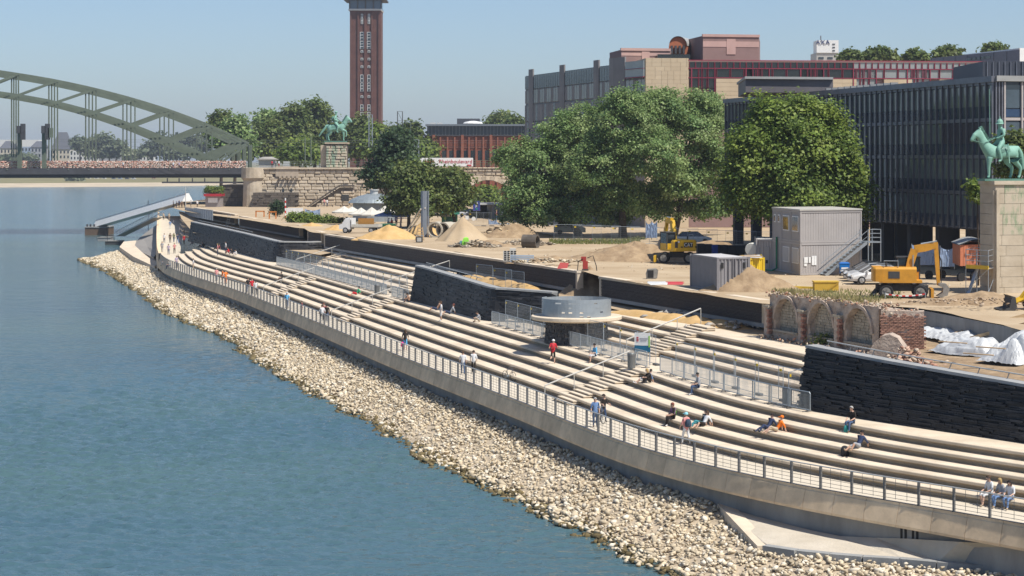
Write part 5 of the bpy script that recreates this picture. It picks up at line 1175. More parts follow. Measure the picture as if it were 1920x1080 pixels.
# ================================================================= containers and cabins
def corr(mb, A, u, L, z0, z1, n, depth=.05, pitch=.28, m=0):
    k = int(L / pitch); pts = []
    for i in range(k):
        a = L * i / k; w_ = L / k
        pts += [(a, 0), (a + w_*.35, 0), (a + w_*.5, -depth), (a + w_*.85, -depth)]
    pts.append((L, 0)); lo = [A + u*p + n*q + V3((0,0,z0)) for p, q in pts]; hi = [A + u*p + n*q + V3((0,0,z1)) for p, q in pts]; mb.grid([lo, hi], m)
def container(A, B, C, z0, h, m, label, name='storage_container', group=None):
    """A-B long left face, B-C front face"""
    A, B, C = [V3((p[0], p[1], 0)) for p in (A, B, C)]; D = A + C - B; t = thing(name, ((A.x + C.x)/2, (A.y + C.y)/2, z0), label, 'container', group)
    for P0, P1, nm in ((A, B, 'side_wall'), (B, C, 'end_wall'), (C, D, 'side_wall'), (D, A, 'end_wall')):
        u = (P1 - P0); L = u.length; u.normalize(); n = V3((u.y, -u.x, 0)); 
        if n.dot((A + C)/2 - P0) > 0: n = -n
        mb = MB(); corr(mb, P0, u, L, z0 + .15, z0 + h - .12, n, .06); mb.build(nm, m, t)
        mb = MB(); mb.bar(P0 + V3((0,0,z0 + .08)) - n*.03, P1 + V3((0,0,z0 + .08)) - n*.03, .12, .16); mb.bar(P0 + V3((0,0,z0 + h - .06)) - n*.03, P1 + V3((0,0,z0 + h - .06)) - n*.03, .12, .12); mb.build('rail', m, t)
    for p in (A, B, C, D): MB().box(p.x - .09, p.x + .09, p.y - .09, p.y + .09, z0, z0 + h + .015).build('corner_post', m, t)
    MB().prism([p[:2] for p in (A, B, C, D)], z0 + h - .03, z0 + h + .0).build('roof', plain('container_roof', (.50, .48, .46), .6), t)
    return t
M_cont = mat('grey_container_paint', (.235, .225, .23), .55, .08, 1); M_yel = mat('yellow_container_paint', (.62, .43, .02), .5, .1, 1)
ct = container((14.05, 154.8), (15.55, 149.0), (18.0, 149.9), 5.9, 2.6, M_cont, 'small grey corrugated storage container half buried by earth')
u = V3((18.0 - 15.55, .9, 0)).normalized(); n = V3((u.y, -u.x, 0))
for a in (.35, 2.2): MB().frame(V3((15.55, 149.0, 7.9)) + u*a + n*.04, u, n, Z, .10, .02, .22).build('door_plate', M_black, ct)
for a in (.9, 1.25, 1.45, 1.8): MB().bar(V3((15.55, 149.0, 6.1)) + u*a + n*.06, V3((15.55, 149.0, 8.4)) + u*a + n*.06, .05).build('lock_rod', M_cont, ct)
container((QX(1392, 170), 170), (QX(1397, 164.5), 164.5), (QX(1432, 166), 166), 5.9, 1.75, M_yel, 'bright yellow open skip beside the grey storage container', 'skip_container')
mb = MB(); a = V3((QX(1385, 165), 165, 7.75)); mb.bar(a, a + V3((2.0, .3, .05)), .5, .06); mb.bar(a + V3((.1, .3, .09)), a + V3((1.6, .8, .14)), .3, .05); mb.build('board_stack', M_wood, label='loose boards lying on the yellow skip', cat='boards')

M_cab = mat('cabin_grey', (.37, .345, .33), .55, .06, .8); M_cab2 = mat('cabin_seam', (.30, .285, .275), .5, .06, 1)
oc = thing('site_office', (27.5, 174, 5.9), 'two storey grey site office cabin with outside stair', 'cabin')
a0 = V3((24.8, 169.7, 0)); u = V3((5.6, 2.2, 0)).normalized(); v = V3((-2.2, 5.6, 0)).normalized(); W_, D_ = 6.06, 8.2; v = V3((QX(1450, 177.6) - 24.8, 177.6 - 169.7, 0)).normalized()
of = Facade(oc, a0[:2], (a0 + u*W_)[:2], 5.9); ol = Facade(oc, (a0 + v*D_)[:2], a0[:2], 5.9)
for k in range(2):
    z0 = 5.95 + k * 2.78; MB().prism([(a0 + u*.04 + v*.04)[:2], (a0 + u*(W_-.04) + v*.04)[:2], (a0 + u*(W_-.04) + v*(D_-.04))[:2], (a0 + u*.04 + v*(D_-.04))[:2]], z0 + .05, z0 + 2.7).build('cabin_core', M_cab, oc)
    for f in (of, ol):
        f.blk(-.02, f.L + .02, z0, z0 + .18, -.1, .02, 'frame_rail', M_cab); f.blk(-.02, f.L + .02, z0 + 2.58, z0 + 2.76, -.1, .02, 'frame_rail', M_cab)
        nn = 24 if f is of else 30
        for i in range(nn): aa = f.L * i / nn; f.blk(aa + .03, aa + f.L/nn - .03, z0 + .19, z0 + 2.57, -.045, -.02, 'wall_rib', M_cab)
    for f, n_ in ((of, 2), (ol, 4)):
        for i in range(n_): aa = f.L * i / (n_ - 1); f.blk(max(-.02, aa - .09), min(f.L + .02, aa + .09), z0, z0 + 2.76, -.1, .03, 'corner_post', M_cab)
MB().prism([(a0 - u*.08 - v*.08)[:2], (a0 + u*(W_+.08) - v*.08)[:2], (a0 + u*(W_+.08) + v*(D_+.08))[:2], (a0 - u*.08 + v*(D_+.08))[:2]], 11.50, 11.62).build('roof', plain('cabin_roof', (.46, .44, .40)), oc)
def cwin(f, a, b, z0, z1, blind=False):
    w_ = f.blk(a, b, z0, z1, -.02, .05, 'window', M_white); 
    if blind: f.blk(a + .07, b - .07, z0 + .07, z1 - .07, .05, .06, 'shutter', mat('shutter_grey', (.44, .43, .42), .6, .05, 1), w_)
    else:
        nn = 2 if b - a > .9 else 1
        for i in range(nn): q0 = a + .08 + (b - a - .16) * i / nn; q1 = a + .08 + (b - a - .16) * (i + 1) / nn - .04; f.blk(q0, q1, z0 + .09, z1 - .09, .05, .06, 'pane', M_glass, w_)
cwin(ol, .5, 1.1, 10.3, 11.0); cwin(ol, 1.75, 2.35, 10.3, 11.0); cwin(ol, 3.2, 5.0, 9.65, 11.0); cwin(ol, 5.9, 7.7, 9.65, 11.0)
cwin(ol, 3.2, 5.0, 6.9, 8.25, True); cwin(ol, 5.9, 7.7, 6.9, 8.25, True)
for (a, b, z0, z1) in ((.35, .72, 7.0, 7.5), (.35, .62, 6.72, 6.95), (.8, 1.0, 7.0, 7.5), (1.1, 1.34, 6.8, 7.6), (1.36, 1.56, 6.8, 7.6)): of.blk(a, b, z0, z1, .03, .04, 'notice', M_white)
# green drain pipe
mb = MB(); p0 = ol.pt(1.6, 9.0, .12); mb.path([p0, ol.pt(1.6, 6.2, .12), ol.pt(1.5, 5.98, .5), ol.pt(.2, 5.98, 1.0)], .09, 8); mb.build('drain_pipe', plain('green_pipe', (.01, .16, .08), .45), oc)
# outside stair
stg = thing('cabin_stair', tuple(of.pt(4, 5.9, .8)), 'galvanised outside stair with landing on the site office', 'stairs')
zl = 8.75; s0, s1 = 1.75, 5.9
for dd in (.35, 1.25):
    MB().bar(of.pt(s0, 5.95, dd), of.pt(s1, zl, dd), .06, .26).build('stringer', M_steel, stg); mb = MB(); mb.bar(of.pt(s0 + .1, 6.95, dd), of.pt(s1, zl + 1.0, dd), .04); mb.bar(of.pt(s0 + .1, 6.5, dd), of.pt(s1, zl + .5, dd), .03); mb.build('handrail', M_steel, stg)
for i in range(13): q = (i + .5) / 13; MB().frame(of.pt(s0 + (s1 - s0)*q, 5.95 + (zl - 5.95)*q, .8), of.u, of.n, Z, .15, .42, .02).build('tread', M_steel, stg)
MB().frame(of.pt(s1 + .65, zl, .6), of.u, of.n, Z, .68, .75, .06).build('landing', M_steel, stg)
for aa, dd in ((s1 + .05, 1.3), (s1 + 1.3, 1.3), (s1 + 1.3, -.1), (s1 + .05, .0)): MB().bar(of.pt(aa, 5.9, dd), of.pt(aa, zl + 1.1, dd), .07).build('post', M_steel, stg)
for z in (zl + .4, zl + .75, zl + 1.1):
    mb = MB(); mb.bar(of.pt(s1 + .05, z, 1.3), of.pt(s1 + 1.3, z, 1.3), .05); mb.bar(of.pt(s1 + 1.3, z, 1.3), of.pt(s1 + 1.3, z, -.1), .05); mb.build('rail', M_steel, stg)
# lower cabin and tank
lc = container((QX(1416, 186), 186), (QX(1419, 179.5), 179.5), (QX(1449, 178.2), 178.2), 5.9, 2.75, M_cab, 'low grey cabin left of the site office', 'site_cabin')
f = Facade(lc, (QX(1419, 179.5), 179.5), (QX(1449, 178.2), 178.2), 5.9); f.blk(.85, 1.5, 6.0, 8.0, .0, .05, 'door', M_cab2); f.blk(.1, .35, 7.2, 7.9, 0, .05, 'notice', M_cab2); f.blk(1.05, 1.3, 6.5, 6.8, .05, .07, 'vent', M_black)
tk = thing('drum_tank', tuple(Q(1405, 475, 182)), 'white round tank with a dished end beside the low cabin', 'tank'); c = Q(1408, 467, 182)
MB().path([c + V3((-.1, -1.0, 0)), c + V3((-.05, -.9, 0)), c + V3((.9, 1.8, 0))], [.55, .62, .62], 18).build('shell', plain('tank_white', (.6, .59, .53), .5), tk)
MB().box(c.x - .4, c.x + 1.2, c.y - .6, c.y + 1.6, 5.9, c.z - .5).build('cradle', M_steel, tk)
# dark tarped blocks behind, blue box
mb = MB(); a = Q(1300, 487, 195); 
dk = thing('dark_material_stack', tuple(Q(1350, 488, 196)), 'long dark stack of wrapped material before the earth ridge', 'stack')
for i in range(7): x = 1307 + i * 14.5; MB().box(QX(x, 196), QX(x + 13.8, 196), 195.5 + ru(-.2, .2), 197, 5.9, QZ(459 + ru(-2, 2), 196)).build('bundle', plain('dark_wrap', (.03, .03, .033), .8), dk)
MB().box(QX(1336, 194), QX(1346, 194), 194, 194.8, 6.4, QZ(460, 194)).build('plastic_box', plain('blue_plastic', (.01, .05, .30), .5), label='dark blue box among the wrapped material', cat='box')
# blue cart
bc = thing('blue_bin', tuple(of.pt(3.2, 5.9, 1.9)), 'bright blue wheeled bin at the foot of the cabin stair', 'bin'); p = of.pt(3.2, 5.9, 1.9)
MB().rings([[p + V3((sx*wd, sy_*wd*.7, z)) for sx, sy_ in ((-1,-1),(1,-1),(1,1),(-1,1))] for wd, z in ((.36, .25), (.42, 1.05))]).build('body', plain('bin_blue', (.005, .15, .48), .4), bc)
MB().rings([[p + V3((sx*wd, sy_*wd*.7, z)) for sx, sy_ in ((-1,-1),(1,-1),(1,1),(-1,1))] for wd, z in ((.45, 1.05), (.45, 1.12), (.3, 1.22))]).build('lid', plain('bin_blue2', (.005, .11, .38), .4), bc)
MB().box(p.x - .3, p.x + .3, p.y - .31, p.y - .29, .62 + p.z, .78 + p.z).build('white_label', M_white, bc)
for sx in (-1, 1):
    for sy_ in (-1, 1): MB().tube(p + V3((sx*.3, sy_*.2 - .03, .1)), p + V3((sx*.3, sy_*.2 + .03, .1)), .1, n=10).build('wheel', M_black, bc); MB().bar(p + V3((sx*.3, sy_*.2, .1)), p + V3((sx*.3, sy_*.2, .3)), .04).build('caster', M_steel, bc)
# street lamp
lp = P(1592, 513, 5.95); lm = thing('street_lamp', tuple(lp), 'slim street lamp with two dark globes before the site office', 'lamp')
ztop = QZ(412, lp.y); MB().tube(lp, (lp.x, lp.y, ztop), .06, .045, 10).build('pole', M_rail, lm); MB().bar((lp.x - .35, lp.y, ztop), (lp.x + .35, lp.y, ztop), .05).build('cross_arm', M_post, lm)
for sx in (-1, 1): MB().ball((lp.x + sx*.27, lp.y, ztop + .02), .17, n=14, k=10).build('globe', M_post, lm, smooth=True)
MB().box(lp.x - .16, lp.x + .16, lp.y - .1, lp.y + .1, ztop + .28, ztop + .42).build('sensor_box', M_white, lm)
MB().bar((lp.x, lp.y, ztop), (lp.x, lp.y, ztop + .3), .04).build('stem', M_post, lm)
# orange wagon
ow = thing('site_wagon', tuple(Q(1815, 505, 163)), 'orange wooden site wagon with a curved grey roof beside the pedestal', 'wagon'); Yw = 163; wf_ = Facade(ow, (QX(1786, 165.5), 165.5), (QX(1800, 160.5), 160.5), 5.9); wr = Facade(ow, (QX(1800, 160.5), 160.5), (QX(1860, 162.5), 162.5), 5.9)
M_orw = mat('orange_boards', (.42, .14, .07), .7, .12, 1); zb = QZ(497, 162); zt_ = QZ(458, 162)
MB().prism([wf_.A[:2], wr.A[:2], wr.pt(wr.L, 0)[:2], (wr.pt(wr.L, 0) + V3((-.6, 5, 0)))[:2]], zb, zt_).build('body', M_orw, ow)
for i in range(10): wr.blk(wr.L*i/10 + .02, wr.L*(i+1)/10 - .02, zb, zt_, -.02, .02, 'board', M_orw)
mb = MB(); rows = []
bk_ = wf_.A - wr.A
for q in np.linspace(-.04, 1.04, 9): p = wr.A.lerp(wr.pt(wr.L, wr.A.z), q); rows.append([tuple(V3((p.x, p.y, 0)) + V3((bk_.x, bk_.y, 0))*d + Z*(zt_ - .02 + .38*math.sin(math.pi*min(1, max(0, q))))) for d in (-.05, 1.05)])
mb.grid(rows); rows2 = [[Vector(p) + V3((0,0,.08)) for p in r_] for r_ in rows]; mb.grid(rows2); mb.build('roof', M_cap, ow)
for a in (.5, 2.0): 
    for d in (-.4, -4): MB().tube(wr.pt(a, 6.3, d - .1), wr.pt(a, 6.3, d + .1), .38, n=14).build('wheel', M_black, ow)
# scaffold tower
sc_ = thing('scaffold', tuple(P(1840, 552, 5.9)), 'small steel scaffold with a yellow guard board before the pedestal', 'scaffold'); A_ = P(1811, 551, 5.9); B_ = P(1853, 554, 5.9); C_ = P(1872, 548, 5.9); hs = (552 - 467) * 145 / F
base = [A_, B_, C_, A_ + (C_ - B_)]
for p in base + [(A_ + B_)/2]: MB().tube(p, p + V3((0,0,hs if p is not base[3] else hs*.95)), .03, n=6).build('standard', M_steel, sc_)
for z in (.15, 1.95, 2.5, 2.9, hs - .02):
    for i in range(4): MB().tube(base[i] + V3((0,0,z)), base[(i+1) % 4] + V3((0,0,z)), .025, n=6).build('ledger', M_steel, sc_)
for (p, q) in ((A_, B_), (B_, C_)): MB().tube(p + V3((0,0,.2)), q + V3((0,0,1.95)), .025, n=6).build('brace', M_steel, sc_)
MB().bar(A_ + V3((0,-.05,2.05)), (A_ + B_)/2*1 + (B_ - A_)*.5 + V3((0,-.05,2.05)), .05, .28).build('guard_board', plain('yellow_board', (.62, .42, .03)), sc_)
MB().prism([p[:2] for p in base], 5.9 + 1.9, 5.9 + 1.94).build('deck', M_wood, sc_)
MB().bar(A_ + V3((.1, -.3, 0)), A_ + V3((.9, .2, 1.9)), .3, .06).build('ladder', M_steel, sc_)
# ================================================================= trees and shrubs
M_bark = mat('bark', (0.07, 0.052, 0.038), .95, .3, 3, bump=.8, bscale=6, stretch=(1, 1, .3))
M_leaf = vmat('foliage', .55, trans=.4, spec=.35)
def leaves(blobs, n_clump, per, size, tones, seed, shell=.55, clump_r=.85, droop=0.0, flat=.6):
    """leaf blades gathered in tufts over the blobs' outer volume; blobs are (x,y,z,rx,ry,rz)"""
    r = np.random.default_rng(seed); B = np.array(blobs, float); vol = np.prod(B[:, 3:], axis=1) ** .67; pr = vol / vol.sum()
    idx = r.choice(len(B), n_clump, p=pr); d = r.normal(size=(n_clump, 3)); d /= np.linalg.norm(d, axis=1)[:, None]
    d[:, 2] = np.where(d[:, 2] < -.55, -d[:, 2] * .6, d[:, 2])
    ph = B[idx, :3]; lump = 1 + .16 * np.sin(d[:, 0]*5.1 + ph[:, 0]) * np.sin(d[:, 1]*4.3 + seed) + .13 * np.sin(d[:, 2]*7.7 + ph[:, 2] * 3 + d[:, 0]*6)
    rad = (shell + (1 - shell) * r.random(n_clump) ** .45) * lump * r.uniform(.92, 1.06, n_clump)
    C = B[idx, :3] + d * B[idx, 3:] * rad[:, None]
    N = n_clump * per; ci = np.repeat(np.arange(n_clump), per)
    o = r.normal(size=(N, 3)) * np.array([1, 1, .62]) * clump_r * .5; pos = C[ci] + o
    if droop: pos[:, 2] -= droop * np.linalg.norm(o[:, :2], axis=1)
    # blade axes: the face looks outwards and up, tip points sideways and down
    nrm = d[ci] * .7 + np.array([0, 0, flat]) + r.normal(size=(N, 3)) * .55; nrm /= np.linalg.norm(nrm, axis=1)[:, None]
    t = r.normal(size=(N, 3)) + d[ci] * .8 + np.array([0, 0, -.4]); t -= nrm * np.sum(t * nrm, axis=1)[:, None]; t /= np.linalg.norm(t, axis=1)[:, None] + 1e-9
    b = np.cross(nrm, t); L = size * r.uniform(.6, 1.35, N)[:, None]; Wd = L * r.uniform(.32, .5, N)[:, None]
    V = np.stack([pos - t*L*.5, pos + b*Wd + nrm*L*.08, pos + t*L*.55, pos - b*Wd + nrm*L*.08], 1)
    T = np.array(tones); base = T[r.integers(len(T), size=n_clump)] * r.uniform(.8, 1.2, (n_clump, 1)); tone = base[ci] * r.uniform(.72, 1.3, (N, 1))
    return V.reshape(-1, 3), np.arange(N*4).reshape(-1, 4), tone
def limbs(mb, base, top, r0, blobs, seed, n=3, lean=(0, 0)):
    r = random.Random(seed); base = Vector(base); top = Vector(top); pts = []
    for i in range(6): q = i / 5; p = base.lerp(top, q); pts.append(p + V3((lean[0]*math.sin(q*3), lean[1]*math.sin(q*3), 0)) + V3((r.uniform(-.12, .12), r.uniform(-.12, .12), 0)) * min(1, i))
    mb.path(pts, [r0*1.35, r0, r0*.88, r0*.78, r0*.66, r0*.5], 9)
    for bl in blobs:
        c = Vector(bl[:3]); 
        for k in range(n):
            q = r.uniform(.5, 1.0); s = pts[int(q*5)]; e = c + V3((r.uniform(-.6, .6)*bl[3], r.uniform(-.6, .6)*bl[4], r.uniform(-.3, .7)*bl[5])); m_ = s.lerp(e, .5) + V3((0, 0, .12*(e - s).length))
            mb.path([s, s.lerp(m_, .6), m_, e], [r0*.42, r0*.33, r0*.24, r0*.06], 6)
def tree(name, px_base, Y, zb, blobs_px, label, n_clump, per, size, tones, seed, r0=.35, depth=1.0, group=None, lean=(0,0), **kw):
    """blobs_px: (x, y, half width px, half height px, depth shift m)"""
    s = Y / F; bl = []
    for (x, y, wx, hy_, dy) in blobs_px: c = Q(x, y, Y + dy); sb = (Y + dy) / F; bl.append((c.x, c.y, c.z, wx*sb, wx*sb*depth, hy_*sb))
    base = V3((QX(px_base, Y), Y, zb)); t = thing(name, tuple(base), label, 'tree', group)
    mb = MB(); top = Vector(bl[0][:3]); limbs(mb, base - V3((0, 0, .2)), V3((base.x*.5 + top.x*.5, base.y*.5 + top.y*.5, top.z - bl[0][5]*.1)), r0, bl, seed, 3, lean); mb.build('trunk', M_bark, t, smooth=True)
    V, Fc, T = leaves(bl, n_clump, per, size, tones, seed, **kw); place_mesh('crown', npmesh('crown', V - np.array(base), Fc, M_leaf, T), t, tuple(base))
    return t
LOC = [(.185, .275, .09), (.23, .315, .11), (.14, .225, .075), (.27, .345, .135)]
CHE = [(.185, .25, .045), (.14, .205, .038), (.23, .29, .057), (.11, .17, .034)]
DRK = [(.045, .085, .038), (.06, .10, .042), (.07, .11, .05)]
MID = [(.11, .155, .04), (.135, .175, .045), (.09, .13, .035), (.16, .19, .055)]
tree('locust_tree', 1088, 258, 5.9, [(1010, 322, 66, 62, 0), (1075, 262, 62, 62, 2), (985, 375, 45, 42, -2), (1060, 360, 55, 48, 1), (960, 300, 28, 36, 3), (1030, 405, 48, 26, -3), (965, 405, 30, 25, 0)], 'broad feathery tree leaning left over the concrete kiosk', 760, 80, .30, LOC, 21, .42, lean=(-.8, 0), shell=.5, clump_r=1.05)
tree('locust_tree', 1168, 250, 5.9, [(1175, 235, 72, 72, 0), (1215, 300, 68, 62, -2), (1125, 320, 55, 58, -1), (1160, 375, 50, 42, 0), (1235, 205, 50, 40, 3), (1110, 405, 42, 26, 1), (1195, 405, 40, 24, 2)], 'tallest feathery tree with two dark trunks behind the brown mound', 900, 80, .30, LOC, 22, .45, shell=.5, clump_r=1.05)
tree('locust_tree', 1262, 256, 5.9, [(1295, 255, 62, 78, 0), (1330, 320, 38, 58, 0), (1275, 345, 50, 45, -2), (1320, 210, 38, 36, 2), (1225, 375, 34, 35, 0), (1320, 395, 40, 30, 2), (1255, 395, 24, 22, 0)], 'feathery tree just left of the round chestnut', 720, 80, .30, LOC, 23, .4, lean=(.6, 0), shell=.5, clump_r=1.05)
tree('chestnut_tree', 1485, 187, 5.9, [(1488, 300, 112, 112, 0), (1480, 240, 78, 62, 0), (1500, 365, 122, 68, 0), (1395, 350, 40, 62, -2), (1580, 360, 46, 52, -2), (1420, 300, 52, 70, -2), (1555, 300, 50, 62, -2)], 'dense round chestnut tree behind the site office', 1350, 80, .31, CHE, 24, .5, depth=.95, shell=.66, clump_r=1.25, droop=.35, flat=.75)
tree('dark_tree', 720, 330, 5.5, [(738, 305, 40, 52, 0), (712, 335, 30, 32, 0), (765, 340, 34, 38, 0), (745, 265, 22, 26, 0)], 'dark blue green tree in front of the stone abutment', 420, 34, .55, DRK, 25, .35, shell=.5, clump_r=1.5)
tree('plane_tree', 767, 285, 5.9, [(772, 345, 46, 42, 0), (795, 380, 42, 30, -1), (750, 385, 28, 24, 0)], 'low round tree right behind the steel pylon', 380, 34, .42, MID, 26, .26, shell=.5, clump_r=1.3)
tree('plane_tree', 853, 288, 5.9, [(838, 350, 40, 40, 0), (820, 385, 38, 28, -1), (858, 375, 26, 30, 0)], 'low round tree above the green hut', 340, 34, .42, MID, 27, .26, shell=.5, clump_r=1.3)
# row of trees beyond the railway
BG = [((440, 262), (34, 46), 560, 'bright tree directly behind the end of the arch bridge', LOC), ((415, 240), (26, 30), 575, 'tree crown showing above the end of the bridge arch', MID), ((500, 265), (36, 42), 570, 'wide tree just right of the bridge portal', MID), ((548, 250), (44, 58), 585, 'tall full tree left of the far statue', MID), ((590, 238), (48, 56), 600, 'tallest tree behind the far statue', MID), ((560, 285), (36, 26), 550, 'low bright tree before the tall ones', CHE),
      ((635, 268), (32, 40), 590, 'tree between the far statue and the brick tower', MID), ((672, 262), (28, 46), 580, 'tree at the foot of the brick tower on its left', MID), ((705, 268), (26, 36), 575, 'tree at the foot of the brick tower on its right', CHE), ((735, 272), (26, 36), 575, 'tree left of the dark lattice mast', MID), ((768, 268), (26, 42), 580, 'tree right of the dark lattice mast', MID), ((795, 285), (22, 26), 560, 'low tree at the corner of the brick hall', CHE), ((500, 230), (16, 20), 620, 'thin crown rising behind the wide tree', LOC),
      ((940, 232), (26, 20), 640, 'tree rising behind the roof of the brick hall', MID), ((965, 245), (18, 26), 600, 'tree between the brick hall and the hotel', MID), ((910, 372), (15, 18), 545, 'small bright tree seen through the viaduct arch', CHE)]
for i, ((x, y), (wx, hy_), Y, lab, tn) in enumerate(BG):
    tree('park_tree', x, Y, 4.0, [(x, y, wx*.85, hy_*.8, 0), (x - wx*.45, y + hy_*.3, wx*.6, hy_*.6, -2), (x + wx*.45, y + hy_*.35, wx*.6, hy_*.6, -1), (x + wx*.1, y - hy_*.5, wx*.5, hy_*.45, 1)], lab, 170, 30, 1.0, tn, 40 + i, .5, group='trees beyond the railway', shell=.45, clump_r=2.4)
# roof line trees at the right
for i, (x, y, wx, hy_, lab) in enumerate(((1595, 108, 14, 9, 'tree tops behind the hotel roof next to the white tower'), (1648, 104, 26, 12, 'largest tree top behind the hotel roof'), (1715, 107, 18, 9, 'low tree tops behind the hotel roof, middle'), (1775, 100, 20, 8, 'tree tops above the grey slab block'), (1865, 93, 12, 6, 'farthest right tree tops above the grey slab block'))):
    Y = 420; tree('street_tree', x, Y, 4, [(x, y, wx*.6, hy_, 0), (x - wx*.6, y + 4, wx*.4, hy_*.7, 0), (x + wx*.6, y + 3, wx*.45, hy_*.8, 0)], lab, 90, 26, .8, MID, 70 + i, .3, shell=.3, clump_r=1.6)
# small trees at the near pedestal
tree('young_tree', 1905, 160, 5.9, [(1900, 275, 22, 26, 0), (1925, 300, 26, 40, 0), (1890, 320, 20, 18, 1)], 'young tree behind the near statue', 200, 30, .32, MID, 80, .15, shell=.35, clump_r=.9)
tree('young_tree', 1834, 156, 5.9, [(1834, 372, 10, 18, 0), (1826, 350, 8, 8, 0)], 'thin sapling at the left side of the near pedestal', 60, 24, .26, CHE, 81, .07, shell=.3, clump_r=.6)
# far bank trees
FT = [((150, 270), (12, 13)), ((178, 282), (16, 12)), ((205, 285), (14, 10)), ((192, 266), (20, 12)), ((218, 275), (12, 12)), ((285, 280), (22, 18)), ((312, 272), (24, 22)), ((345, 270), (26, 22)), ((375, 272), (22, 24)), ((245, 290), (10, 8)), ((52, 298), (14, 6)), ((20, 300), (12, 5)), ((143, 338), (6, 7)), ((330, 290), (30, 10))]
FLAB = ['far bank tree behind the villa roof', 'round pale bush before the long white building', 'far bank tree under the middle hangers', 'darkest far bank tree behind the long white building', 'far bank tree left of the bridge diagonal', 'far bank tree beside the small white cube', 'tall far bank tree under the lower arch chord', 'widest far bank tree near the bridge end', 'far bank tree hidden by the bridge portal posts', 'reddish bush left of the small white cube', 'low hedge on the far bank below the blue building', 'low hedge on the far bank at the left edge', 'grey willow bush at the water on the far bank', 'low tree belt along the far bank near the bridge end']
for i, ((x, y), (wx, hy_)) in enumerate(FT):
    Y = 1560 if y < 320 else 1440; tn = [(.13, .165, .095), (.155, .185, .105)] if i not in (9, 1, 12) else [(.28, .30, .19), (.23, .26, .16)]  # far crowns lightened and greyed: distance haze put into the leaf colour
    tree('far_tree', x, Y, QZ(302 if y < 320 else 345, Y), [(x, y, wx*.8, hy_*.85, 0), (x - wx*.4, y + hy_*.2, wx*.55, hy_*.6, 0), (x + wx*.4, y + hy_*.25, wx*.55, hy_*.6, 0)], FLAB[i], 60, 26, 2.6, tn, 90 + i, .6, group='trees on the far bank', shell=.4, clump_r=5)
# hedges and bushes
def bush(px, Y, w_px, h_px, label, tones, seed, n=120, name='shrub', size=.3):
    x, y = px; zb = QZ(y, Y); s = Y / F; c = V3((QX(x, Y), Y, zb)); bl = [(c.x + (k - 1)*w_px*s*.33, c.y, zb + h_px*s*.45, w_px*s*.30, w_px*s*.25, h_px*s*.5) for k in range(3)]
    t = thing(name, tuple(c), label, 'shrub'); V, Fc, T = leaves(bl, n, 30, size, tones, seed, shell=.5, clump_r=.7); place_mesh('foliage', npmesh('foliage', V - np.array(c), Fc, M_leaf, T), t, tuple(c))
    mb = MB(); 
    for k in range(4): mb.path([c + V3((0, 0, -.1)), Vector(bl[k % 3][:3]) + V3((ru(-.3, .3), 0, 0))], [.05, .02], 5)
    mb.build('stems', M_bark, t)
bush((565, 422), 310, 40, 24, 'leafy bush beside the red pallet stack', CHE, 1); bush((600, 425), 308, 44, 20, 'bright green bush before the white site cabin', CHE, 2); bush((635, 428), 305, 46, 18, 'olive hedge left of the flatbed truck', [(.10, .12, .02), (.08, .10, .02)], 3); bush((520, 404), 345, 16, 26, 'dark tall shrub at the foot of the bridge wing', DRK, 4)
bush((1022, 428), 330, 50, 24, 'clipped hedge right of the concrete kiosk', CHE, 5); bush((905, 412), 335, 20, 14, 'small clipped hedge by the blue sign', CHE, 6); bush((1195, 462), 245, 22, 14, 'olive weed bush right of the mound', [(.10, .12, .03), (.13, .14, .05)], 7, 60)
bush((1560, 655), 128, 40, 26, 'yellow flowering weeds at the foot of the ruin', [(.22, .24, .04), (.10, .14, .03)], 8, 70, size=.14); bush((885, 340), 545, 40, 20, 'shrubs behind the viaduct arch', CHE, 9); 
bush((400, 365), 480, 26, 16, 'light green bush under the bridge end', CHE, 12)

# dry grass on the crest of the ruin and weeds on the ground
def blades(pts, h, label, tones, seed, name='dry_grass'):
    r = np.random.default_rng(seed); n = len(pts); pts = np.array(pts); a = r.uniform(0, 6.28, n); hh = h * r.uniform(.4, 1.3, n); w_ = hh * .16; dx = np.stack([np.cos(a), np.sin(a), a*0], 1); tip = pts + np.stack([r.normal(0, .3, n)*hh, r.normal(0, .3, n)*hh, hh], 1)
    V = np.stack([pts - dx*w_[:, None], pts + dx*w_[:, None], tip], 1).reshape(-1, 3); T = np.array(tones)[r.integers(len(tones), size=n)] * r.uniform(.8, 1.2, (n, 1)); off = pts.mean(0); off[2] = pts[:, 2].min()
    place_mesh(name, npmesh(name, V - off, np.arange(n*3).reshape(-1, 3), M_leaf, T), None, tuple(off), label=label, cat='grass', kind='stuff')
r = np.random.default_rng(8)
blades([A_w for A_w in [tuple(RB + (RE - RB).normalized() * r.uniform(0, 11) + V3((r.uniform(.2, 1.9), r.uniform(.3, 1.6), HR + r.uniform(-.1, .15)))) for _ in range(2600)]], .22, 'dry yellow grass growing along the crest of the ruin', [(.46, .38, .18), (.40, .34, .15), (.28, .27, .10)], 1)
blades([tuple(P(r.uniform(1030, 1200), r.uniform(450, 458), 5.98)) for _ in range(3000)], .3, 'strip of grass in the shade under the feathery trees', [(.16, .2, .05), (.22, .22, .08)], 2)
blades([tuple(P(r.uniform(1500, 1690), r.uniform(545, 562), 6.05)) for _ in range(900)], .25, 'sparse weeds behind the ruin', [(.3, .3, .12), (.2, .22, .07)], 3)

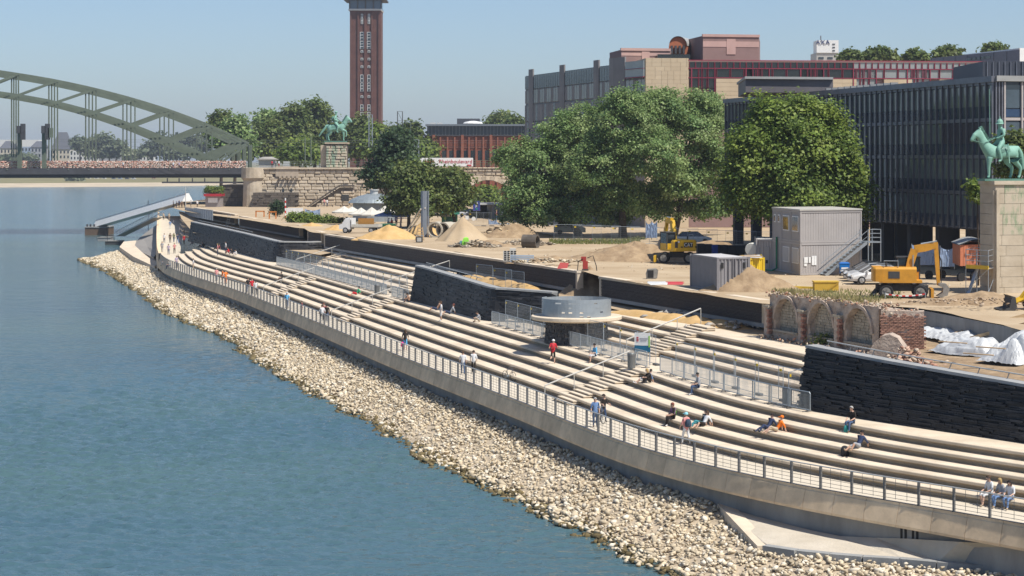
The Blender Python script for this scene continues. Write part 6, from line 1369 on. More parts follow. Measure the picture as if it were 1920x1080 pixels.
# scattered stones and clods over the yard
st = []
for _ in range(900):
    x, y = r.uniform(760, 1900), r.uniform(465, 575); p = P(x, y, 5.96); s_, d_ = EC.near(p)
    if y - 297 < 200 + (x - 1085) * .168 * (1 if x > 600 else 0) and p.x < 40: st.append(p)
V = []; T = []
for p in st: V.append(ROCKS[r.integers(24)] @ rotm_small(r).T * r.uniform(.05, .16) + np.array(p)); T.append(np.tile(np.array([(.42, .33, .22), (.3, .22, .14), (.5, .44, .35)][r.integers(3)]), (20, 1)))
off = np.array(st[0]); place_mesh('loose_stones', npmesh('loose_stones', np.vstack(V) - off, (ico_f[None] + (np.arange(len(st))*12)[:, None, None]).reshape(-1, 3), M_stone, np.vstack(T)), None, tuple(off), label='loose stones and clods scattered over the building site', cat='stones', kind='stuff')
# ================================================================= organic bodies
def skin(verts, radii, edges, sub=1, root=0):
    """continuous body grown over a skeleton; returns arrays of vertices and faces"""
    me = bpy.data.meshes.new('skeleton'); me.from_pydata([tuple(v) for v in verts], edges, []); o = bpy.data.objects.new('skeleton', me); COL.objects.link(o)
    m = o.modifiers.new('skin', 'SKIN'); m.use_smooth_shade = True
    sv = me.skin_vertices[0].data if me.skin_vertices else None
    for i, r in enumerate(radii): sv[i].radius = r if hasattr(r, '__len__') else (r, r); sv[i].use_root = (i == root)
    if sub: q = o.modifiers.new('sub', 'SUBSURF'); q.levels = sub; q.render_levels = sub
    dg = bpy.context.evaluated_depsgraph_get(); dg.update(); ev = o.evaluated_get(dg); em = ev.to_mesh()
    V = np.empty(len(em.vertices)*3, np.float32); em.vertices.foreach_get('co', V); Fs = [tuple(p.vertices) for p in em.polygons]; ev.to_mesh_clear()
    bpy.data.objects.remove(o); bpy.data.meshes.remove(me); return V.reshape(-1, 3), Fs
class Sk:
    def __init__(s): s.v = []; s.r = []; s.e = []; s.tag = []
    def p(s, co, r, link=None, tg=0):
        s.v.append(Vector(co)); s.r.append(r); s.tag.append(tg)
        if link is not None: s.e.append((link, len(s.v) - 1))
        return len(s.v) - 1
    def chain(s, start, pts, tg=0):
        k = start
        for co, r in pts: k = s.p(co, r, k, tg)
        return k
def make_obj(name, V, Fs, mats, parent=None, smooth=True, mi=None):
    mb = MB(); mb.v = [tuple(map(float, v)) for v in V]; mb.f = Fs; mb.m = mi if mi is not None else [0]*len(Fs); return mb.build(name, mats, parent, smooth)
M_bronze = mat('green_bronze', (0.14, 0.30, 0.235), .6, .2, 1.2, bump=.2, bscale=5, col2=(.235, .43, .34))
M_bronze2 = mat('green_bronze_dark', (0.09, 0.20, 0.155), .6, .2, 1.5)
def equestrian(label, raised, helmet, scale, loc, rz, lance):
    t = thing('equestrian_statue', (0, 0, 0), label, 'statue')
    k = Sk(); b = k.p((.05, 0, 1.22), (.33, .30)); ch = k.p((.55, 0, 1.25), (.31, .30), b); ru = k.p((-.50, 0, 1.27), (.33, .30), b)
    nb = k.p((.80, 0, 1.5), (.21, .26), ch); nm = k.p((.98, 0, 1.86), (.13, .20), nb); po = k.p((1.10, 0, 2.12), (.11, .15), nm); hd = k.p((1.30, 0, 1.98), (.11, .13), po); mz = k.p((1.50, 0, 1.70), (.075, .085), hd)
    for sy_ in (-1, 1): k.p((1.06, sy_*.07, 2.30), .03, po)
    k.chain(ru, [((-.82, 0, 1.42), .11), ((-.98, 0, 1.15), .12), ((-1.05 - .25*raised, 0, .75), .10), ((-1.08 - .45*raised, 0, .42), .04)])
    for sy_ in (-1, 1):
        if raised and sy_ < 0: k.chain(ch, [((.66, -.19, 1.02), .15), ((1.02, -.18, .92), .085), ((1.05, -.18, .55), .055), ((.98, -.18, .42), .075)])
        else: k.chain(ch, [((.58 + .08*sy_, sy_*.19, .98), .15), ((.62 + .1*sy_, sy_*.18, .58), .085), ((.60 + .1*sy_, sy_*.18, .14), .055), ((.67 + .1*sy_, sy_*.18, .05), .085)])
        q = -.12*sy_; k.chain(ru, [((-.52 + q, sy_*.19, .98), .21), ((-.46 + q, sy_*.19, .80), .15), ((-.76 + q, sy_*.18, .52), .085), ((-.70 + q, sy_*.18, .14), .055), ((-.62 + q, sy_*.18, .05), .085)])
    V, Fs = skin(k.v, k.r, k.e, 2); make_obj('horse', V, Fs, M_bronze, t)
    mb = MB()
    for i in range(9): q = i / 8; c = V3((.78 + .34*q, 0, 1.72 + .52*q)) + V3((-.10, 0, .06)); mb.frame(c, (.5, 0, .86), (0, 1, 0), (-.86, 0, .5), .07, .05, .09)
    mb.build('mane', M_bronze2, t)
    MB().rings([[V3((x, .36*math.sin(a)*w_, 1.2 + .37*math.cos(a))) for a in np.linspace(-1.9, 1.9, 11)] for x, w_ in ((-.28, 1.0), (.28, 1.0))], cap=False, closed=False).build('saddle_cloth', M_bronze2, t)
    k = Sk(); pv = k.p((.02, 0, 1.66), .17); wa = k.p((.03, 0, 1.86), .145, pv, 1); cs = k.p((.03, 0, 2.12), .19, wa); nk = k.p((.04, 0, 2.32), .075, cs); h1 = k.p((.06, 0, 2.44), .105, nk); h2 = k.p((.06, 0, 2.58), .10, h1)
    for sy_ in (-1, 1):
        k.chain(cs, [((.02, sy_*.22, 2.22), .085), ((-.02 + .04*sy_, sy_*.33, 1.98), .07), ((.24, sy_*.20, 1.86), .05), ((.32, sy_*.14, 1.85), .05)])
        k.chain(pv, [((.05, sy_*.22, 1.62), .13), ((.34, sy_*.38, 1.38), .10), ((.22, sy_*.40, .98), .075), ((.20, sy_*.40, .86), .06), ((.36, sy_*.42, .80), .05)])
    V, Fs = skin(k.v, k.r, k.e, 2); make_obj('rider', V, Fs, M_bronze, t)
    if helmet: mb = MB(); mb.lathe([(.165, 2.50), (.14, 2.62), (.09, 2.70), (.025, 2.74), (.012, 2.86)], 12, (.06, 0, 0)); mb.lathe([(.19, 2.50), (.165, 2.53)], 12, (.08, 0, 0)); mb.build('helmet', M_bronze, t)
    else:
        MB().lathe([(.12, 2.56), (.15, 2.66), (.09, 2.72)], 10, (.06, 0, 0)).build('helmet', M_bronze, t)
        MB().grid([[(-.05, y, 2.25) for y in (-.2, 0, .2)], [(-.28, y*1.4, 1.9) for y in (-.2, 0, .2)], [(-.55, y*1.6, 1.62) for y in (-.2, 0, .2)]]).build('cloak', M_bronze, t)
        MB().ball((-.22, .05, 2.05), .17, .2, .26).build('mantle', M_bronze2, t, smooth=True)
    mb = MB(); mb.path([(1.45, .08, 1.76), (1.0, .22, 1.62), (.36, .14, 1.86)], .018, 6); mb.path([(1.45, -.08, 1.76), (1.0, -.22, 1.62), (.36, -.14, 1.86)], .018, 6); mb.path([(1.33, y, 1.8) for y in (-.12, .12)], .02, 5); mb.build('reins', M_bronze2, t)
    MB().bar((-.12, .42, 1.6), (-.18, .45, .72), .05, .03).build('sword', M_bronze, t)
    if lance: MB().tube((.30, -.44, .55), (.38, -.40, 4.1), .022, .012, 6).build('lance', M_bronze, t); 
    MB().box(-1.0, 1.0, -.38, .38, -.08, .02).build('plinth', M_bronze2, t)
    t.location = loc; t.rotation_euler = (0, 0, rz); t.scale = (scale,)*3; return t
equestrian('green bronze lancer on a standing horse atop the near pedestal', 0, True, 1.66, (QX(1878, 148.2), 148.35, ZP + .28 + .12), math.radians(194), True)
equestrian('green bronze rider on a striding horse atop the far stone pedestal', 1, False, 2.72, (QX(629, YA + 2), YA + 2, QZ(266.8, YA) + .25), math.radians(-6), False)

# ================================================================= vehicles
M_tyre = plain('tyre', (.018, .018, .019), .85); M_rim = plain('rim', (.5, .5, .5), .35, .6)
def wheel(parent, c, r, w_, rim_m=None, dirt=False):
    mb = MB(); c = Vector(c); mb.path([c + V3((0, -w_/2, 0)), c + V3((0, -w_/2*.75, 0)), c + V3((0, w_/2*.75, 0)), c + V3((0, w_/2, 0))], [r*.9, r, r, r*.9], 20); o = mb.build('wheel', M_tyre, parent, smooth=False)
    for s_ in (-1, 1): MB().tube(c + V3((0, s_*w_*.5, 0)), c + V3((0, s_*(w_*.5 + .015), 0)), r*.62, n=14).build('rim', rim_m or M_rim, o)
    for s_ in (-1, 1):
        for k in range(5): a = k*1.2566; MB().bar(c + V3((0, s_*(w_*.5 + .02), 0)), c + V3((r*.55*math.cos(a), s_*(w_*.5 + .02), r*.55*math.sin(a))), .02, .07, up=(0, 1, 0)).build('spoke', rim_m or M_rim, o)
def car(label, loc, rz, paint, suv=0.0):
    t = thing('parked_car', (0, 0, 0), label, 'car', 'cars parked beside the site office'); W_ = .86
    L = [(-2.05, .45, .62), (-2.1, .62, .70), (-1.95, .92, .78), (-1.3, .98, .82), (-.6, 1.0, .84), (.4, .98, .84), (.95, .94, .84), (1.55, .82, .80), (2.0, .66, .72), (2.12, .48, .62)]
    bot = .26; rings = []
    for x, z, w_ in L: rings.append([(x, -w_*.92, bot), (x, -w_, bot + .18), (x, -w_, z*.82), (x, -w_*.9, z), (x, w_*.9, z), (x, w_, z*.82), (x, w_, bot + .18), (x, w_*.92, bot)])
    MB().rings(rings).build('body', paint, t, smooth=False)
    cab = [(-1.98, .95, .70), (-1.5, 1.36, .58), (-.5, 1.47 + suv, .58), (.25, 1.42 + suv, .58), (1.12, .94, .72)]
    MB().rings([[(x, -w_ - .05, .93), (x, -w_, z), (x, w_, z), (x, w_ + .05, .93)] for x, z, w_ in cab], closed=False, cap=False).build('glasshouse', M_glass, t)
    MB().grid([[(x, -w_, z + .012) for x, z, w_ in cab[1:4]], [(x, 0, z + .04) for x, z, w_ in cab[1:4]], [(x, w_, z + .012) for x, z, w_ in cab[1:4]]]).build('roof', paint, t, smooth=True)
    for s_ in (-1, 1):
        for a, b in ((cab[0], cab[1]), (cab[3], cab[4])): MB().bar((a[0], s_*(a[2] + .02), a[1]), (b[0], s_*(b[2] + .02), b[1]), .06, .06).build('pillar', paint, t)
        MB().bar((-.35, s_*.63, 1.42), (-.40, s_*.68, .95), .06, .05).build('pillar', paint, t)
        MB().frame((2.0, s_*.55, .64), (1, 0, 0), (0, 1, 0), Z, .10, .17, .08).build('headlight', plain('lamp_glass', (.7, .72, .72), .1), t)
        MB().frame((-2.03, s_*.6, .72), (1, 0, 0), (0, 1, 0), Z, .06, .12, .12).build('tail_light', plain('lamp_red', (.4, .01, .01), .2), t)
        MB().frame((.85, s_*.92, 1.0), (1, 0, 0), (0, 1, 0), Z, .07, .10, .07).build('mirror', paint, t)
        for x in (-.1, -.95): MB().frame((x, s_*.845, .78), (1, 0, 0), (0, 1, 0), Z, .09, .015, .02).build('door_handle', M_black, t)
    MB().frame((2.11, 0, .5), (1, 0, 0), (0, 1, 0), Z, .03, .42, .09).build('grille', M_black, t); MB().frame((2.13, 0, .42), (1, 0, 0), (0, 1, 0), Z, .02, .25, .06).build('number_plate', M_white, t)
    for x in (-1.28, 1.32):
        for s_ in (-1, 1): wheel(t, (x, s_*.76, .32), .32, .2)
    t.location = loc; t.rotation_euler = (0, 0, rz)
for (px, Y, col, lab, nm) in ((1640, 158.5, (.62, .62, .61), 'white hatchback parked nearest, beside the orange excavator', 'car_white'), (1632, 161.6, (.34, .35, .36), 'silver car parked between the white and the black one', 'car_silver'), (1626, 164.8, (.015, .016, .022), 'black car parked farthest, next to the cabin stair', 'car_black')):
    car(lab, (QX(px, Y), Y, 5.95), math.radians(187), mat(nm, col, .25, 0, spec=.6))
M_catY = mat('excavator_yellow', (.60, .36, .015), .45, .12, 2, spec=.4); M_libO = mat('excavator_orange', (.55, .26, .025), .45, .12, 2); M_mach = mat('machine_dark', (.05, .05, .05), .7, .25, 3); M_mgrey = mat('machine_grey', (.22, .21, .19), .7, .25, 3)
def excavator(label, loc, rz, paint, slew, boom, letters=False):
    """wheeled excavator; x is forward of the undercarriage, the house is slewed over it"""
    t = thing('wheeled_excavator', (0, 0, 0), label, 'excavator')
    mb = MB(); mb.box(-1.5, 1.5, -.45, .45, .55, 1.0); mb.box(-1.9, -1.5, -.5, .5, .4, .95); mb.box(1.5, 1.8, -.5, .5, .4, .95); mb.build('undercarriage', M_mach, t)
    for x in (-1.2, 1.2):
        for s_ in (-1, 1): wheel(t, (x, s_*.95, .52), .52, .5, M_mgrey)
    MB().box(1.95, 2.15, -1.2, 1.2, .12, .75).build('dozer_blade', paint, t)
    for s_ in (-1, 1): mb = MB(); mb.bar((-1.8, s_*.4, .7), (-2.1, s_*1.1, .25), .14); mb.box(-2.3, -1.95, s_*1.1 - .2, s_*1.1 + .2, .1, .2); mb.build('outrigger', M_mach, t)
    MB().lathe([(.7, 1.0), (.7, 1.18)], 16).build('slew_ring', M_mach, t)
    R_m = Matrix.Rotation(slew, 4, 'Z'); T_ = lambda p: R_m @ Vector(p)
    def prt(name, m, fn, smooth=False):
        mb = MB(); fn(mb); mb.v = [tuple(T_(v)) for v in mb.v]; return mb.build(name, m, t, smooth)
    prt('house_deck', paint, lambda b: b.box(-1.7, 1.3, -1.2, 1.2, 1.18, 1.36))
    prt('counterweight', paint, lambda b: b.rings([[(x, y*w_, z) for y, z in ((-1.22, 1.25), (1.22, 1.25), (1.22, 2.15), (1.1, 2.3), (-1.1, 2.3), (-1.22, 2.15))] for x, w_ in ((-2.15, .86), (-2.0, .97), (-1.5, 1.0))]))
    prt('engine_hood', paint, lambda b: b.rings([[(x, y, z) for y, z in ((-1.2, 1.36), (.15, 1.36), (.15, 2.2), (-.2, 2.3), (-1.05, 2.3), (-1.2, 2.15))] for x in (-1.5, .9)]))
    prt('side_door', M_mach, lambda b: b.box(-1.1, -.3, -1.225, -1.2, 1.5, 2.0)); prt('exhaust', M_mach, lambda b: b.tube((-1.2, -.6, 2.3), (-1.2, -.6, 2.6), .07, n=8))
    prt('cab_frame', M_mach, lambda b: [b.box(x, x + .09, y, y + .09, 1.36, 2.95) for x in (-.35, 1.2) for y in (.28, 1.11)] and b.box(-.38, 1.32, .25, 1.23, 2.9, 3.0))
    prt('cab_glass', M_glass, lambda b: b.rings([[(x0, .3, z), (x1, .3, z), (x1, 1.18, z), (x0, 1.18, z)] for z, x0, x1 in ((1.9, -.3, 1.3), (2.9, -.3, 1.22))])); prt('cab_base', paint, lambda b: b.box(-.34, 1.27, .29, 1.2, 1.36, 1.9))
    prt('seat', M_mach, lambda b: (b.box(.1, .5, .5, .95, 1.9, 2.05), b.box(.05, .15, .5, .95, 2.05, 2.6)))
    prt('hand_rail', M_steel, lambda b: b.path([(-1.4, -1.1, 2.3), (-1.4, -1.1, 2.75), (-.4, -1.1, 2.75), (-.4, -1.1, 2.3)], .025, 6))
    p0, p1, p2, p3 = boom
    def beam(b, a, c, w_, h0, h1):
        a = Vector(a); c = Vector(c); d = (c - a).normalized(); up_ = V3((0, 1, 0)).cross(d)
        if up_.z < 0: up_ = -up_
        b.rings([[p + V3((0, s_*w_/2, 0)) + up_*h*q for s_, q in ((-1, -.5), (1, -.5), (1, .5), (-1, .5))] for p, h in ((a, h0), (a.lerp(c, .5), max(h0, h1)), (c, h1))])
    prt('boom', paint, lambda b: beam(b, p0, p1, .34, .4, .55)); prt('boom_front', paint, lambda b: beam(b, p1, p2, .34, .55, .36)); prt('stick', paint, lambda b: beam(b, (p2[0], p2[1], p2[2] + .25), p3, .28, .3, .22))
    mid = Vector(p0).lerp(Vector(p1), .75)
    prt('boom_cylinder', M_steel, lambda b: (b.tube((p0[0] + .35, -.12, p0[2] - .2), mid, .08, .05, 8), b.tube((p0[0] + .35, .12 - .3, p0[2] - .2), mid + V3((0, -.3, 0)), .08, .05, 8)))
    prt('stick_cylinder', M_steel, lambda b: b.tube(Vector(p1).lerp(Vector(p2), .3) + V3((0, 0, .3)), Vector(p2) + V3((.1, 0, .35)), .07, .05, 8))
    prt('hose', M_black, lambda b: b.path([Vector(p2), Vector(p2).lerp(Vector(p3), .4) + V3((.35, .1, 0)), Vector(p3) + V3((.2, .1, .1))], .035, 6))
    e = Vector(p3); prof = [(-.05, .15), (.5, .1), (.75, -.25), (.6, -.75), (.1, -.9), (-.15, -.8), (.25, -.55), (.3, -.2), (-.05, -.05)]
    prt('bucket', M_mgrey, lambda b: b.extrude(prof, e + V3((0, -.45, 0)), (1, 0, 0), (0, 0, 1), (0, 1, 0), .9))
    if letters:
        def onto(name, m, y, z, hw, hh, d): return prt(name, m, lambda b: b.box(-2.16 - d, -2.14, y - hw, y + hw, z - hh, z + hh))
        onto('number_board', M_black, -.28, 1.82, .46, .24, .01)
        c = T_((-2.18, -.28, 1.82)); tx = text_mesh('CAT', .46, M_white, 'lettering', t, c, (math.pi/2, 0, slew - math.pi/2), .005)
        tri = MB(); tri.add([(-2.19, -.28 + .13, 1.66), (-2.19, -.28 - .13, 1.66), (-2.19, -.28, 1.80)], [(0, 1, 2)]); tri.v = [tuple(T_(v)) for v in tri.v]; tri.build('yellow_triangle', M_catY, t)
        onto('beacon_box', M_black, .95, 1.85, .14, .3, .02); onto('fleet_badge', M_white, .72, 2.12, .1, .08, .02)
        for y in (.4, -1.05): onto('tow_eye', M_black, y, 1.62, .1, .06, .02)
    t.location = loc; t.rotation_euler = (0, 0, rz); return t
exY = 189.0
excavator('yellow wheeled excavator seen from behind beside the brown mound', (QX(1270, exY), exY + .6, 5.95), math.radians(172), M_catY, math.radians(108) - math.radians(172), ((.6, -.1, 1.7), (1.4, -.1, 4.0), (2.6, -.1, 4.0), (3.2, -.1, 2.0)), True)
excavator('orange wheeled excavator with folded arm before the parked cars', (QX(1692, 142.5), 142.5, 5.9), math.radians(-8), M_libO, math.radians(2), ((.35, -.1, 1.9), (.85, -.1, 3.55), (2.35, -.1, 3.8), (2.55, -.1, 1.0)))
# wheel loader at the right edge
wl = thing('wheel_loader', tuple(P(1905, 582, 5.9)), 'yellow wheel loader with a dark bucket at the right edge', 'loader'); lp = P(1890, 582, 5.9)
mb = MB(); prof = [(0, 0), (-.95, .05), (-.95, .12), (-.35, .25), (-.2, .9), (-.3, 1.05), (.05, .95), (.15, .3)]; mb.extrude(prof, lp + V3((.2, .8, 0)), (1, 0, 0), Z, (0, 1, 0), .06); mb.extrude(prof, lp + V3((.2, -1.0, 0)), (1, 0, 0), Z, (0, 1, 0), .06)
for a, b in zip(prof[:-1], prof[1:]):
    mb.add([lp + V3((.2 + a[0], -1, a[1])), lp + V3((.2 + b[0], -1, b[1])), lp + V3((.2 + b[0], .8, b[1])), lp + V3((.2 + a[0], .8, a[1]))], [(0, 1, 2, 3)])
mb.build('bucket', M_mach, wl)
for s_ in (-.5, .3): MB().path([lp + V3((.3, s_, .5)), lp + V3((.9, s_, .8)), lp + V3((1.5, s_, 1.6)), lp + V3((2.4, s_, 1.5))], .13, 4).build('lift_arm', M_catY, wl)
MB().box(lp.x + 1.9, lp.x + 4.5, lp.y - .9, lp.y + .9, lp.z + .8, lp.z + 2.0).build('body', M_catY, wl)
for x in (1.7, 3.9):
    for s_ in (-.9, .9): wheel(wl, lp + V3((x, s_, .55)), .55, .4, M_catY)
# flatbed truck
tr = thing('flatbed_truck', (0, 0, 0), 'white flatbed truck with open cab door and an orange board behind the long wall', 'truck')
MB().rings([[(x, y, z) for y, z in ((-.9, .5), (.9, .5), (.9, zt_), (-.9, zt_))] for x, zt_ in ((1.3, 2.0), (2.0, 2.0), (2.5, 1.25), (2.9, 1.1))]).build('cab', M_white, tr)
MB().box(1.35, 2.1, -.93, -.9, 1.2, 1.85).build('window', M_glass, tr); MB().box(2.3, 2.34, -1.8, -.93, .6, 2.0).build('open_door', M_white, tr)
MB().box(-2.6, 1.1, -1.0, 1.0, .75, .85).build('bed', M_mgrey, tr)
for y in (-1.0, .97): MB().box(-2.6, 1.1, y, y + .03, .85, 1.2).build('side_board', plain('pale_board', (.55, .53, .46)), tr)
MB().box(-2.63, -2.6, -1, 1, .85, 1.2).build('tail_board', plain('pale_board2', (.5, .48, .42)), tr); MB().box(-1.9, .3, .5, .56, 1.2, 2.0).build('orange_board', plain('orange_ply', (.45, .22, .05), .7), tr); MB().box(1.1, 1.16, -1, 1, .85, 2.0).build('headboard', M_white, tr)
for x in (-1.6, 2.0):
    for s_ in (-.85, .85): wheel(tr, (x, s_, .38), .38, .25)
put(tr, (QX(680, 268), 266, 5.95), math.radians(168))

# ================================================================= beer garden, kiosks and site clutter
kk = thing('garden_kiosk', (QX(698, 310), 312, 5.6), 'round garden kiosk with a ribbed grey metal roof', 'kiosk'); kc = V3((QX(698, 312), 316, 0)); zr = QZ(381, 312); rad = 47*312/F
MB().lathe([(rad*.86, 5.5), (rad*.86, zr)], 24, kc).build('wall', plain('kiosk_panel', (.22, .25, .27), .5), kk)
MB().lathe([(rad*1.05, zr), (rad*.9, zr + .55), (rad*.6, zr + 1.1), (rad*.25, zr + 1.4)], 32, kc).build('roof', plain('kiosk_zinc', (.34, .38, .39), .45, .5), kk)
MB().lathe([(rad*.16, zr + 1.35), (rad*.16, zr + 1.95), (rad*.20, zr + 1.97), (rad*.20, zr + 2.1)], 16, kc).build('cupola', plain('kiosk_cupola', (.5, .51, .5), .5), kk)
for i in range(16): a = 2*math.pi*i/16 + .1; d = V3((math.cos(a), math.sin(a), 0)); mb = MB(); mb.bar(kc + d*rad*1.04 + Z*(zr + .03), kc + d*rad*.88 + Z*(zr + .6), .08); mb.bar(kc + d*rad*.88 + Z*(zr + .6), kc + d*rad*.26 + Z*(zr + 1.43), .08); mb.build('roof_rib', plain('kiosk_rib', (.28, .32, .33), .45, .5), kk)
M_cloth = mat('cream_canvas', (.56, .53, .46), .8, .06, 1); M_blue = mat('blue_canvas', (.09, .15, .32), .8, .1, 1)
def parasol(x, y_rim, w_, h_, Y, m, label, peaks=1):
    t = thing('parasol', (QX(x, Y), Y, 5.9), label, 'parasol', 'parasols in the beer garden'); s = Y / F; R = w_*s/2; zr_ = QZ(y_rim, Y); c = V3((QX(x, Y), Y, 0)); mb = MB(); n_ = 8
    for j in range(n_):
        a0, a1 = 2*math.pi*j/n_, 2*math.pi*(j+1)/n_; e0 = c + V3((R*math.cos(a0), R*.8*math.sin(a0), zr_)); e1 = c + V3((R*math.cos(a1), R*.8*math.sin(a1), zr_)); top = c + V3((0, 0, zr_ + h_*s)); m0 = e0.lerp(top, .6) - V3((0, 0, .12*h_*s)); m1 = e1.lerp(top, .6) - V3((0, 0, .12*h_*s)); mm = (m0 + m1)/2 - V3((0, 0, .05))
        me_ = (e0 + e1)/2 + V3((0, 0, -.02)); mb.add([e0, me_, mm, m0], [(0, 1, 2, 3)]); mb.add([me_, e1, m1, mm], [(0, 1, 2, 3)]); mb.add([m0, mm, top], [(0, 1, 2)]); mb.add([mm, m1, top], [(0, 1, 2)])
        mb.add([e0, e1, e1 - V3((0, 0, .22)), e0 - V3((0, 0, .22))], [(0, 1, 2, 3)])
    mb.build('canopy', m, t); MB().tube((c.x, c.y, 5.6), (c.x, c.y, zr_ + h_*s), .04, n=8).build('pole', M_rail, t)
    for j in range(4): a = 2*math.pi*(j + .5)/4; MB().bar((c.x, c.y, zr_ + .1), (c.x + R*.7*math.cos(a), c.y + R*.56*math.sin(a), zr_ + .1), .04).build('rib', M_rail, t)
for a in ((645, 397, 46, 11, 300, M_cloth, 'leftmost cream parasol in the beer garden'), (660, 397, 44, 10, 304, M_cloth, 'second cream parasol from the left'), (677, 401, 48, 12, 296, M_cloth, 'cream parasol before the round kiosk'), (697, 402, 50, 14, 294, M_cloth, 'largest cream parasol in the middle of the beer garden'), (722, 400, 52, 15, 300, M_cloth, 'cream parasol right of the round kiosk'), (726, 403, 48, 9, 285, M_blue, 'left blue parasol in the beer garden'), (752, 404, 34, 7, 285, M_blue, 'right blue parasol in the beer garden'), (805, 402, 40, 7, 292, M_cloth, 'cream parasol under the low trees'), (835, 403, 26, 5, 290, M_cloth, 'small cream parasol beside the green hut')): parasol(*a)
def tbl(x, y, Y, i):
    t = thing('beer_table', (QX(x, Y), Y, 5.9), ['wooden beer table under the cream parasols', 'wooden beer table under the blue parasols', 'orange beer table beside the green hut', 'wooden beer table at the left of the garden'][i], 'table'); X = QX(x, Y)
    MB().box(X - 1.1, X + 1.1, Y - .35, Y + .35, 6.62, 6.68).build('top', M_wood if i != 2 else plain('orange_top', (.5, .22, .03)), t)
    for dx in (-.8, .8): MB().box(X + dx - .04, X + dx + .04, Y - .3, Y + .3, 5.9, 6.62).build('trestle', M_post, t)
for i, (x, y) in enumerate(((690, 420), (740, 420), (806, 418), (655, 418))): tbl(x, y, 288, i)
# green hut
gh = thing('green_hut', (QX(842, 300), 300, 5.9), 'dark green hut with a shallow roof among the low trees', 'hut'); X0, X1 = QX(828, 300), QX(857, 300)
MB().box(X0, X1, 300, 303, 5.8, QZ(402, 300)).build('wall', M_dkgreen, gh); mb = MB(); z0 = QZ(402, 300); mb.prism([(X0 - .3, 299.5), (X1 + .3, 299.5), (X1 + .3, 303.5), (X0 - .3, 303.5)], z0, [z0 + .15, z0 + .15, z0 + .8, z0 + .8]); mb.build('roof', plain('hut_roof', (.03, .16, .10)), gh); MB().box(X0 + .5, X0 + 1.2, 299.95, 300, 6, 7.6).build('door', plain('hut_door', (.02, .07, .045)), gh)
# grey concrete kiosk
gk = thing('concrete_kiosk', (QX(945, 330), 332, 5.5), 'flat grey concrete kiosk with dark entrance below the viaduct', 'kiosk'); fk = Facade(gk, (QX(902, 330), 330), (QX(1003, 332), 332), 5.4); zt_ = QZ(381, 331)
fk.blk(2.0, fk.L, 5.0, zt_ - .25, -6, -.1, 'core', plain('kiosk_conc', (.20, .20, .20)))
for i in range(7):
    for k in range(3): a = 1.9 + i*(fk.L - 1.9)/7; fk.blk(a + .015, a + (fk.L - 1.9)/7 - .015, 5.2 + k*(zt_ - 5.5)/3 + .01, 5.2 + (k+1)*(zt_ - 5.5)/3 - .01, -.1, 0, 'wall_slab', mat('kiosk_slab', (.23, .225, .22), .85, .1, 1, obj_rand=.1))
fk.blk(-1.4, fk.L + .2, zt_ - .25, zt_, -6.5, .35, 'roof_slab', plain('kiosk_roof_g', (.42, .42, .40))); fk.blk(.2, 1.6, 5.4, zt_ - .3, -3, -2.9, 'entrance', M_black); fk.blk(-1.3, 0, zt_ - 1.3, zt_ - .26, -.4, -.1, 'side_fascia', plain('kiosk_dark', (.07, .07, .075)))
# blue information sign
sg = thing('blue_sign', tuple(Q(893, 420, 320)), 'blue parking sign with white symbols beside the concrete kiosk', 'sign'); MB().box(QX(887, 320), QX(900, 320), 319.9, 320, QZ(395, 320), QZ(377, 320)).build('board', plain('sign_blue', (.04, .06, .26), .5), sg); MB().bar((QX(893.5, 320), 320.05, 5.8), (QX(893.5, 320), 320.05, QZ(377, 320)), .12).build('post', M_steel, sg)
MB().tube((QX(893.5, 320), 319.89, QZ(381, 320)), (QX(893.5, 320), 319.85, QZ(381, 320)), .2, n=12).build('white_disc', M_white, sg); text_mesh('P', .6, M_white, 'letter', sg, (QX(893, 320), 319.88, QZ(387.5, 320)), (math.pi/2, 0, 0), .004); MB().box(QX(892, 320), QX(895, 320), 319.85, 319.9, QZ(393, 320), QZ(390.5, 320)).build('green_mark', plain('sign_green', (.02, .3, .15)), sg)
for i, (x, y) in enumerate(((876, 408), (888, 410))): t = thing('traffic_sign', tuple(Q(x, 425, 318)), ('left round white sign by the hedge', 'right round white sign by the hedge')[i], 'sign'); MB().bar((QX(x, 318), 318, 5.8), (QX(x, 318), 318, QZ(y, 318)), .06).build('post', M_steel, t); MB().tube((QX(x, 318), 317.9, QZ(y, 318)), (QX(x, 318), 317.86, QZ(y, 318)), .33, n=14).build('disc', M_white, t)
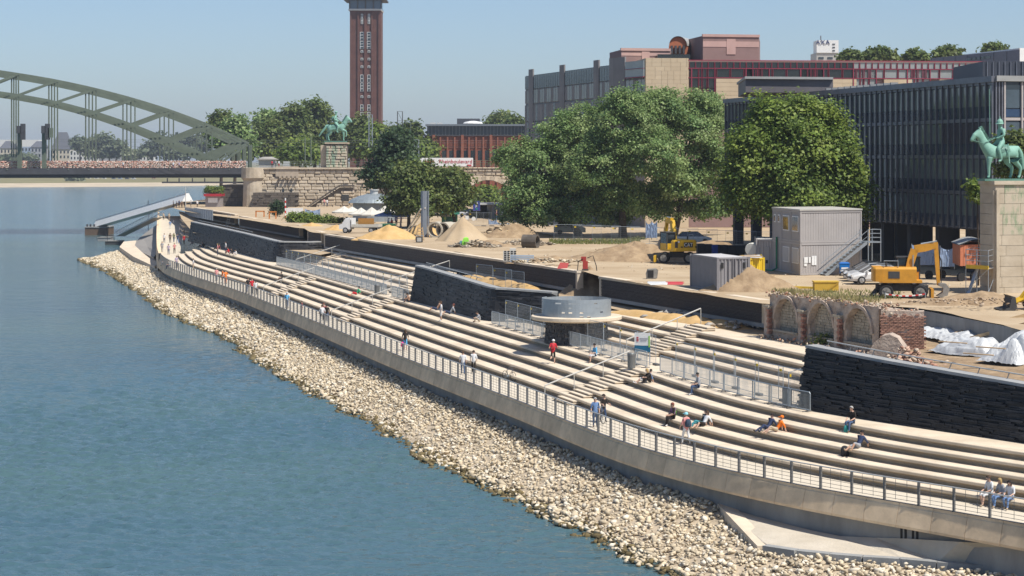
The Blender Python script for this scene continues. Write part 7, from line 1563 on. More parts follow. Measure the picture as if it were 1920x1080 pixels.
# cars by the kiosk (white and dark)
for i, (x, Y, c, lab) in enumerate(((880, 345, (.6, .6, .6), 'white car behind the hedge left of the concrete kiosk'), (897, 338, (.05, .05, .06), 'dark car behind the clipped hedge'), (905, 350, (.35, .06, .06), 'dark red car farther behind the hedge'), (1068, 262, (.6, .6, .58), 'white van in the shade under the feathery trees'), (1300, 232, (.62, .62, .6), 'white car behind the site fence under the office'))):
    t = thing('parked_car', (QX(x, Y), Y, 5.9), lab, 'car'); c0 = V3((QX(x, Y), Y, gz(0, Y))); mb = MB(); s_ = 1.25 if 'van' in lab else 1.0
    mb.rings([[c0 + V3((xx, y, z)) for y, z in ((-.85, .3), (.85, .3), (.85, zz_*.8), (.75, zz_), (-.75, zz_), (-.85, zz_*.8))] for xx, zz_ in ((-2.1, .75*s_), (-1.9, .9*s_), (1.5, .9*s_), (2.1, .7*s_))]); mb.build('body', plain('pcar%d' % i, c, .3), t)
    MB().rings([[c0 + V3((xx, y, z)) for y, z in ((-.78, .9*s_), (.78, .9*s_), (.62, zz_), (-.62, zz_))] for xx, zz_ in ((-1.8, .95*s_), (-1.3, 1.42*s_), (.5, 1.45*s_), (1.2, .95*s_))]).build('glasshouse', M_glass, t)
    for xx in (-1.3, 1.3):
        for y in (-.8, .8): MB().tube(c0 + V3((xx, y - .1, .32)), c0 + V3((xx, y + .1, .32)), .32, n=12).build('wheel', M_tyre, t)
# steel sheet pile pylon with raking struts
py = thing('steel_pylon', tuple(P(795, 445, 5.9)), 'upright grey steel pile with slanting props', 'pylon'); Yp = P(795, 445, 5.9).y; zt_ = QZ(358, Yp)
mb = MB(); x0 = QX(789, Yp); mb.prism([(x0, Yp), (x0 + .25, Yp - .25), (x0 + .55, Yp - .25), (x0 + .8, Yp), (x0 + .74, Yp + .06), (x0 + .52, Yp - .17), (x0 + .28, Yp - .17), (x0 + .06, Yp + .06)], 5.8, zt_); mb.build('sheet_pile', plain('pile_steel', (.24, .27, .31), .5, .4), py)
MB().prism([(x0 + .82, Yp), (x0 + 1.0, Yp - .2), (x0 + 1.05, Yp - .2), (x0 + .9, Yp + .05)], 5.8, zt_).build('flange', plain('pile_steel2', (.36, .4, .45), .5, .4), py)
for (a, b) in (((762, 434), (789, 392)), ((766, 436), (797, 390))): MB().bar(P(*a, 5.9), Q(b[0], b[1], Yp - .3), .16).build('prop', plain('prop_wood', (.48, .44, .38)), py)
# wooden ladder frame, drums, pipes, green skip
ld = thing('timber_ladder', tuple(P(783, 452, 5.9)), 'pale timber ladder frame beside the steel pylon', 'frame'); a = P(779, 452, 5.9); b = P(795, 452, 5.9); hh = 26*a.y/F
for p, q in ((a, a + V3((.35, .2, hh))), (b, b + V3((-.2, .2, hh)))): MB().bar(p, q, .12).build('stile', M_wood, ld)
for k in range(5): q = (k + .5)/5; MB().bar(a.lerp(a + V3((.35, .2, hh)), q), b.lerp(b + V3((-.2, .2, hh)), q), .1).build('rung', M_wood, ld)
for i, (x, y, r_, ln) in enumerate(((815, 446, 1.02, 1.8), (830, 446, 1.0, 2.2), (842, 445, .95, 2.4))):
    t = thing('concrete_pipe', tuple(P(x, y, 5.9)), ['concrete pipe ring facing the viewer, left of the earth heap', 'second concrete pipe leaning behind the first', 'third concrete pipe partly behind the earth heap'][i], 'pipe', 'concrete pipes'); c = P(x, y, 5.9) + V3((0, 0, r_)); d = V3((.25 + .25*i, 1, 0)).normalized(); mb = MB(); N = 20; sd_ = V3((d.y, -d.x, 0))
    ring = lambda q, rr: [c + d*q + sd_*rr*math.cos(2*math.pi*j/N) + Z*rr*math.sin(2*math.pi*j/N) for j in range(N)]
    mb.rings([ring(ln, r_*.82), ring(0, r_*.82), ring(0, r_), ring(ln, r_)], cap=False); mb.build('shell', mat('pipe_concrete', (.42, .38, .31), .9, .12, 1), t)
op = P(1005, 466, 5.9); mb = MB(); N = 18; d = V3((-.75, .3, 0)).normalized(); sd_ = V3((d.y, -d.x, 0)); rr = .78; c = op + Z*rr; ring = lambda q, r_: [c + d*q + sd_*r_*math.cos(2*math.pi*j/N) + Z*r_*math.sin(2*math.pi*j/N) for j in range(N)]
mb.rings([ring(1.5, rr*.8), ring(-.2, rr*.8), ring(-.2, rr), ring(1.5, rr)], cap=False); mb.build('old_pipe', mat('old_pipe_dark', (.10, .085, .07), .9, .25, 1), label='dark old concrete pipe lying beside the rubble', cat='pipe')
gs = thing('green_skip', tuple(P(728, 436, 5.9)), 'dark green skip behind the sloping sand heap', 'skip'); c = P(728, 436, 5.9); MB().rings([[c + V3((sx*wd, sy_*.9, z)) for sx, sy_ in ((-1,-1),(1,-1),(1,1),(-1,1))] for wd, z in ((.75, 0), (1.0, 1.1))]).build('tub', M_dkgreen, gs); MB().rings([[c + V3((sx*1.03, sy_*.93, z)) for sx, sy_ in ((-1,-1),(1,-1),(1,1),(-1,1))] for z in (1.1, 1.2)]).build('rim', plain('skip_rim', (.04, .16, .09)), gs); MB().box(c.x + .3, c.x + .7, c.y - .96, c.y - .9, c.z + .5, c.z + .9).build('label_plate', plain('skip_plate', (.3, .4, .45)), gs)
# white site cabin with red pole, blue sheeting left
wc = thing('white_hoarding', tuple(Q(570, 422, 330)), 'white hoarding with a red and white pole beside the bushes', 'hoarding'); MB().box(QX(537, 330), QX(568, 330), 330, 330.2, 5.6, QZ(390, 330)).build('panel', M_white, wc); 
for i in range(9): MB().tube((QX(535, 329.5), 329.5, 5.6 + i*.42), (QX(535, 329.5), 329.5, 5.6 + i*.42 + .42), .12, n=8).build('pole_band', plain('pole_red', (.5, .03, .03)) if i % 2 else M_white, wc)
M_bsheet = mat('blue_sheet', (.26, .34, .48), .6, .12, .8, bump=.3)
def sheet(x0, x1, y0, y1, Y, label, m=M_bsheet, sag=.25):
    t = thing('sheeted_fence', (QX((x0+x1)/2, Y), Y, QZ(y1, Y)), label, 'fence'); rows = []; N = 16
    for k in range(6): rows.append([(QX(x0 + (x1-x0)*i/N, Y), Y + .12*hnoise(i*.8, k*1.1, 1.0, int(x0)) , QZ(y1 + (y0 - y1)*k/5, Y) - (sag*math.sin(math.pi*i/N) if k == 5 else 0)) for i in range(N+1)])
    MB().grid(rows).build('sheet', m, t)
    for x in (x0, x1): MB().bar((QX(x, Y), Y + .1, QZ(y1, Y) - .2), (QX(x, Y), Y + .1, QZ(y0, Y) + .1), .06).build('post', M_steel, t)
sheet(572, 600, 392, 412, 325, 'pale blue sheeted fence beside the white hoarding'); sheet(916, 931, 411, 432, 300, 'leftmost blue sheeted fence panel before the kiosk'); sheet(931, 950, 416, 432, 300, 'second blue sheeted fence panel before the kiosk'); sheet(950, 975, 418, 433, 300, 'third blue sheeted fence panel before the kiosk'); sheet(975, 1008, 421, 438, 296, 'white and blue draped sheet at the end of the fence', mat('white_blue_sheet', (.45, .5, .58), .6, .12, 1), .5); sheet(1012, 1050, 421, 440, 300, 'white striped fence sheet right of the draped one', M_white, .1)
sheet(820, 870, 424, 434, 290, 'grey blue low sheet behind the concrete pipes'); sheet(1710, 1760, 459, 497, 172, 'left blue sheet hung under the office building'); sheet(1763, 1790, 463, 500, 170, 'right blue sheet hung under the office building'); sheet(1211, 1222, 416, 446, 215, 'left half of the blue grey screen behind the excavator'); sheet(1222, 1232, 415, 446, 215, 'right half of the blue grey screen behind the excavator')
# red pallet stack and small site things
ps_ = thing('pallet_stack', tuple(Q(552, 421, 318)), 'dark red pallet stack beside the leafy bush', 'pallets')
for k in range(5): MB().box(QX(545, 318), QX(560, 318), 318, 319, 5.75 + k*.2, 5.9 + k*.2).build('pallet', plain('pallet_red', (.16, .05, .04), .8), ps_)
def small(name, label, cat, px, z, parts):
    c = P(px[0], px[1], z); t = thing(name, tuple(c), label, cat)
    for nm, m, fn in parts: mb = MB(); fn(mb, c); mb.build(nm, m, t)
M_orp = plain('orange_plastic', (.5, .17, .03), .6)
small('timber_trestle', 'orange timber trestle on the sand near the bridge pier', 'trestle', (480, 408), 5.7, [('frame', M_orp, lambda b, c: (b.bar(c, c + V3((0, 0, 1.1)), .2), b.bar(c + V3((1.4, 0, 0)), c + V3((1.4, 0, 1.1)), .2))), ('top', M_orp, lambda b, c: b.bar(c + V3((-.1, 0, 1.1)), c + V3((1.5, 0, 1.1)), .2))])
small('timber_trestle', 'orange timber frame right of the first trestle', 'trestle', (505, 413), 5.7, [('frame', M_orp, lambda b, c: (b.bar(c, c + V3((0, 0, 1.4)), .2), b.bar(c + V3((1.1, 0, 0)), c + V3((1.1, 0, 1.4)), .2))), ('top', M_orp, lambda b, c: b.bar(c + V3((-.1, 0, 1.4)), c + V3((1.2, 0, 1.4)), .2))])
small('waste_sack', 'bright green waste sack beside the broken slabs', 'sack', (872, 463), 5.95, [('sack', plain('lime_plastic', (.25, .62, .06), .6), lambda b, c: b.rings([[c + V3((sx*wd + q, sy_*wd*.7, z)) for sx, sy_ in ((-1,-1),(1,-1),(1,1),(-1,1))] for wd, z, q in ((.3, 0, 0), (.4, .5, .05), (.28, 1.0, .1), (.1, 1.1, .12))])), ('blue_pack', plain('teal_pack', (.15, .3, .33), .6), lambda b, c: b.box(c.x - .6, c.x - .32, c.y - .1, c.y + .3, c.z, c.z + .7))])
small('block_stack', 'stack of white hollow blocks on the long wall', 'blocks', (955, 490), 5.95, [('block', plain('block_white', (.58, .56, .5)), (lambda kx: lambda b, c: b.box(c.x - .6 + kx*.65, c.x - .02 + kx*.65, c.y, c.y + .6, c.z, c.z + (1.25 if kx else 1.0)))(k)) for k in (0, 1)] + [('hole', M_black, (lambda kx, kz: lambda b, c: b.box(c.x - .5 + kx*.32, c.x - .28 + kx*.32, c.y - .02, c.y, c.z + .1 + kz*.2, c.z + .22 + kz*.2))(i, j)) for i in range(4) for j in range(5)])
small('stacked_beams', 'blue white stack of metal profiles right of the hollow blocks', 'beams', (978, 492), 5.95, [('beam', plain('profile_blue', (.38, .46, .55), .4, .3), (lambda kz: lambda b, c: b.box(c.x - 1.1, c.x + 1.2, c.y, c.y + .5, c.z + .05 + kz*.17, c.z + .17 + kz*.17))(k)) for k in range(4)])
small('generator_box', 'small dark generator before the timber frame', 'generator', (786, 456), 5.95, [('case', M_mach, lambda b, c: b.box(c.x - .4, c.x + .4, c.y, c.y + .6, c.z + .1, c.z + .75)), ('front', plain('gen_grey', (.4, .4, .38)), lambda b, c: b.box(c.x - .25, c.x + .25, c.y - .02, c.y, c.z + .2, c.z + .65)), ('handle', M_steel, lambda b, c: b.path([c + V3((-.4, 0, .75)), c + V3((-.4, 0, .9)), c + V3((.4, 0, .9)), c + V3((.4, 0, .75))], .03, 5))])
small('digging_bucket', 'rusty spare digging bucket standing on the road', 'bucket', (1213, 523), 5.95, [('shell', M_mgrey, lambda b, c: b.extrude([(0, 0), (.85, .05), (.95, .75), (.8, .85), (.1, .8), (-.05, .4)], c + V3((0, 0, 0)), (1, 0, 0), Z, (0, 1, 0), .8)), ('mouth', M_black, lambda b, c: b.box(c.x + .05, c.x + .55, c.y - .02, c.y - .005, c.z + .1, c.z + .72))])
small('compactor', 'red vibrating rammer with hoses between the long walls', 'compactor', (1097, 515), 5.6, [('engine', plain('rammer_red', (.35, .04, .03), .6), lambda b, c: (b.box(c.x - .2, c.x + .25, c.y, c.y + .4, c.z + .5, c.z + 1.2), b.box(c.x - .35, c.x + .1, c.y, c.y + .3, c.z + 1.2, c.z + 1.6))), ('foot', M_mach, lambda b, c: b.box(c.x - .25, c.x + .3, c.y - .1, c.y + .5, c.z, c.z + .5)), ('hose', M_black, lambda b, c: (b.path([c + V3((.2, 0, 1.5)), c + V3((.7, 0, 1.7)), c + V3((1.0, 0, .8)), c + V3((1.1, 0, 0))], .04, 6), b.path([c + V3((-.2, 0, 1.4)), c + V3((-.6, 0, 1.2)), c + V3((-.7, 0, .1))], .04, 6)))])
small('red_scrap', 'red plastic scrap on the soil behind the long wall', 'scrap', (1055, 505), 6.3, [('piece', plain('scrap_red', (.45, .07, .06), .6), lambda b, c: b.add([c + V3((-.5, 0, .05)), c + V3((.4, -.1, .1)), c + V3((.55, .1, .55)), c + V3((-.2, .2, .6))], [(0, 1, 2, 3)]))])
small('red_tarpaulin', 'crumpled red and white tarpaulin behind the wall near the ruin', 'tarpaulin', (1245, 534), 5.95, [('red_part', plain('tarp_red', (.4, .03, .04), .6), lambda b, c: b.rings([[c + V3((q + .25*math.sin(j*2.1 + q*3), .5*math.cos(j*.785), .22*abs(math.sin(j*.785)) + .04)) for j in range(8)] for q in (0, .5, 1.0, 1.4)])), ('white_part', M_tarp, lambda b, c: b.rings([[c + V3((q + .2*math.sin(j*1.7), .5*math.cos(j*.785) - .2, .25*abs(math.sin(j*.785)) + .03)) for j in range(8)] for q in (-1.2, -.7, -.2, .1)]))])
small('yellow_crate', 'orange yellow timber crate on the ground behind the ruin', 'crate', (1550, 545), 6.1, [('side', plain('crate_yellow', (.52, .33, .04), .7), lambda b, c: b.box(c.x - .9, c.x + .9, c.y, c.y + 1.0, c.z, c.z + .62)), ('lid', plain('crate_lid', (.58, .38, .06), .7), lambda b, c: b.box(c.x - .95, c.x + .95, c.y - .05, c.y + 1.05, c.z + .62, c.z + .70)), ('batten', plain('crate_batten', (.45, .27, .03), .7), lambda b, c: b.bar(c + V3((.1, -.03, .05)), c + V3((.85, -.03, .58)), .04, .1))])
small('yellow_beams', 'yellow beams lying left of the timber crate', 'beams', (1480, 541), 6.1, [('beam', plain('beam_yellow', (.55, .38, .04), .6), lambda b, c: (b.bar(c + V3((-1.2, 0, .1)), c + V3((.9, -.3, .1)), .18), b.bar(c + V3((-.3, .3, .12)), c + V3((1.8, -.4, .08)), .16)))])
# dark ladder leaning, stage poles
mb = MB(); 
for dx in (0, .45): mb.bar(P(424 , 424, 4.0) + V3((dx, -.4, 0)), P(424, 424, 4.0) + V3((dx + .35, .1, 2.0)), .06)
for k in range(6): p = P(424, 424, 4.0) + V3((0, -.4, .2)) + V3((.35, .5, 2.0))*(k/6); mb.bar(p, p + V3((.45, 0, 0)), .05)
mb.build('ladder', M_steel, label='aluminium ladder leaning on the farthest dark wall', cat='ladder')

# ================================================================= landing stage
ls = thing('landing_stage', tuple(P(190, 437, ZW)), 'brown steel pontoon with a long white covered gangway', 'landing stage')
M_brown = mat('pontoon_brown', (.13, .085, .055), .8, .2, .6); a = P(159, 441, ZW); b = P(210, 441, ZW); Yl = a.y
MB().box(a.x, QX(200, Yl), Yl, Yl + 9, ZW - .5, QZ(427, Yl)).build('pontoon', M_brown, ls); MB().box(a.x - .15, QX(200, Yl) + .15, Yl - .15, Yl + 9.1, QZ(427, Yl), QZ(425, Yl)).build('pontoon_deck', M_grey, ls)
for x in (163, 169, 176): MB().tube((QX(x, Yl), Yl + .5, QZ(425, Yl)), (QX(x, Yl), Yl + .5, QZ(420.5, Yl)), .25, n=8).build('bollard', M_bdark, ls)
s0 = Q(183, 424, Yl + 4); s1 = Q(352, 375, 470); s1b = Q(349, 374.5, 470)
def gang(p, q, z0, z1, w_, m, nm):
    mb = MB(); d = (q - p).normalized(); sd_ = V3((d.y, -d.x, 0)).normalized()*w_
    tp_ = .25 if nm == 'covered_gangway' else 1.0; mb.add([p + Z*z0 - sd_, p + Z*z0 + sd_, p + Z*z1 + sd_*tp_, p + Z*z1 - sd_*tp_, q + Z*z0 - sd_, q + Z*z0 + sd_, q + Z*z1 + sd_*tp_, q + Z*z1 - sd_*tp_], [(0,1,2,3), (7,6,5,4), (0,4,5,1), (1,5,6,2), (2,6,7,3), (3,7,4,0)]); mb.build(nm, m, ls)  # gangway sides shaped to lean back so they catch the sun
gang(s0, s1, -.35, 1.5, 1.5, M_white, 'covered_gangway'); gang(s0, s1, 1.5, 1.62, .45, plain('gang_roof', (.66, .66, .64)), 'gangway_roof')
text_mesh('LANDEBRUECKE', .95, plain('grey_letter', (.38, .38, .37)), 'lettering', ls, s0.lerp(s1, .5) + V3((.55, -1.0, .5)), (math.pi/2, -.0 - math.atan2(s1.z - s0.z, (s1 - s0).length), math.atan2((s1-s0).y, (s1-s0).x)), .01)
# open truss walkway
wk = thing('truss_walkway', tuple(P(225, 455, ZW)), 'open steel truss walkway leading down to a small float', 'walkway'); w0 = Q(225, 443, 455); w1 = Q(296, 408, 415)
for sd2 in (-.9, .9):
    for z in (0, 1.1): MB().bar(w0 + V3((sd2, sd2*.3, z)), w1 + V3((sd2, sd2*.3, z)), .12).build('chord', M_steel, wk)
    n_ = 12
    for i in range(n_ + 1): q = i/n_; p = w0.lerp(w1, q) + V3((sd2, sd2*.3, 0)); MB().bar(p, p + Z*1.1, .07).build('upright', M_steel, wk); 
    mb = MB()
    for i in range(n_): mb.bar(w0.lerp(w1, i/n_) + V3((sd2, sd2*.3, 0)), w0.lerp(w1, (i+1)/n_) + V3((sd2, sd2*.3, 1.1)), .06)
    mb.build('bracing', M_steel, wk)
gang2 = MB(); gang2.add([w0 + V3((-.9, -.3, .02)), w0 + V3((.9, .3, .02)), w1 + V3((.9, .3, .02)), w1 + V3((-.9, -.3, .02))], [(0, 1, 2, 3)]); gang2.build('grating', M_mgrey, wk)
for i, (x0, x1, y) in enumerate(((183, 206, 452), (197, 226, 459))): c = P(x0, y, ZW); t = thing('float', tuple(c), ('small grey float left of the truss walkway', 'small dark float under the truss walkway')[i], 'float'); MB().box(c.x, QX(x1, c.y), c.y, c.y + 4, ZW - .4, ZW + .75).build('hull', M_grey if i == 0 else M_mach, t); MB().box(c.x - .1, QX(x1, c.y) + .1, c.y - .1, c.y + 4.1, ZW + .75, ZW + .9).build('deck', M_mgrey, t); MB().bar((c.x + .5, c.y + .3, ZW + .9), (c.x + .5, c.y + .3, ZW + 1.9), .1).build('bollard', M_bdark, t); MB().bar((c.x + 2, c.y + .3, ZW + .9), (c.x + 2, c.y + .3, ZW + 1.7), .1).build('bollard', M_bdark, t)
mb = MB(); p = Q(278, 410, 520); 
mst = thing('boat_mast', tuple(p), 'white boat mast with a crossbar rising behind the gangway', 'mast'); MB().tube(p - Z*4, Q(278, 376, 520), .12, n=6).build('pole', M_white, mst); MB().bar(Q(274, 383, 520), Q(283, 383, 520), .12).build('crossbar', M_white, mst); MB().tube(Q(282, 395, 520), Q(282, 384, 520), .08, n=6).build('pole', M_white, mst); MB().tube(Q(286, 396, 520), Q(286, 386, 520), .08, n=6).build('pole', M_white, mst)
# ledge and paved cone at the bend
lg = MB(); lp_ = [P(224, 463, -1.6), P(250, 481, -1.6), P(290, 500, -1.6), P(300, 487, -1.6), P(300, 462, -1.6), P(262, 450, -1.6), P(232, 453, -1.6)]
lg.prism([p[:2] for p in lp_], -3.6, -1.6); lg.build('quay_ledge', M_conc, label='low concrete ledge at the foot of the parapet bend', cat='ledge')
cone = MB(); top = [P(x, y, z) for x, y, z in ((297, 419, .6), (297, 432, .4), (297, 448, .2), (298, 470, 0))]; low = [P(x, y, -1.58) for x, y in ((256, 451), (253, 460), (268, 474), (291, 489))]
cone.grid([[tuple(p) for p in low], [tuple((p + q)/2 + V3((-.6, 0, -.3))) for p, q in zip(low, top)], [tuple(p) for p in top]])
cone.build('paved_cone', mat('slope_cobble', (.27, .25, .225), .95, .2, 1.4, bump=1, bscale=3), label='steep cobbled cone wrapping the parapet bend', cat='slope')
fp = thing('flag_pole', tuple(Q(348, 392, 468)), 'slim tall pole at the head of the gangway', 'pole'); MB().tube(Q(348, 393, 468), Q(348, 348, 468), .1, .06, 8).build('pole', M_rail, fp)
# red kiosk boat under the bridge and umbrella-dark stall
rb = thing('red_kiosk', tuple(Q(400, 390, 478)), 'red roofed snack kiosk in the shade of the bridge pier', 'kiosk'); MB().box(QX(385, 478), QX(413, 478), 478, 483, 3.6, QZ(368, 478)).build('wall', plain('snack_wall', (.28, .25, .24)), rb); MB().box(QX(383, 478), QX(415, 478), 477, 484, QZ(368, 478), QZ(363.5, 478)).build('roof', plain('snack_red', (.35, .02, .03)), rb); MB().box(QX(390, 478), QX(408, 478), 477.9, 478, QZ(380, 478), QZ(371, 478)).build('window', M_white, rb)
# ================================================================= barriers and fences on the terrace
def barrier_meshes():
    f = MB(); f.path([(-1.1, 0, .12), (-1.1, 0, 1.02), (-1.02, 0, 1.1), (1.02, 0, 1.1), (1.1, 0, 1.02), (1.1, 0, .12), (-1.1, 0, .12)], .028, 6); b = MB()
    for i in range(18): x = -1.0 + i*2.0/17; b.bar((x, 0, .12), (x, 0, 1.09), .016)
    ft = MB(); ft.bar((-.8, -.3, .03), (-.8, .3, .03), .05); ft.bar((-.8, 0, .03), (-.8, 0, .14), .04); ft2 = MB(); ft2.bar((.8, -.3, .03), (.8, .3, .03), .05); ft2.bar((.8, 0, .03), (.8, 0, .14), .04)
    return f.mesh('frame', M_steel), b.mesh('bars', M_steel), ft.mesh('foot', M_post), ft2.mesh('foot', M_post)
BM = barrier_meshes()
def barrier(s, off, label):
    p = EC.off(s, off); tn = EC.tan(s); t = thing('crowd_barrier', (*p, 5*R_ + .002), label, 'barrier', 'steel crowd barriers on the landing'); rz = math.atan2(tn[1], tn[0])
    for nm, me in zip(('frame', 'bars', 'foot', 'foot'), BM): o = bpy.data.objects.new(nm, me); COL.objects.link(o); o.parent = t
    t.rotation_euler = (0, 0, rz)
def panel_meshes():
    f = MB(); f.path([(-1.7, 0, .1), (-1.7, 0, 2.0), (1.7, 0, 2.0), (1.7, 0, .1), (-1.7, 0, .1)], .022, 6); m = MB()
    for i in range(1, 24): x = -1.7 + i*3.4/24; m.bar((x, 0, .1), (x, 0, 2.0), .006)
    for i in range(1, 8): m.bar((-1.7, 0, .1 + i*.24), (1.7, 0, .1 + i*.24), .006)
    b = MB(); b.box(-.35, .35, -.12, .12, 0, .14); tg = MB(); tg.box(-.12, .12, -.03, -.01, 1.72, 1.86)
    return f.mesh('frame', M_steel), m.mesh('mesh', M_steel), b.mesh('block_foot', plain('rubber_foot', (.10, .10, .10))), tg.mesh('yellow_tag', plain('tag_yellow', (.65, .45, .02)))
PM = panel_meshes()
def fence_panel(p, rz, label, group):
    t = thing('site_fence', tuple(p), label, 'fence', group)
    for nm, me, dx in (('frame', PM[0], 0), ('mesh', PM[1], 0), ('block_foot', PM[2], 1.75), ('yellow_tag', PM[3], -1.45)): o = bpy.data.objects.new(nm, me); COL.objects.link(o); o.parent = t; o.location = (dx, 0, 0)
    t.rotation_euler = (0, 0, rz)
ORD = ['first', 'second', 'third', 'fourth', 'fifth', 'sixth', 'seventh', 'eighth', 'ninth', 'tenth', 'eleventh', 'twelfth', 'thirteenth', 'fourteenth', 'fifteenth', 'sixteenth', 'seventeenth', 'eighteenth', 'nineteenth', 'twentieth', 'twenty-first', 'twenty-second', 'twenty-third', 'twenty-fourth', 'twenty-fifth', 'twenty-sixth', 'twenty-seventh', 'twenty-eighth', 'twenty-ninth', 'thirtieth', 'thirty-first', 'thirty-second', 'thirty-third', 'thirty-fourth', 'thirty-fifth', 'thirty-sixth']
def line(a, b, off, pitch, fn, gap=()):
    s = a; i = 0
    while s < b:
        if not any(g0 < s < g1 for g0, g1 in gap): fn(s + pitch/2, i); i += 1
        s += pitch
sA0, sA1, sB0, sB1 = s_at(517, 497, 2.1), s_at(757, 563, 2.1), s_at(915, 608, 2.1), s_at(1482, 768, 2.1)
line(sA0, sA1, .5, 2.28, lambda s, i: barrier(s, oL(s) + .75, f'{ORD[i]} crowd barrier from the farthest bastion in the far row'), [(s_at(697, 552, 2.1), s_at(712, 556, 2.1))])
line(sB0, sB1, .5, 2.28, lambda s, i: barrier(s, oL(s) + .9, f'{ORD[i]} crowd barrier from the middle bastion in the near row'), [(s_at(1163, 686, 2.1), s_at(1186, 692, 2.1))])
line(sA0, sA1 - 4, 1.9, 3.5, lambda s, i: fence_panel((*EC.off(s, oL(s) + 2.0), 5*R_), math.atan2(EC.tan(s)[1], EC.tan(s)[0]), f'{ORD[i]} mesh fence panel from the farthest bastion behind the far barriers', 'mesh fence on the landing'))
line(sB0, sB1, 1.9, 3.5, lambda s, i: fence_panel((*EC.off(s, oL(s) + 2.1), 5*R_), math.atan2(EC.tan(s)[1], EC.tan(s)[0]), f'{ORD[i]} mesh fence panel from the middle bastion behind the near barriers', 'mesh fence on the landing'), [(s_at(1163, 686, 2.1), s_at(1186, 692, 2.1))])
p = P(1494, 764, 2.1); fence_panel(p + V3((.3, 1.2, 0)), math.radians(62), 'single mesh fence panel set crosswise against the nearest bastion', 'mesh fence on the landing')
# fence on the middle bastion top, and along the park
for i, (x, y, a) in enumerate(((908, 536, -62), (942, 545, -60), (965, 550, -60))): fence_panel(P(x, y, 3.8), math.radians(a), ['left', 'middle', 'right'][i] + ' mesh fence panel in front of the longest dark wall', 'mesh fence before the long wall')
for i in range(11):
    x = 1065 + i*36; Y = 240 - i*2.4; fence_panel((QX(x, Y), Y, 5.95), math.radians(-2), f'{ORD[i]} park fence panel from the left, under the feathery trees and chestnut', 'mesh fence along the park')
for i, x in enumerate((885, 900, 1040, 1052)): fence_panel((QX(x, 292), 292, 5.95), math.radians(-3), ['left mesh panel by the hedge', 'mesh panel before the blue sign', 'mesh panel right of the striped sheet', 'mesh panel beside the tree trunk'][i], 'mesh fence by the kiosk')
fn = thing('landing_fence', tuple(Q(400, 402, 400)), 'grey upright bar fence on the farthest dark wall', 'fence'); a, b = Q(347, 404, 440), Q(399, 414, 345)
for i in range(15): p = a.lerp(b, i/14); MB().bar(p, p + Z*1.9, .09).build('upright', M_steel, fn)
for z in (.1, 1.85): MB().bar(a + Z*z, b + Z*z, .08).build('rail', M_steel, fn)
for i in range(14): p = a.lerp(b, (i + .5)/14); d = (b - a).normalized(); MB().frame(p + Z*.95, d, (d.y, -d.x, 0), Z, (b - a).length/14*.42, .02, .8).build('infill_sheet', plain('infill_grey', (.30, .33, .37), .6), fn)
# warning tape
for i, (x0, x1, y, z, Y) in enumerate(((1058, 1110, 448, 0, 243), (1660, 1735, 551, 0, 141), (1832, 1872, 553, 0, 144))):
    t = thing('warning_tape', (QX(x0, Y), Y, QZ(y + 8, Y)), ['red and white tape under the feathery trees', 'red and white tape before the orange excavator', 'red and white tape beside the scaffold'][i], 'tape'); N = 12
    for k in range(N): a = V3((QX(x0 + (x1-x0)*k/N, Y), Y, QZ(y, Y) - .15*math.sin(math.pi*k/N))); b = V3((QX(x0 + (x1-x0)*(k+1)/N, Y), Y, QZ(y, Y) - .15*math.sin(math.pi*(k+1)/N))); MB().bar(a, b, .01, .09).build('stripe', plain('tape_red', (.55, .03, .03)) if k % 2 else M_white, t)
    for x in (x0, x1): MB().bar((QX(x, Y), Y, QZ(y, Y) - 1.0), (QX(x, Y), Y, QZ(y, Y) + .1), .05).build('stake', M_steel, t)
# notice board, bins
nb_ = thing('notice_board', tuple(P(1160, 688, 2.1)), 'white and blue notice board on steel posts in the barrier gap', 'board'); c = EC.off(s_at(1168, 686, 2.1), oL(s_at(1168, 686, 2.1)) + 1.3); c = V3((*c, 2.1)); u_ = V3((.93, -.36, 0)).normalized(); nn_ = V3((-.36, -.93, 0)).normalized()
MB().frame(c + Z*1.75, u_, nn_, Z, .55, .03, .42).build('white_panel', M_white, nb_); MB().frame(c + Z*1.11, u_, nn_, Z, .55, .03, .21).build('blue_panel', plain('board_blue', (.01, .12, .22), .5), nb_)
for k in range(3): MB().frame(c + Z*(1.85 - k*.11) - u_*.33 + nn_*.04, u_, nn_, Z, .07, .01, .035).build('red_mark', M_red, nb_)
for k in range(2): MB().frame(c + Z*(1.80 - k*.13) + u_*.1 + nn_*.04, u_, nn_, Z, .28 - k*.06, .01, .035).build('text_line', plain('grey_text', (.35, .35, .38)), nb_)
MB().frame(c + Z*1.6 + u_*.49 + nn_*.04, u_, nn_, Z, .05, .01, .38).build('green_strip', plain('board_green', (.25, .5, .06)), nb_)
for s_ in (-.5, .5): MB().bar(c + u_*s_ - nn_*.05, c + u_*s_ - nn_*.05 + Z*2.2, .07).build('post', M_steel, nb_)
M_bin = plain('bin_metal', (.16, .165, .16), .5, .4)
for i, (x, y) in enumerate(((1184, 690), (1476, 760), (707, 552))):
    c = P(x, y, 2.1); t = thing('litter_bin', tuple(c), ['grey litter bin beside the notice board', 'grey litter bin at the end of the near barriers', 'grey litter bin in the gap of the far barriers'][i], 'bin'); MB().lathe([(.26, 0), (.27, .95), (.24, 1.0)], 16, c).build('body', M_bin, t); MB().lathe([(.28, .80), (.285, .9), (.28, .92)], 16, c).build('rim', M_post, t)

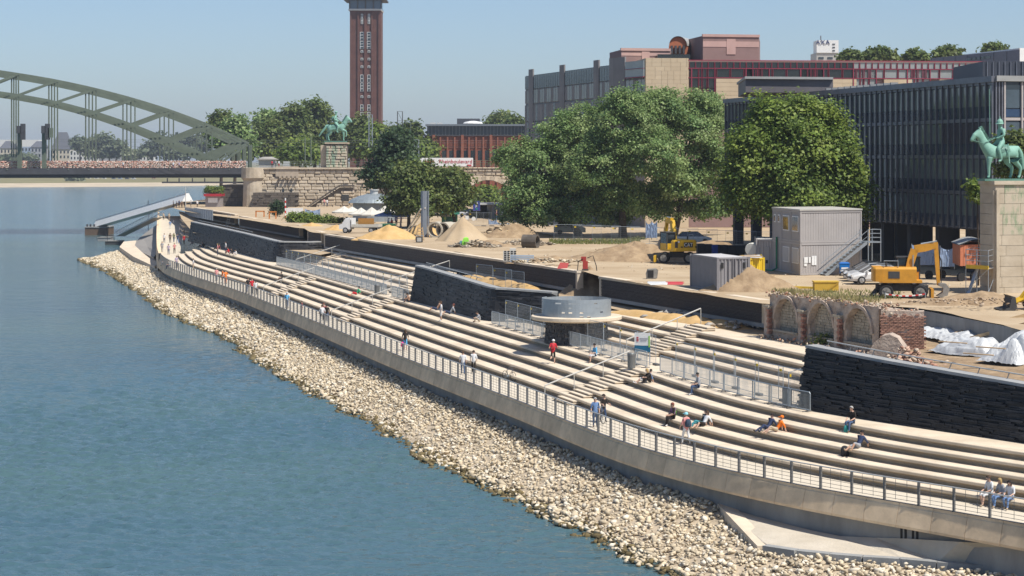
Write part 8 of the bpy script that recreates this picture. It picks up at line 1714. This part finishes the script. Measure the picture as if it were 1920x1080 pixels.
# ================================================================= people
SKIN = [mat('skin_fair', (.52, .33, .24), .6, .05, 2), mat('skin_tan', (.40, .235, .155), .6, .05, 2)]
def human(pose):
    """one continuous figure facing +x; returns mesh arrays with body regions"""
    k = Sk(); J = pose; pv = k.p(J['pel'], (.15, .13), None, 2); wa = k.p(J['waist'], (.135, .115), pv, 1); cs = k.p(J['chest'], (.17, .125), wa, 1); nk = k.p(J['neck'], .058, cs, 0); h0 = k.p(J['head'], (.078, .09), nk, 0); k.p(J['top'], (.075, .088), h0, 0)
    ends = []
    for s_, S in ((-1, 'R'), (1, 'L')):
        sh = k.p(J['sh' + S], .072, cs, 1); el = k.p(J['el' + S], .048, sh, J.get('sleeve', 1)); wr = k.p(J['wr' + S], .034, el, 0); ha = k.p(J['ha' + S], .038, wr, 0); ends.append((Vector(J['wr' + S]), Vector(J['ha' + S]), s_))
        hp = k.p(J['hip' + S], .10, pv, 2); kn = k.p(J['kn' + S], .068, hp, 2); an = k.p(J['an' + S], .046, kn, J.get('leg', 2)); k.p(J['toe' + S], .042, an, 3)
    V, Fs = skin(k.v, k.r, k.e, 1); pts = np.array([tuple(v) for v in k.v]); segs = [(a, b) for a, b in k.e]; mi = []
    cen = np.array([V[list(f)].mean(0) for f in Fs])
    A_ = pts[[a for a, b in segs]]; B_ = pts[[b for a, b in segs]]; tg = [k.tag[b] for a, b in segs]; d = B_ - A_; L2 = (d*d).sum(1)
    for c in cen:
        t_ = np.clip(((c - A_)*d).sum(1)/L2, 0, 1); q = np.linalg.norm(c - (A_ + d*t_[:, None]), axis=1); rr = np.array([max(np.atleast_1d(k.r[b])) for a, b in segs]); i = int(np.argmin(q - rr)); mi.append(tg[i])
    mb = MB(); mb.v = [tuple(map(float, v)) for v in V]; mb.f = list(Fs); mb.m = mi
    for wr, ha, s_ in ends:                                         # five unequal, bent fingers
        d_ = (ha - wr).normalized(); sd = d_.cross(V3((0, 0, 1))); sd = sd.normalized() if sd.length > .1 else V3((0, 1, 0)); dn = sd.cross(d_).normalized()
        for q, ln in ((-.027, .075), (-.009, .088), (.009, .082), (.026, .062)): b0 = ha + sd*q + d_*.015; mb.path([b0, b0 + d_*ln*.5 - dn*.006, b0 + d_*ln*.85 - dn*.03], [.010, .009, .006], 5, 0)
        b0 = wr.lerp(ha, .5) - sd*.03*s_; mb.path([b0, b0 - sd*.03*s_ + d_*.03, b0 - sd*.035*s_ + d_*.06 - dn*.01], [.012, .010, .007], 5, 0)
    hc = Vector(J['head']); fw = Vector(J.get('look', (1, 0, 0))).normalized(); sdv = V3((-fw.y, fw.x, 0)); up_ = (Vector(J['top']) - hc).normalized()
    mb.frame(hc + fw*.098 - up_*.0, fw, sdv, up_, .018, .013, .022, 0)                  # nose
    for s_ in (-1, 1): mb.frame(hc + sdv*s_*.08 + up_*.0, fw, sdv, up_, .018, .01, .028, 0); mb.frame(hc + fw*.084 + sdv*s_*.032 + up_*.028, fw, sdv, up_, .006, .012, .006, 4)
    mb.frame(hc + fw*.084 - up_*.045, fw, sdv, up_, .006, .022, .004, 4)
    return mb, hc, fw, up_
def J_stand(stride=0.0, arms=(0.0, 0.0), bend=0.0, lean=0.0):
    J = dict(pel=(0, 0, .93), waist=(lean*.3, 0, 1.10), chest=(lean*.7, 0, 1.32), neck=(lean, 0, 1.50), head=(lean*1.05 + .02, 0, 1.61), top=(lean*1.05 + .01, 0, 1.70))
    for s_, S in ((-1, 'R'), (1, 'L')):
        a = arms[0 if s_ < 0 else 1]; sx = lean*.8; J['sh' + S] = (sx, s_*.18, 1.42); J['el' + S] = (sx + a*.22 - .03, s_*.25, 1.15); J['wr' + S] = (sx + a*.45 + .04, s_*.24, .93 + abs(a)*.18 + bend*.2); J['ha' + S] = (sx + a*.5 + .06, s_*.23, .85 + abs(a)*.2 + bend*.22)
        st = stride*s_; J['hip' + S] = (st*.05, s_*.09, .88); J['kn' + S] = (st*.5 + .03, s_*.10, .50); J['an' + S] = (st*.95 - .02, s_*.10, .08 + max(0, -st)*.12); J['toe' + S] = (st*.95 + .15, s_*.12, .045 + max(0, -st)*.03)
    return J
def J_sit(kind):
    """seat surface at z = 0"""
    if kind == 'edge': J = dict(pel=(.0, 0, .13), waist=(-.03, 0, .30), chest=(.02, 0, .52), neck=(.05, 0, .70), head=(.10, 0, .80), top=(.10, 0, .89))
    elif kind == 'lounge': J = dict(pel=(.0, 0, .12), waist=(-.10, 0, .27), chest=(-.22, 0, .46), neck=(-.28, 0, .63), head=(-.26, 0, .74), top=(-.27, 0, .83))
    else: J = dict(pel=(.0, 0, .13), waist=(.0, 0, .30), chest=(.10, 0, .50), neck=(.17, 0, .66), head=(.23, 0, .75), top=(.23, 0, .84))
    for s_, S in ((-1, 'R'), (1, 'L')):
        c = Vector(J['chest']); J['sh' + S] = (c.x, s_*.18, c.z + .10); J['hip' + S] = (.03, s_*.09, .12)
        if kind == 'edge': J['el' + S] = (c.x + .06, s_*.25, .34); J['wr' + S] = (.32, s_*.16, .24); J['ha' + S] = (.40, s_*.12, .22); J['kn' + S] = (.45, s_*.13, .12); J['an' + S] = (.42 + .1*s_, s_*.13, -.33); J['toe' + S] = (.57 + .1*s_, s_*.15, -.38)
        elif kind == 'lounge': J['el' + S] = (-.36, s_*.28, .28); J['wr' + S] = (-.40, s_*.28, .09); J['ha' + S] = (-.44, s_*.29, .045); J['kn' + S] = (.42, s_*.12, .16 + (.16 if s_ > 0 else 0)); J['an' + S] = (.80 - (.1 if s_ > 0 else 0), s_*.13, .02 - .30*(.25)); J['toe' + S] = (.90 - (.1 if s_ > 0 else 0), s_*.15, .10 - .05)
        else: J['el' + S] = (c.x + .18, s_*.25, .36); J['wr' + S] = (.42, s_*.10, .36); J['ha' + S] = (.48, s_*.04, .36); J['kn' + S] = (.36, s_*.12, .45); J['an' + S] = (.42, s_*.12, .07); J['toe' + S] = (.57, s_*.13, .045)
    return J
POSES = {}
def pose(name, J, long_sleeve=False, shorts=False): J['sleeve'] = 1; J['leg'] = 0 if shorts else 2; POSES[name] = human(J)
pose('stand', J_stand()); pose('stand_shorts', J_stand(), shorts=True); pose('hands_up', J_stand(0, (.55, .7), 1.6)); pose('walk', J_stand(.24, (-.35, .35))); pose('walk_shorts', J_stand(.22, (-.3, .3)), shorts=True)
pose('walk_in', J_stand(.30, (.35, -.35), 0, .05))
Jr = J_stand(.1, (.6, -.7), .9, .12); Jr.update(knR=(.30, -.1, .60), anR=(.12, -.1, .25), toeR=(.26, -.11, .18), knL=(-.05, .1, .50), anL=(-.38, .1, .42), toeL=(-.44, .12, .30)); 
Jr.update(knR=(.05, -.1, .50), anR=(.0, -.1, .09), toeR=(.16, -.11, .05)); pose('run', Jr, shorts=True)
for kd in ('edge', 'lounge', 'hug'): pose(kd, J_sit(kd)); pose(kd + '_shorts', J_sit(kd), shorts=True)
Jp = J_stand(.18, (.75, .75), .55, .06); pose('push', Jp)
PMESH = {n: v[0].mesh('body', [SKIN[0], M_white, M_white, M_white, M_black], True) for n, v in POSES.items()}
def hair_mesh(n, style):
    mb0, hc, fw, up_ = POSES[n]; mb = MB(); sdv = V3((-fw.y, fw.x, 0)); rows = []; N = 12
    for i in range(7):
        a = i/6*1.75 if style != 'long' else i/6*2.0; ring = []
        for j in range(N):
            t_ = 2*math.pi*j/N; fr = math.cos(t_); aa = a*(1 - .38*max(0, fr)); R_h = .112 if style != 'cap' else .118
            ring.append(hc + up_*(.055 + R_h*math.cos(aa)) + (fw*fr + sdv*math.sin(t_))*R_h*math.sin(aa)*(1 if aa < 1.57 else 1.02) - up_*((.12*(i/6)**3) if style == 'long' and fr < .2 else 0) - fw*.012)
        rows.append(ring)
    rows[0] = [rows[0][0].lerp(rows[0][j], .5) for j in range(N)]; mb.rings(rows, cap=False)
    if style == 'cap': mb.frame(hc + fw*.15 + up_*.07, fw, sdv, up_, .06, .07, .008)
    return mb.mesh('hair' if style != 'cap' else 'cap', [M_black], True)
HM = {}
def cloth(c): return mat('cloth_%02d_%02d_%02d' % tuple(int(q*99) for q in c), c, .85, .08, 6)
HAIRC = {'dark': (.02, .015, .012), 'brown': (.07, .04, .022), 'blond': (.35, .24, .10), 'grey': (.35, .34, .32), 'red': (.18, .05, .03)}
C_ = dict(white=(.62, .62, .62), black=(.015, .015, .017), navy=(.03, .045, .10), blue=(.13, .22, .40), sky=(.10, .36, .60), jeans=(.06, .10, .19), red=(.50, .02, .03), orange=(.75, .17, .01), pink=(.60, .25, .24), grey=(.30, .31, .33), lilac=(.40, .33, .42), beige=(.45, .37, .26), olive=(.16, .17, .08), green=(.03, .35, .16), brown=(.12, .07, .045), tan=(.40, .30, .2), purple=(.18, .09, .18), teal=(.05, .25, .28), dkred=(.22, .04, .05), aqua=(.18, .42, .45), cyan=(.25, .55, .60))
def person(pose_n, loc, rz, top, bot, shoe, hair, label, style='short', skin_i=0, hat=None, sc=1.0, group=None):
    t = thing('person', tuple(loc), label, 'person', group); me = PMESH[pose_n]; o = bpy.data.objects.new('body', me); COL.objects.link(o); o.parent = t
    for i, m in enumerate((SKIN[skin_i], cloth(C_[top]) if top != 'skin' else SKIN[skin_i], cloth(C_[bot]), cloth(C_[shoe]), cloth(HAIRC['dark']))): o.material_slots[i].link = 'OBJECT'; o.material_slots[i].material = m
    st = 'cap' if hat else style; key = (pose_n, st)
    if key not in HM: HM[key] = hair_mesh(pose_n, st)
    h = bpy.data.objects.new('cap' if hat else 'hair', HM[key]); COL.objects.link(h); h.parent = t; h.material_slots[0].link = 'OBJECT'; h.material_slots[0].material = cloth(C_[hat]) if hat else cloth(HAIRC[hair])
    t.rotation_euler = (0, 0, rz); t.scale = (sc,)*3; return t
TIERS = [(0.0, None)] + [((i + 1)*R_, o) for i, o in enumerate(LOWER)]
def tier_at(x, y, edge=None):
    """which tread lies under this photo point"""
    best = None
    for k in range(6):
        z = k*R_; p = P(x, y, z); s, d = EC.near(p); f = LOWER[k-1](s) if k else 0.0; b = LOWER[k](s) if k < 5 else LOWER[4](s) + 4
        err = max(f - d, d - b, 0)
        if best is None or err < best[0] - 1e-6: best = (err, k, s, d, f, b)
    err, k, s, d, f, b = best; d = min(max(d, f + .1), b - .1)
    if edge is not None: d = f + edge
    zz_ = k*R_ if k else zprom(s); return V3((*EC.off(s, d), zz_ + .004)), s
def river(s): n = EC.nrm(s); return math.atan2(-n[1], -n[0])
def down(s): t_ = EC.tan(s); return math.atan2(t_[1], t_[0])
# (pose, x, y, heading, top, trousers, shoes, hair, label, options); heading r = to the river, d = towards the camera along the quay, u = away
PEOPLE = [
 ('stand', 1116, 801, 'd', 'blue', 'jeans', 'brown', 'grey', 'white haired man in light blue shirt and jeans at the railing', {}),
 ('push', 1131, 791, 'd', 'black', 'jeans', 'black', 'dark', 'man in black shirt pushing a bicycle beside the man in blue', {'hat': 'black'}),
 ('walk', 1287, 834, 'u', 'pink', 'white', 'tan', 'grey', 'walker in pale pink top and white trousers with a dark backpack', {'hat': 'cyan'}),
 ('walk', 868, 702, 'u', 'white', 'jeans', 'brown', 'brown', 'left of two walkers in white shirts, wearing blue jeans', {}),
 ('walk', 888, 700, 'u', 'white', 'black', 'black', 'dark', 'right of two walkers in white shirts, wearing black trousers', {}),
 ('walk_shorts', 760, 657, 'u', 'black', 'sky', 'white', 'brown', 'woman in black top and light blue shorts with a pink bag', {'style': 'long'}),
 ('walk', 538, 578, 'd', 'sky', 'jeans', 'brown', 'grey', 'lone walker in bright blue shirt and white cap at the railing', {'hat': 'white'}),
 ('stand', 566, 590, 'r', 'dkred', 'brown', 'black', 'brown', 'figure in dark red clothes half hidden by the railing', {'sc': .8}),
 ('walk', 602, 606, 'u', 'white', 'black', 'black', 'brown', 'walker in white shirt at the foot of the middle stair', {}),
 ('walk', 607, 601, 'd', 'dkred', 'jeans', 'brown', 'red', 'walker in dark red shirt between the white and black shirts', {}),
 ('walk', 613, 604, 'u', 'black', 'jeans', 'black', 'dark', 'walker in black shirt right of the white shirt by the middle stair', {}),
 ('stand', 465, 549, 'd', 'black', 'jeans', 'black', 'dark', 'person in black at the foot of the far stair', {}),
 ('stand', 472.5, 551, 'd', 'red', 'black', 'black', 'brown', 'person in bright red shirt at the foot of the far stair', {}),
 ('stand', 479.5, 553, 'd', 'white', 'black', 'black', 'dark', 'person in black and white right of the red shirt', {'style': 'long'}),
 ('stand', 417, 530, 'r', 'orange', 'orange', 'black', 'dark', 'left worker in orange overalls on the promenade', {}), ('hands_up', 423, 532, 'd', 'orange', 'orange', 'black', 'brown', 'right worker in orange overalls on the promenade', {}),
 ('stand', 406, 527, 'u', 'pink', 'grey', 'tan', 'grey', 'pale dressed person left of the orange workers', {}),
 ('stand', 331, 502, 'd', 'lilac', 'black', 'black', 'brown', 'person in lilac shirt nearest the railing bend', {}), ('edge', 340, 493, 'r', 'white', 'grey', 'black', 'dark', 'seated person in white beside the lilac shirt', {}), ('edge', 353.5, 499, 'r', 'white', 'navy', 'black', 'dark', 'seated person in white and navy right of the railing bend', {}), ('stand', 362.5, 507, 'r', 'white', 'tan', 'tan', 'brown', 'standing person in white right of the seated pair', {}),
 ('walk', 304, 475, 'd', 'grey', 'grey', 'black', 'brown', 'walker in grey blue close to the parapet', {}), ('walk', 316, 479, 'd', 'lilac', 'jeans', 'brown', 'dark', 'walker in lilac shirt in the middle of the bend', {}), ('hands_up', 327, 477, 'd', 'pink', 'black', 'black', 'blond', 'walker in pink top with spread arms', {}),
 ('walk', 308, 460, 'd', 'white', 'navy', 'black', 'dark', 'walker in white shirt left of the dark trio', {}), ('walk', 319, 460, 'u', 'brown', 'black', 'black', 'dark', 'walker in dark brown clothes on the far promenade', {}), ('walk', 326, 459, 'u', 'olive', 'jeans', 'black', 'brown', 'walker in olive shirt on the far promenade', {}), ('walk', 333, 457, 'u', 'navy', 'blue', 'black', 'dark', 'walker in navy shirt and blue trousers', {}),
 ('stand', 345, 459, 'd', 'red', 'black', 'black', 'dark', 'person in red shirt at the corner of the farthest bastion', {}), ('stand', 319, 438, 'u', 'blue', 'white', 'tan', 'dark', 'person in pale blue on the upper promenade', {}), ('walk', 306.5, 424, 'd', 'beige', 'black', 'black', 'brown', 'striding walker in beige shirt near the landing stage', {}), ('walk', 317, 425, 'd', 'beige', 'tan', 'tan', 'blond', 'walker in beige clothes near the landing stage', {}), ('walk', 326, 425.5, 'd', 'white', 'black', 'black', 'dark', 'walker in white shirt and black trousers near the landing stage', {}),
 ('stand', 336, 440, 'r', 'white', 'grey', 'black', 'brown', 'person in white at the tip of the far tiers', {}), ('stand', 345, 445, 'r', 'black', 'black', 'black', 'dark', 'person in black at the tip of the far tiers', {}),
 ('stand', 408, 479, 'r', 'pink', 'navy', 'black', 'blond', 'standing person in pink shirt below the farthest bastion', {}), ('stand', 420, 475, 'r', 'white', 'navy', 'black', 'dark', 'standing person in white shirt against the farthest bastion', {}),
 ('lounge', 383, 463, 'r', 'lilac', 'black', 'black', 'dark', 'first sitter from the left below the farthest bastion', {}), ('hug', 391, 464, 'r', 'black', 'navy', 'black', 'dark', 'second sitter from the left, in black, below the farthest bastion', {}), ('lounge', 402, 468, 'r', 'dkred', 'black', 'black', 'brown', 'reclining sitter in dark red below the farthest bastion', {}), ('hug', 425, 475, 'r', 'red', 'dkred', 'black', 'brown', 'sitter in red right of the white standing shirt', {}), ('hug', 433, 477, 'r', 'black', 'navy', 'black', 'brown', 'sitter in black between the red and white ones', {}), ('hug', 443, 479, 'r', 'white', 'white', 'tan', 'dark', 'sitter in white at the right end of the far row', {}),
 ('hug', 359, 459, 'r', 'lilac', 'grey', 'black', 'grey', 'sitter leaning at the foot of the farthest bastion corner', {}),
 ('edge', 519, 524, 'r', 'black', 'brown', 'brown', 'dark', 'person in black sitting beside the far stair rail', {}),
 ('lounge_shorts', 660, 553, 'r', 'green', 'red', 'orange', 'dark', 'man in green shirt and red shorts reclining on a step', {}),
 ('hug_shorts', 755, 567, 'r', 'skin', 'black', 'black', 'dark', 'bare chested man crouching at the end of the far barriers', {'skin_i': 1}),
 ('lounge_shorts', 812, 582, 'r', 'skin', 'navy', 'black', 'dark', 'bare chested man reclining at the foot of the middle bastion', {'skin_i': 1}), ('stand_shorts', 827, 602, 'r', 'white', 'white', 'white', 'brown', 'woman in white top and shorts standing before the middle bastion', {'style': 'long', 'skin_i': 1}), ('lounge_shorts', 843, 589, 'r', 'grey', 'navy', 'white', 'red', 'man in grey shirt reclining right of the standing woman', {}), ('hug', 895, 604, 'r', 'grey', 'beige', 'brown', 'dark', 'person in grey shirt crouching at the start of the near barriers', {}),
 ('run', 1037, 682, 'd', 'red', 'black', 'brown', 'dark', 'jogger with red and black shirt and white cap running on the steps', {'hat': 'white'}),
 ('edge_shorts', 1109, 669, 'r', 'sky', 'white', 'brown', 'dark', 'man in light blue shirt and white shorts sitting left of the near stair', {}),
 ('lounge_shorts', 1212, 717, 'r', 'blue', 'white', 'white', 'dark', 'man in blue shirt reclining beside a blonde woman', {}), ('hug', 1221, 718, 'r', 'black', 'black', 'black', 'blond', 'blonde woman in black top beside the man in blue', {'style': 'long'}),
 ('edge', 1302, 728, 'r', 'grey', 'jeans', 'white', 'dark', 'man in grey shirt and jeans eating on the landing edge', {}),
 ('edge', 1244, 786, 'r', 'purple', 'black', 'white', 'brown', 'woman in purple top and dark trousers with a green bag', {'style': 'long'}), ('edge', 1252, 786, 'r', 'black', 'black', 'black', 'red', 'red haired woman in black right of the purple top', {}),
 ('lounge', 1322, 798, 'r', 'black', 'teal', 'teal', 'dark', 'man in black shirt reclining beside a long haired woman', {}), ('lounge_shorts', 1333, 799, 'r', 'white', 'black', 'tan', 'brown', 'long haired woman in white top and black shorts', {'style': 'long'}),
 ('lounge', 1443, 806, 'r', 'navy', 'navy', 'black', 'dark', 'dark dressed man leaning on the woman in orange', {}), ('lounge_shorts', 1455, 810, 'r', 'orange', 'beige', 'tan', 'brown', 'woman in orange shirt and hat stretching her legs on the steps', {'hat': 'orange'}),
 ('edge', 1594, 795, 'r', 'black', 'jeans', 'brown', 'grey', 'grey haired man in black shirt sitting before the nearest bastion', {}),
 ('lounge_shorts', 1621, 839, 'r', 'navy', 'grey', 'tan', 'dark', 'man in patterned tank top reclining above a black backpack', {'skin_i': 1}),
 ('edge_shorts', 1870, 928.5, 'r', 'white', 'white', 'tan', 'brown', 'brown haired woman in white at the left of three seated women', {}), ('edge', 1891, 932, 'r', 'grey', 'blue', 'tan', 'blond', 'blonde woman in grey and blue jeans between two others', {'style': 'long'}), ('edge', 1909, 934.6, 'r', 'white', 'blue', 'tan', 'dark', 'dark haired woman in white and jeans at the right edge', {'style': 'long'}),
]
PLOC = {}
for i, (ps, x, y, hd, top, bot, sh_, hr, lab, op) in enumerate(PEOPLE):
    sit = ps.split('_')[0] in ('edge', 'lounge', 'hug'); loc, s = tier_at(x, y, (.16 if ps.startswith('edge') else .42 if ps.startswith('lounge') else .55) if sit else None)
    rz = {'r': river(s) , 'd': down(s), 'u': down(s) + math.pi}[hd] + ru(-.3, .3)
    if ps == 'run': rz = down(s) + 2.6
    op = dict(op); op.setdefault('sc', ru(.95, 1.04)); person(ps, loc, rz, top, bot, sh_, hr, lab, **op); PLOC[lab] = (loc, rz)
# people on the upper ground and on the bridge
MORE = [('stand', 608, 386, 476, None, 'pink', 'navy', 'left person on the terrace of the abutment stair'), ('stand', 613.5, 387, 475, None, 'white', 'navy', 'right person on the terrace of the abutment stair'), ('walk', 663, 365, 479, QZ(369, 479), 'white', 'black', 'person climbing the abutment stair'),
 ('stand', 931, 0, 318, None, 'pink', 'jeans', 'onlooker in pink left of the green shirt'), ('stand', 941, 0, 320, None, 'white', 'jeans', 'onlooker in white beside the pink one'), ('stand', 949, 0, 317, None, 'green', 'jeans', 'onlooker in bright green shirt behind the blue sheeting'), ('stand', 964, 0, 319, None, 'black', 'jeans', 'onlooker in black behind the blue sheeting'), ('stand', 976, 0, 317, None, 'pink', 'black', 'second onlooker in pink behind the draped sheet'), ('stand', 983, 0, 319, None, 'white', 'navy', 'onlooker in white behind the draped sheet'), ('stand', 990, 0, 317, None, 'lilac', 'navy', 'onlooker in lilac behind the draped sheet'), ('stand', 997, 0, 318, None, 'pink', 'tan', 'tallest onlooker in pink near the end of the sheet'), ('stand', 1005, 0, 316, None, 'blue', 'jeans', 'onlooker in light blue at the right end of the sheet'),
 ('edge', 735, 0, 287, 6.35, 'red', 'black', 'guest in red at the beer table under the blue parasols'), ('edge', 728, 0, 289, 6.35, 'white', 'black', 'guest in white under the left blue parasol'), ('edge', 685, 0, 289, 6.35, 'white', 'navy', 'guest in white under the largest cream parasol'), ('stand', 752, 0, 290, None, 'pink', 'red', 'waiter in pink and red beside the right blue parasol'), ('edge', 694, 0, 286, 6.35, 'red', 'navy', 'guest in red under the largest cream parasol'), ('stand', 743, 0, 291, None, 'lilac', 'black', 'guest standing between the blue parasols'),
 ('stand', 325, 390, 470, None, 'black', 'black', 'first dark figure from the left at the gangway head'), ('stand', 331, 391, 468, None, 'black', 'navy', 'second dark figure from the left at the gangway head'), ('stand', 336, 389, 469, None, 'navy', 'black', 'dark figure with a black balloon like hat at the gangway head'), ('stand', 341, 391, 467, None, 'brown', 'black', 'brown dressed figure at the gangway head'), ('stand', 346, 390, 470, None, 'black', 'black', 'fifth dark figure at the gangway head'), ('stand', 358, 389, 470, None, 'grey', 'black', 'grey dressed figure right of the slim pole'), ('stand', 370, 389, 472, None, 'white', 'black', 'white dressed figure near the red kiosk'),
 ('stand', 510, 0, 488, 13.76, 'red', 'black', 'person in red on the bridge approach'), ('stand', 517, 0, 488, 13.76, 'white', 'black', 'person in white and black on the bridge approach'), ('stand', 523, 0, 488, 13.76, 'white', 'red', 'person in white and red on the bridge approach'),
 ('walk', 126, 0, 497, 13.42, 'navy', 'black', 'dark pair member walking on the bridge left of centre'), ('walk', 231, 0, 501, 13.42, 'white', 'black', 'pale walker on the bridge below the fourth hanger'), ('walk', 325, 0, 505, 13.42, 'white', 'navy', 'left of two pale walkers on the bridge'), ('walk', 336, 0, 505, 13.42, 'lilac', 'black', 'right of two pale walkers on the bridge'), ('walk', 415, 0, 509, 13.42, 'navy', 'black', 'dark walker near the end of the bridge')]
for i, (ps, x, y, Y, z, top, bot, lab) in enumerate(MORE):
    X = QX(x, Y)
    if z is None: z = gz(X, Y) if y == 0 else QZ(y, Y)
    person(ps, (X, Y, z), ru(0, 6.28), top, bot, 'black', rnd.choice(('dark', 'brown', 'blond')), lab)
for i in range(4): X, Y = QX((735, 728, 685, 694)[i], (287, 289, 289, 286)[i]), (287, 289, 289, 286)[i]; t = thing('stool', (X, Y, 5.9), ('stool of the guest in red under the blue parasols', 'stool under the left blue parasol', 'stool of the guest in white under the largest cream parasol', 'stool of the guest in red under the largest cream parasol')[i], 'stool'); MB().box(X - .2, X + .2, Y - .2, Y + .2, 6.28, 6.34).build('seat', M_wood, t); [MB().bar((X + a*.15, Y + b*.15, 5.85), (X + a*.15, Y + b*.15, 6.28), .04).build('leg', M_wood, t) for a in (-1, 1) for b in (-1, 1)]

# ================================================================= bags and bicycles
def pack(label, loc, rz, col, kind, sc=1.0):
    t = thing('backpack' if kind == 'pack' else 'bag', (0, 0, 0), label, 'bag'); mb = MB(); m = cloth(col)
    mb.rings([[(x*w_, y*d_, z) for x, y in ((-1, -1), (1, -1), (1.05, .4), (.7, 1), (-.7, 1), (-1.05, .4))] for w_, d_, z in ((.15, .09, 0), (.17, .12, .1), (.16, .11, .3), (.12, .08, .42), (.06, .04, .46))]); mb.build('body', m, t, smooth=True)
    for s_ in (-1, 1): MB().path([(s_*.08, -.08, .40), (s_*.10, -.17, .30), (s_*.09, -.10, .08)], .014, 5).build('strap', m, t)
    MB().box(-.10, .10, .10, .145, .06, .22).build('pocket', m, t); t.location = loc; t.rotation_euler = (0, 0, rz); t.scale = (sc,)*3
l, s = tier_at(1604, 853); pack('black backpack standing on the step below the man in the tank top', l, .4, (.02, .02, .022), 'pack', 1.15)
l, s = tier_at(1263, 779); pack('lime green bag beside the red haired woman', l, .8, (.25, .75, .03), 'bag', .8)
l, rz = PLOC['grey haired man in black shirt sitting before the nearest bastion']; n_ = EC.nrm(EC.near(l)[0]); pack('teal bag between the feet of the grey haired man', (l.x - n_[0]*.42, l.y - n_[1]*.42, l.z - R_), .3, (.03, .25, .24), 'bag', .8)
l, rz = PLOC['walker in pale pink top and white trousers with a dark backpack']; pack('dark blue backpack on the walker in pale pink', l + V3((-.2*math.cos(rz), -.2*math.sin(rz), 1.02)), rz + math.pi/2, (.03, .05, .08), 'pack', .95)
l, rz = PLOC['woman in black top and light blue shorts with a pink bag']; pack('pink bag hanging at the hand of the woman in blue shorts', l + V3((-.25, -.1, .3)), rz, (.70, .03, .25), 'bag', .9)
l, rz = PLOC['jogger with red and black shirt and white cap running on the steps']; pack('red and black small rucksack on the jogger', l + V3((-.12*math.cos(rz), -.12*math.sin(rz), 1.08)), rz + math.pi/2, (.45, .03, .04), 'pack', .75)
def bicycle(label, loc, rz):
    t = thing('bicycle', (0, 0, 0), label, 'bicycle')
    for x in (-.52, .52):
        mb = MB(); mb.path([(x + .33*math.cos(a), 0, .34 + .33*math.sin(a)) for a in np.linspace(0, 2*math.pi, 25)], .018, 5, cap=False); o = mb.build('wheel', M_tyre, t); mb = MB()
        for k in range(6): a = math.pi*k/6; mb.bar((x - .32*math.cos(a), 0, .34 - .32*math.sin(a)), (x + .32*math.cos(a), 0, .34 + .32*math.sin(a)), .005)
        mb.build('spokes', M_steel, o)
    B = lambda *pts: [MB().tube(a, b, .018, n=6).build('tube', M_post, t) for a, b in pts]
    B(((-.52, 0, .34), (-.15, 0, .32)), ((-.15, 0, .32), (-.28, 0, .85)), ((-.52, 0, .34), (-.26, 0, .78)), ((-.15, 0, .32), (.36, 0, .72)), ((-.26, 0, .78), (.34, 0, .82)), ((.52, 0, .34), (.32, 0, .98)))
    MB().path([(.40, -.28, 1.02), (.34, -.1, 1.04), (.34, .1, 1.04), (.40, .28, 1.02)], .016, 6).build('handlebar', M_post, t); MB().rings([[(x, w_*.09, .88), (x, -w_*.09, .88), (x, -w_*.07, .92), (x, w_*.07, .92)] for x, w_ in ((-.42, 1), (-.28, .8), (-.12, .25))]).build('saddle', M_black, t)
    MB().tube((-.15, -.06, .32), (-.15, .06, .32), .09, n=12).build('crank', M_steel, t); t.location = loc; t.rotation_euler = (0, 0, rz)
l, s = tier_at(955, 714); bicycle('black bicycle parked at the foot of the lowest step', l, down(s) + .3)
l, rz = PLOC['man in black shirt pushing a bicycle beside the man in blue']; bicycle('black bicycle pushed by the man in the black shirt', l + V3((.45*math.sin(rz) + .3*math.cos(rz), -.45*math.cos(rz) + .3*math.sin(rz), 0)), rz)
# ================================================================= light summer haze
hz = bpy.data.materials.new('haze_air'); hz.use_nodes = True; t = hz.node_tree; t.nodes.remove(t.nodes['Principled BSDF']); pv_ = t.nodes.new('ShaderNodeVolumePrincipled'); pv_.inputs['Color'].default_value = (.80, .88, 1, 1); pv_.inputs['Density'].default_value = .00013; pv_.inputs['Anisotropy'].default_value = .2
t.links.new(pv_.outputs[0], t.nodes['Material Output'].inputs['Volume'])
MB().box(-4200, 1600, -260, 8200, -9, 125).build('haze', hz, kind='stuff', label='thin pale summer haze over the river and the town')
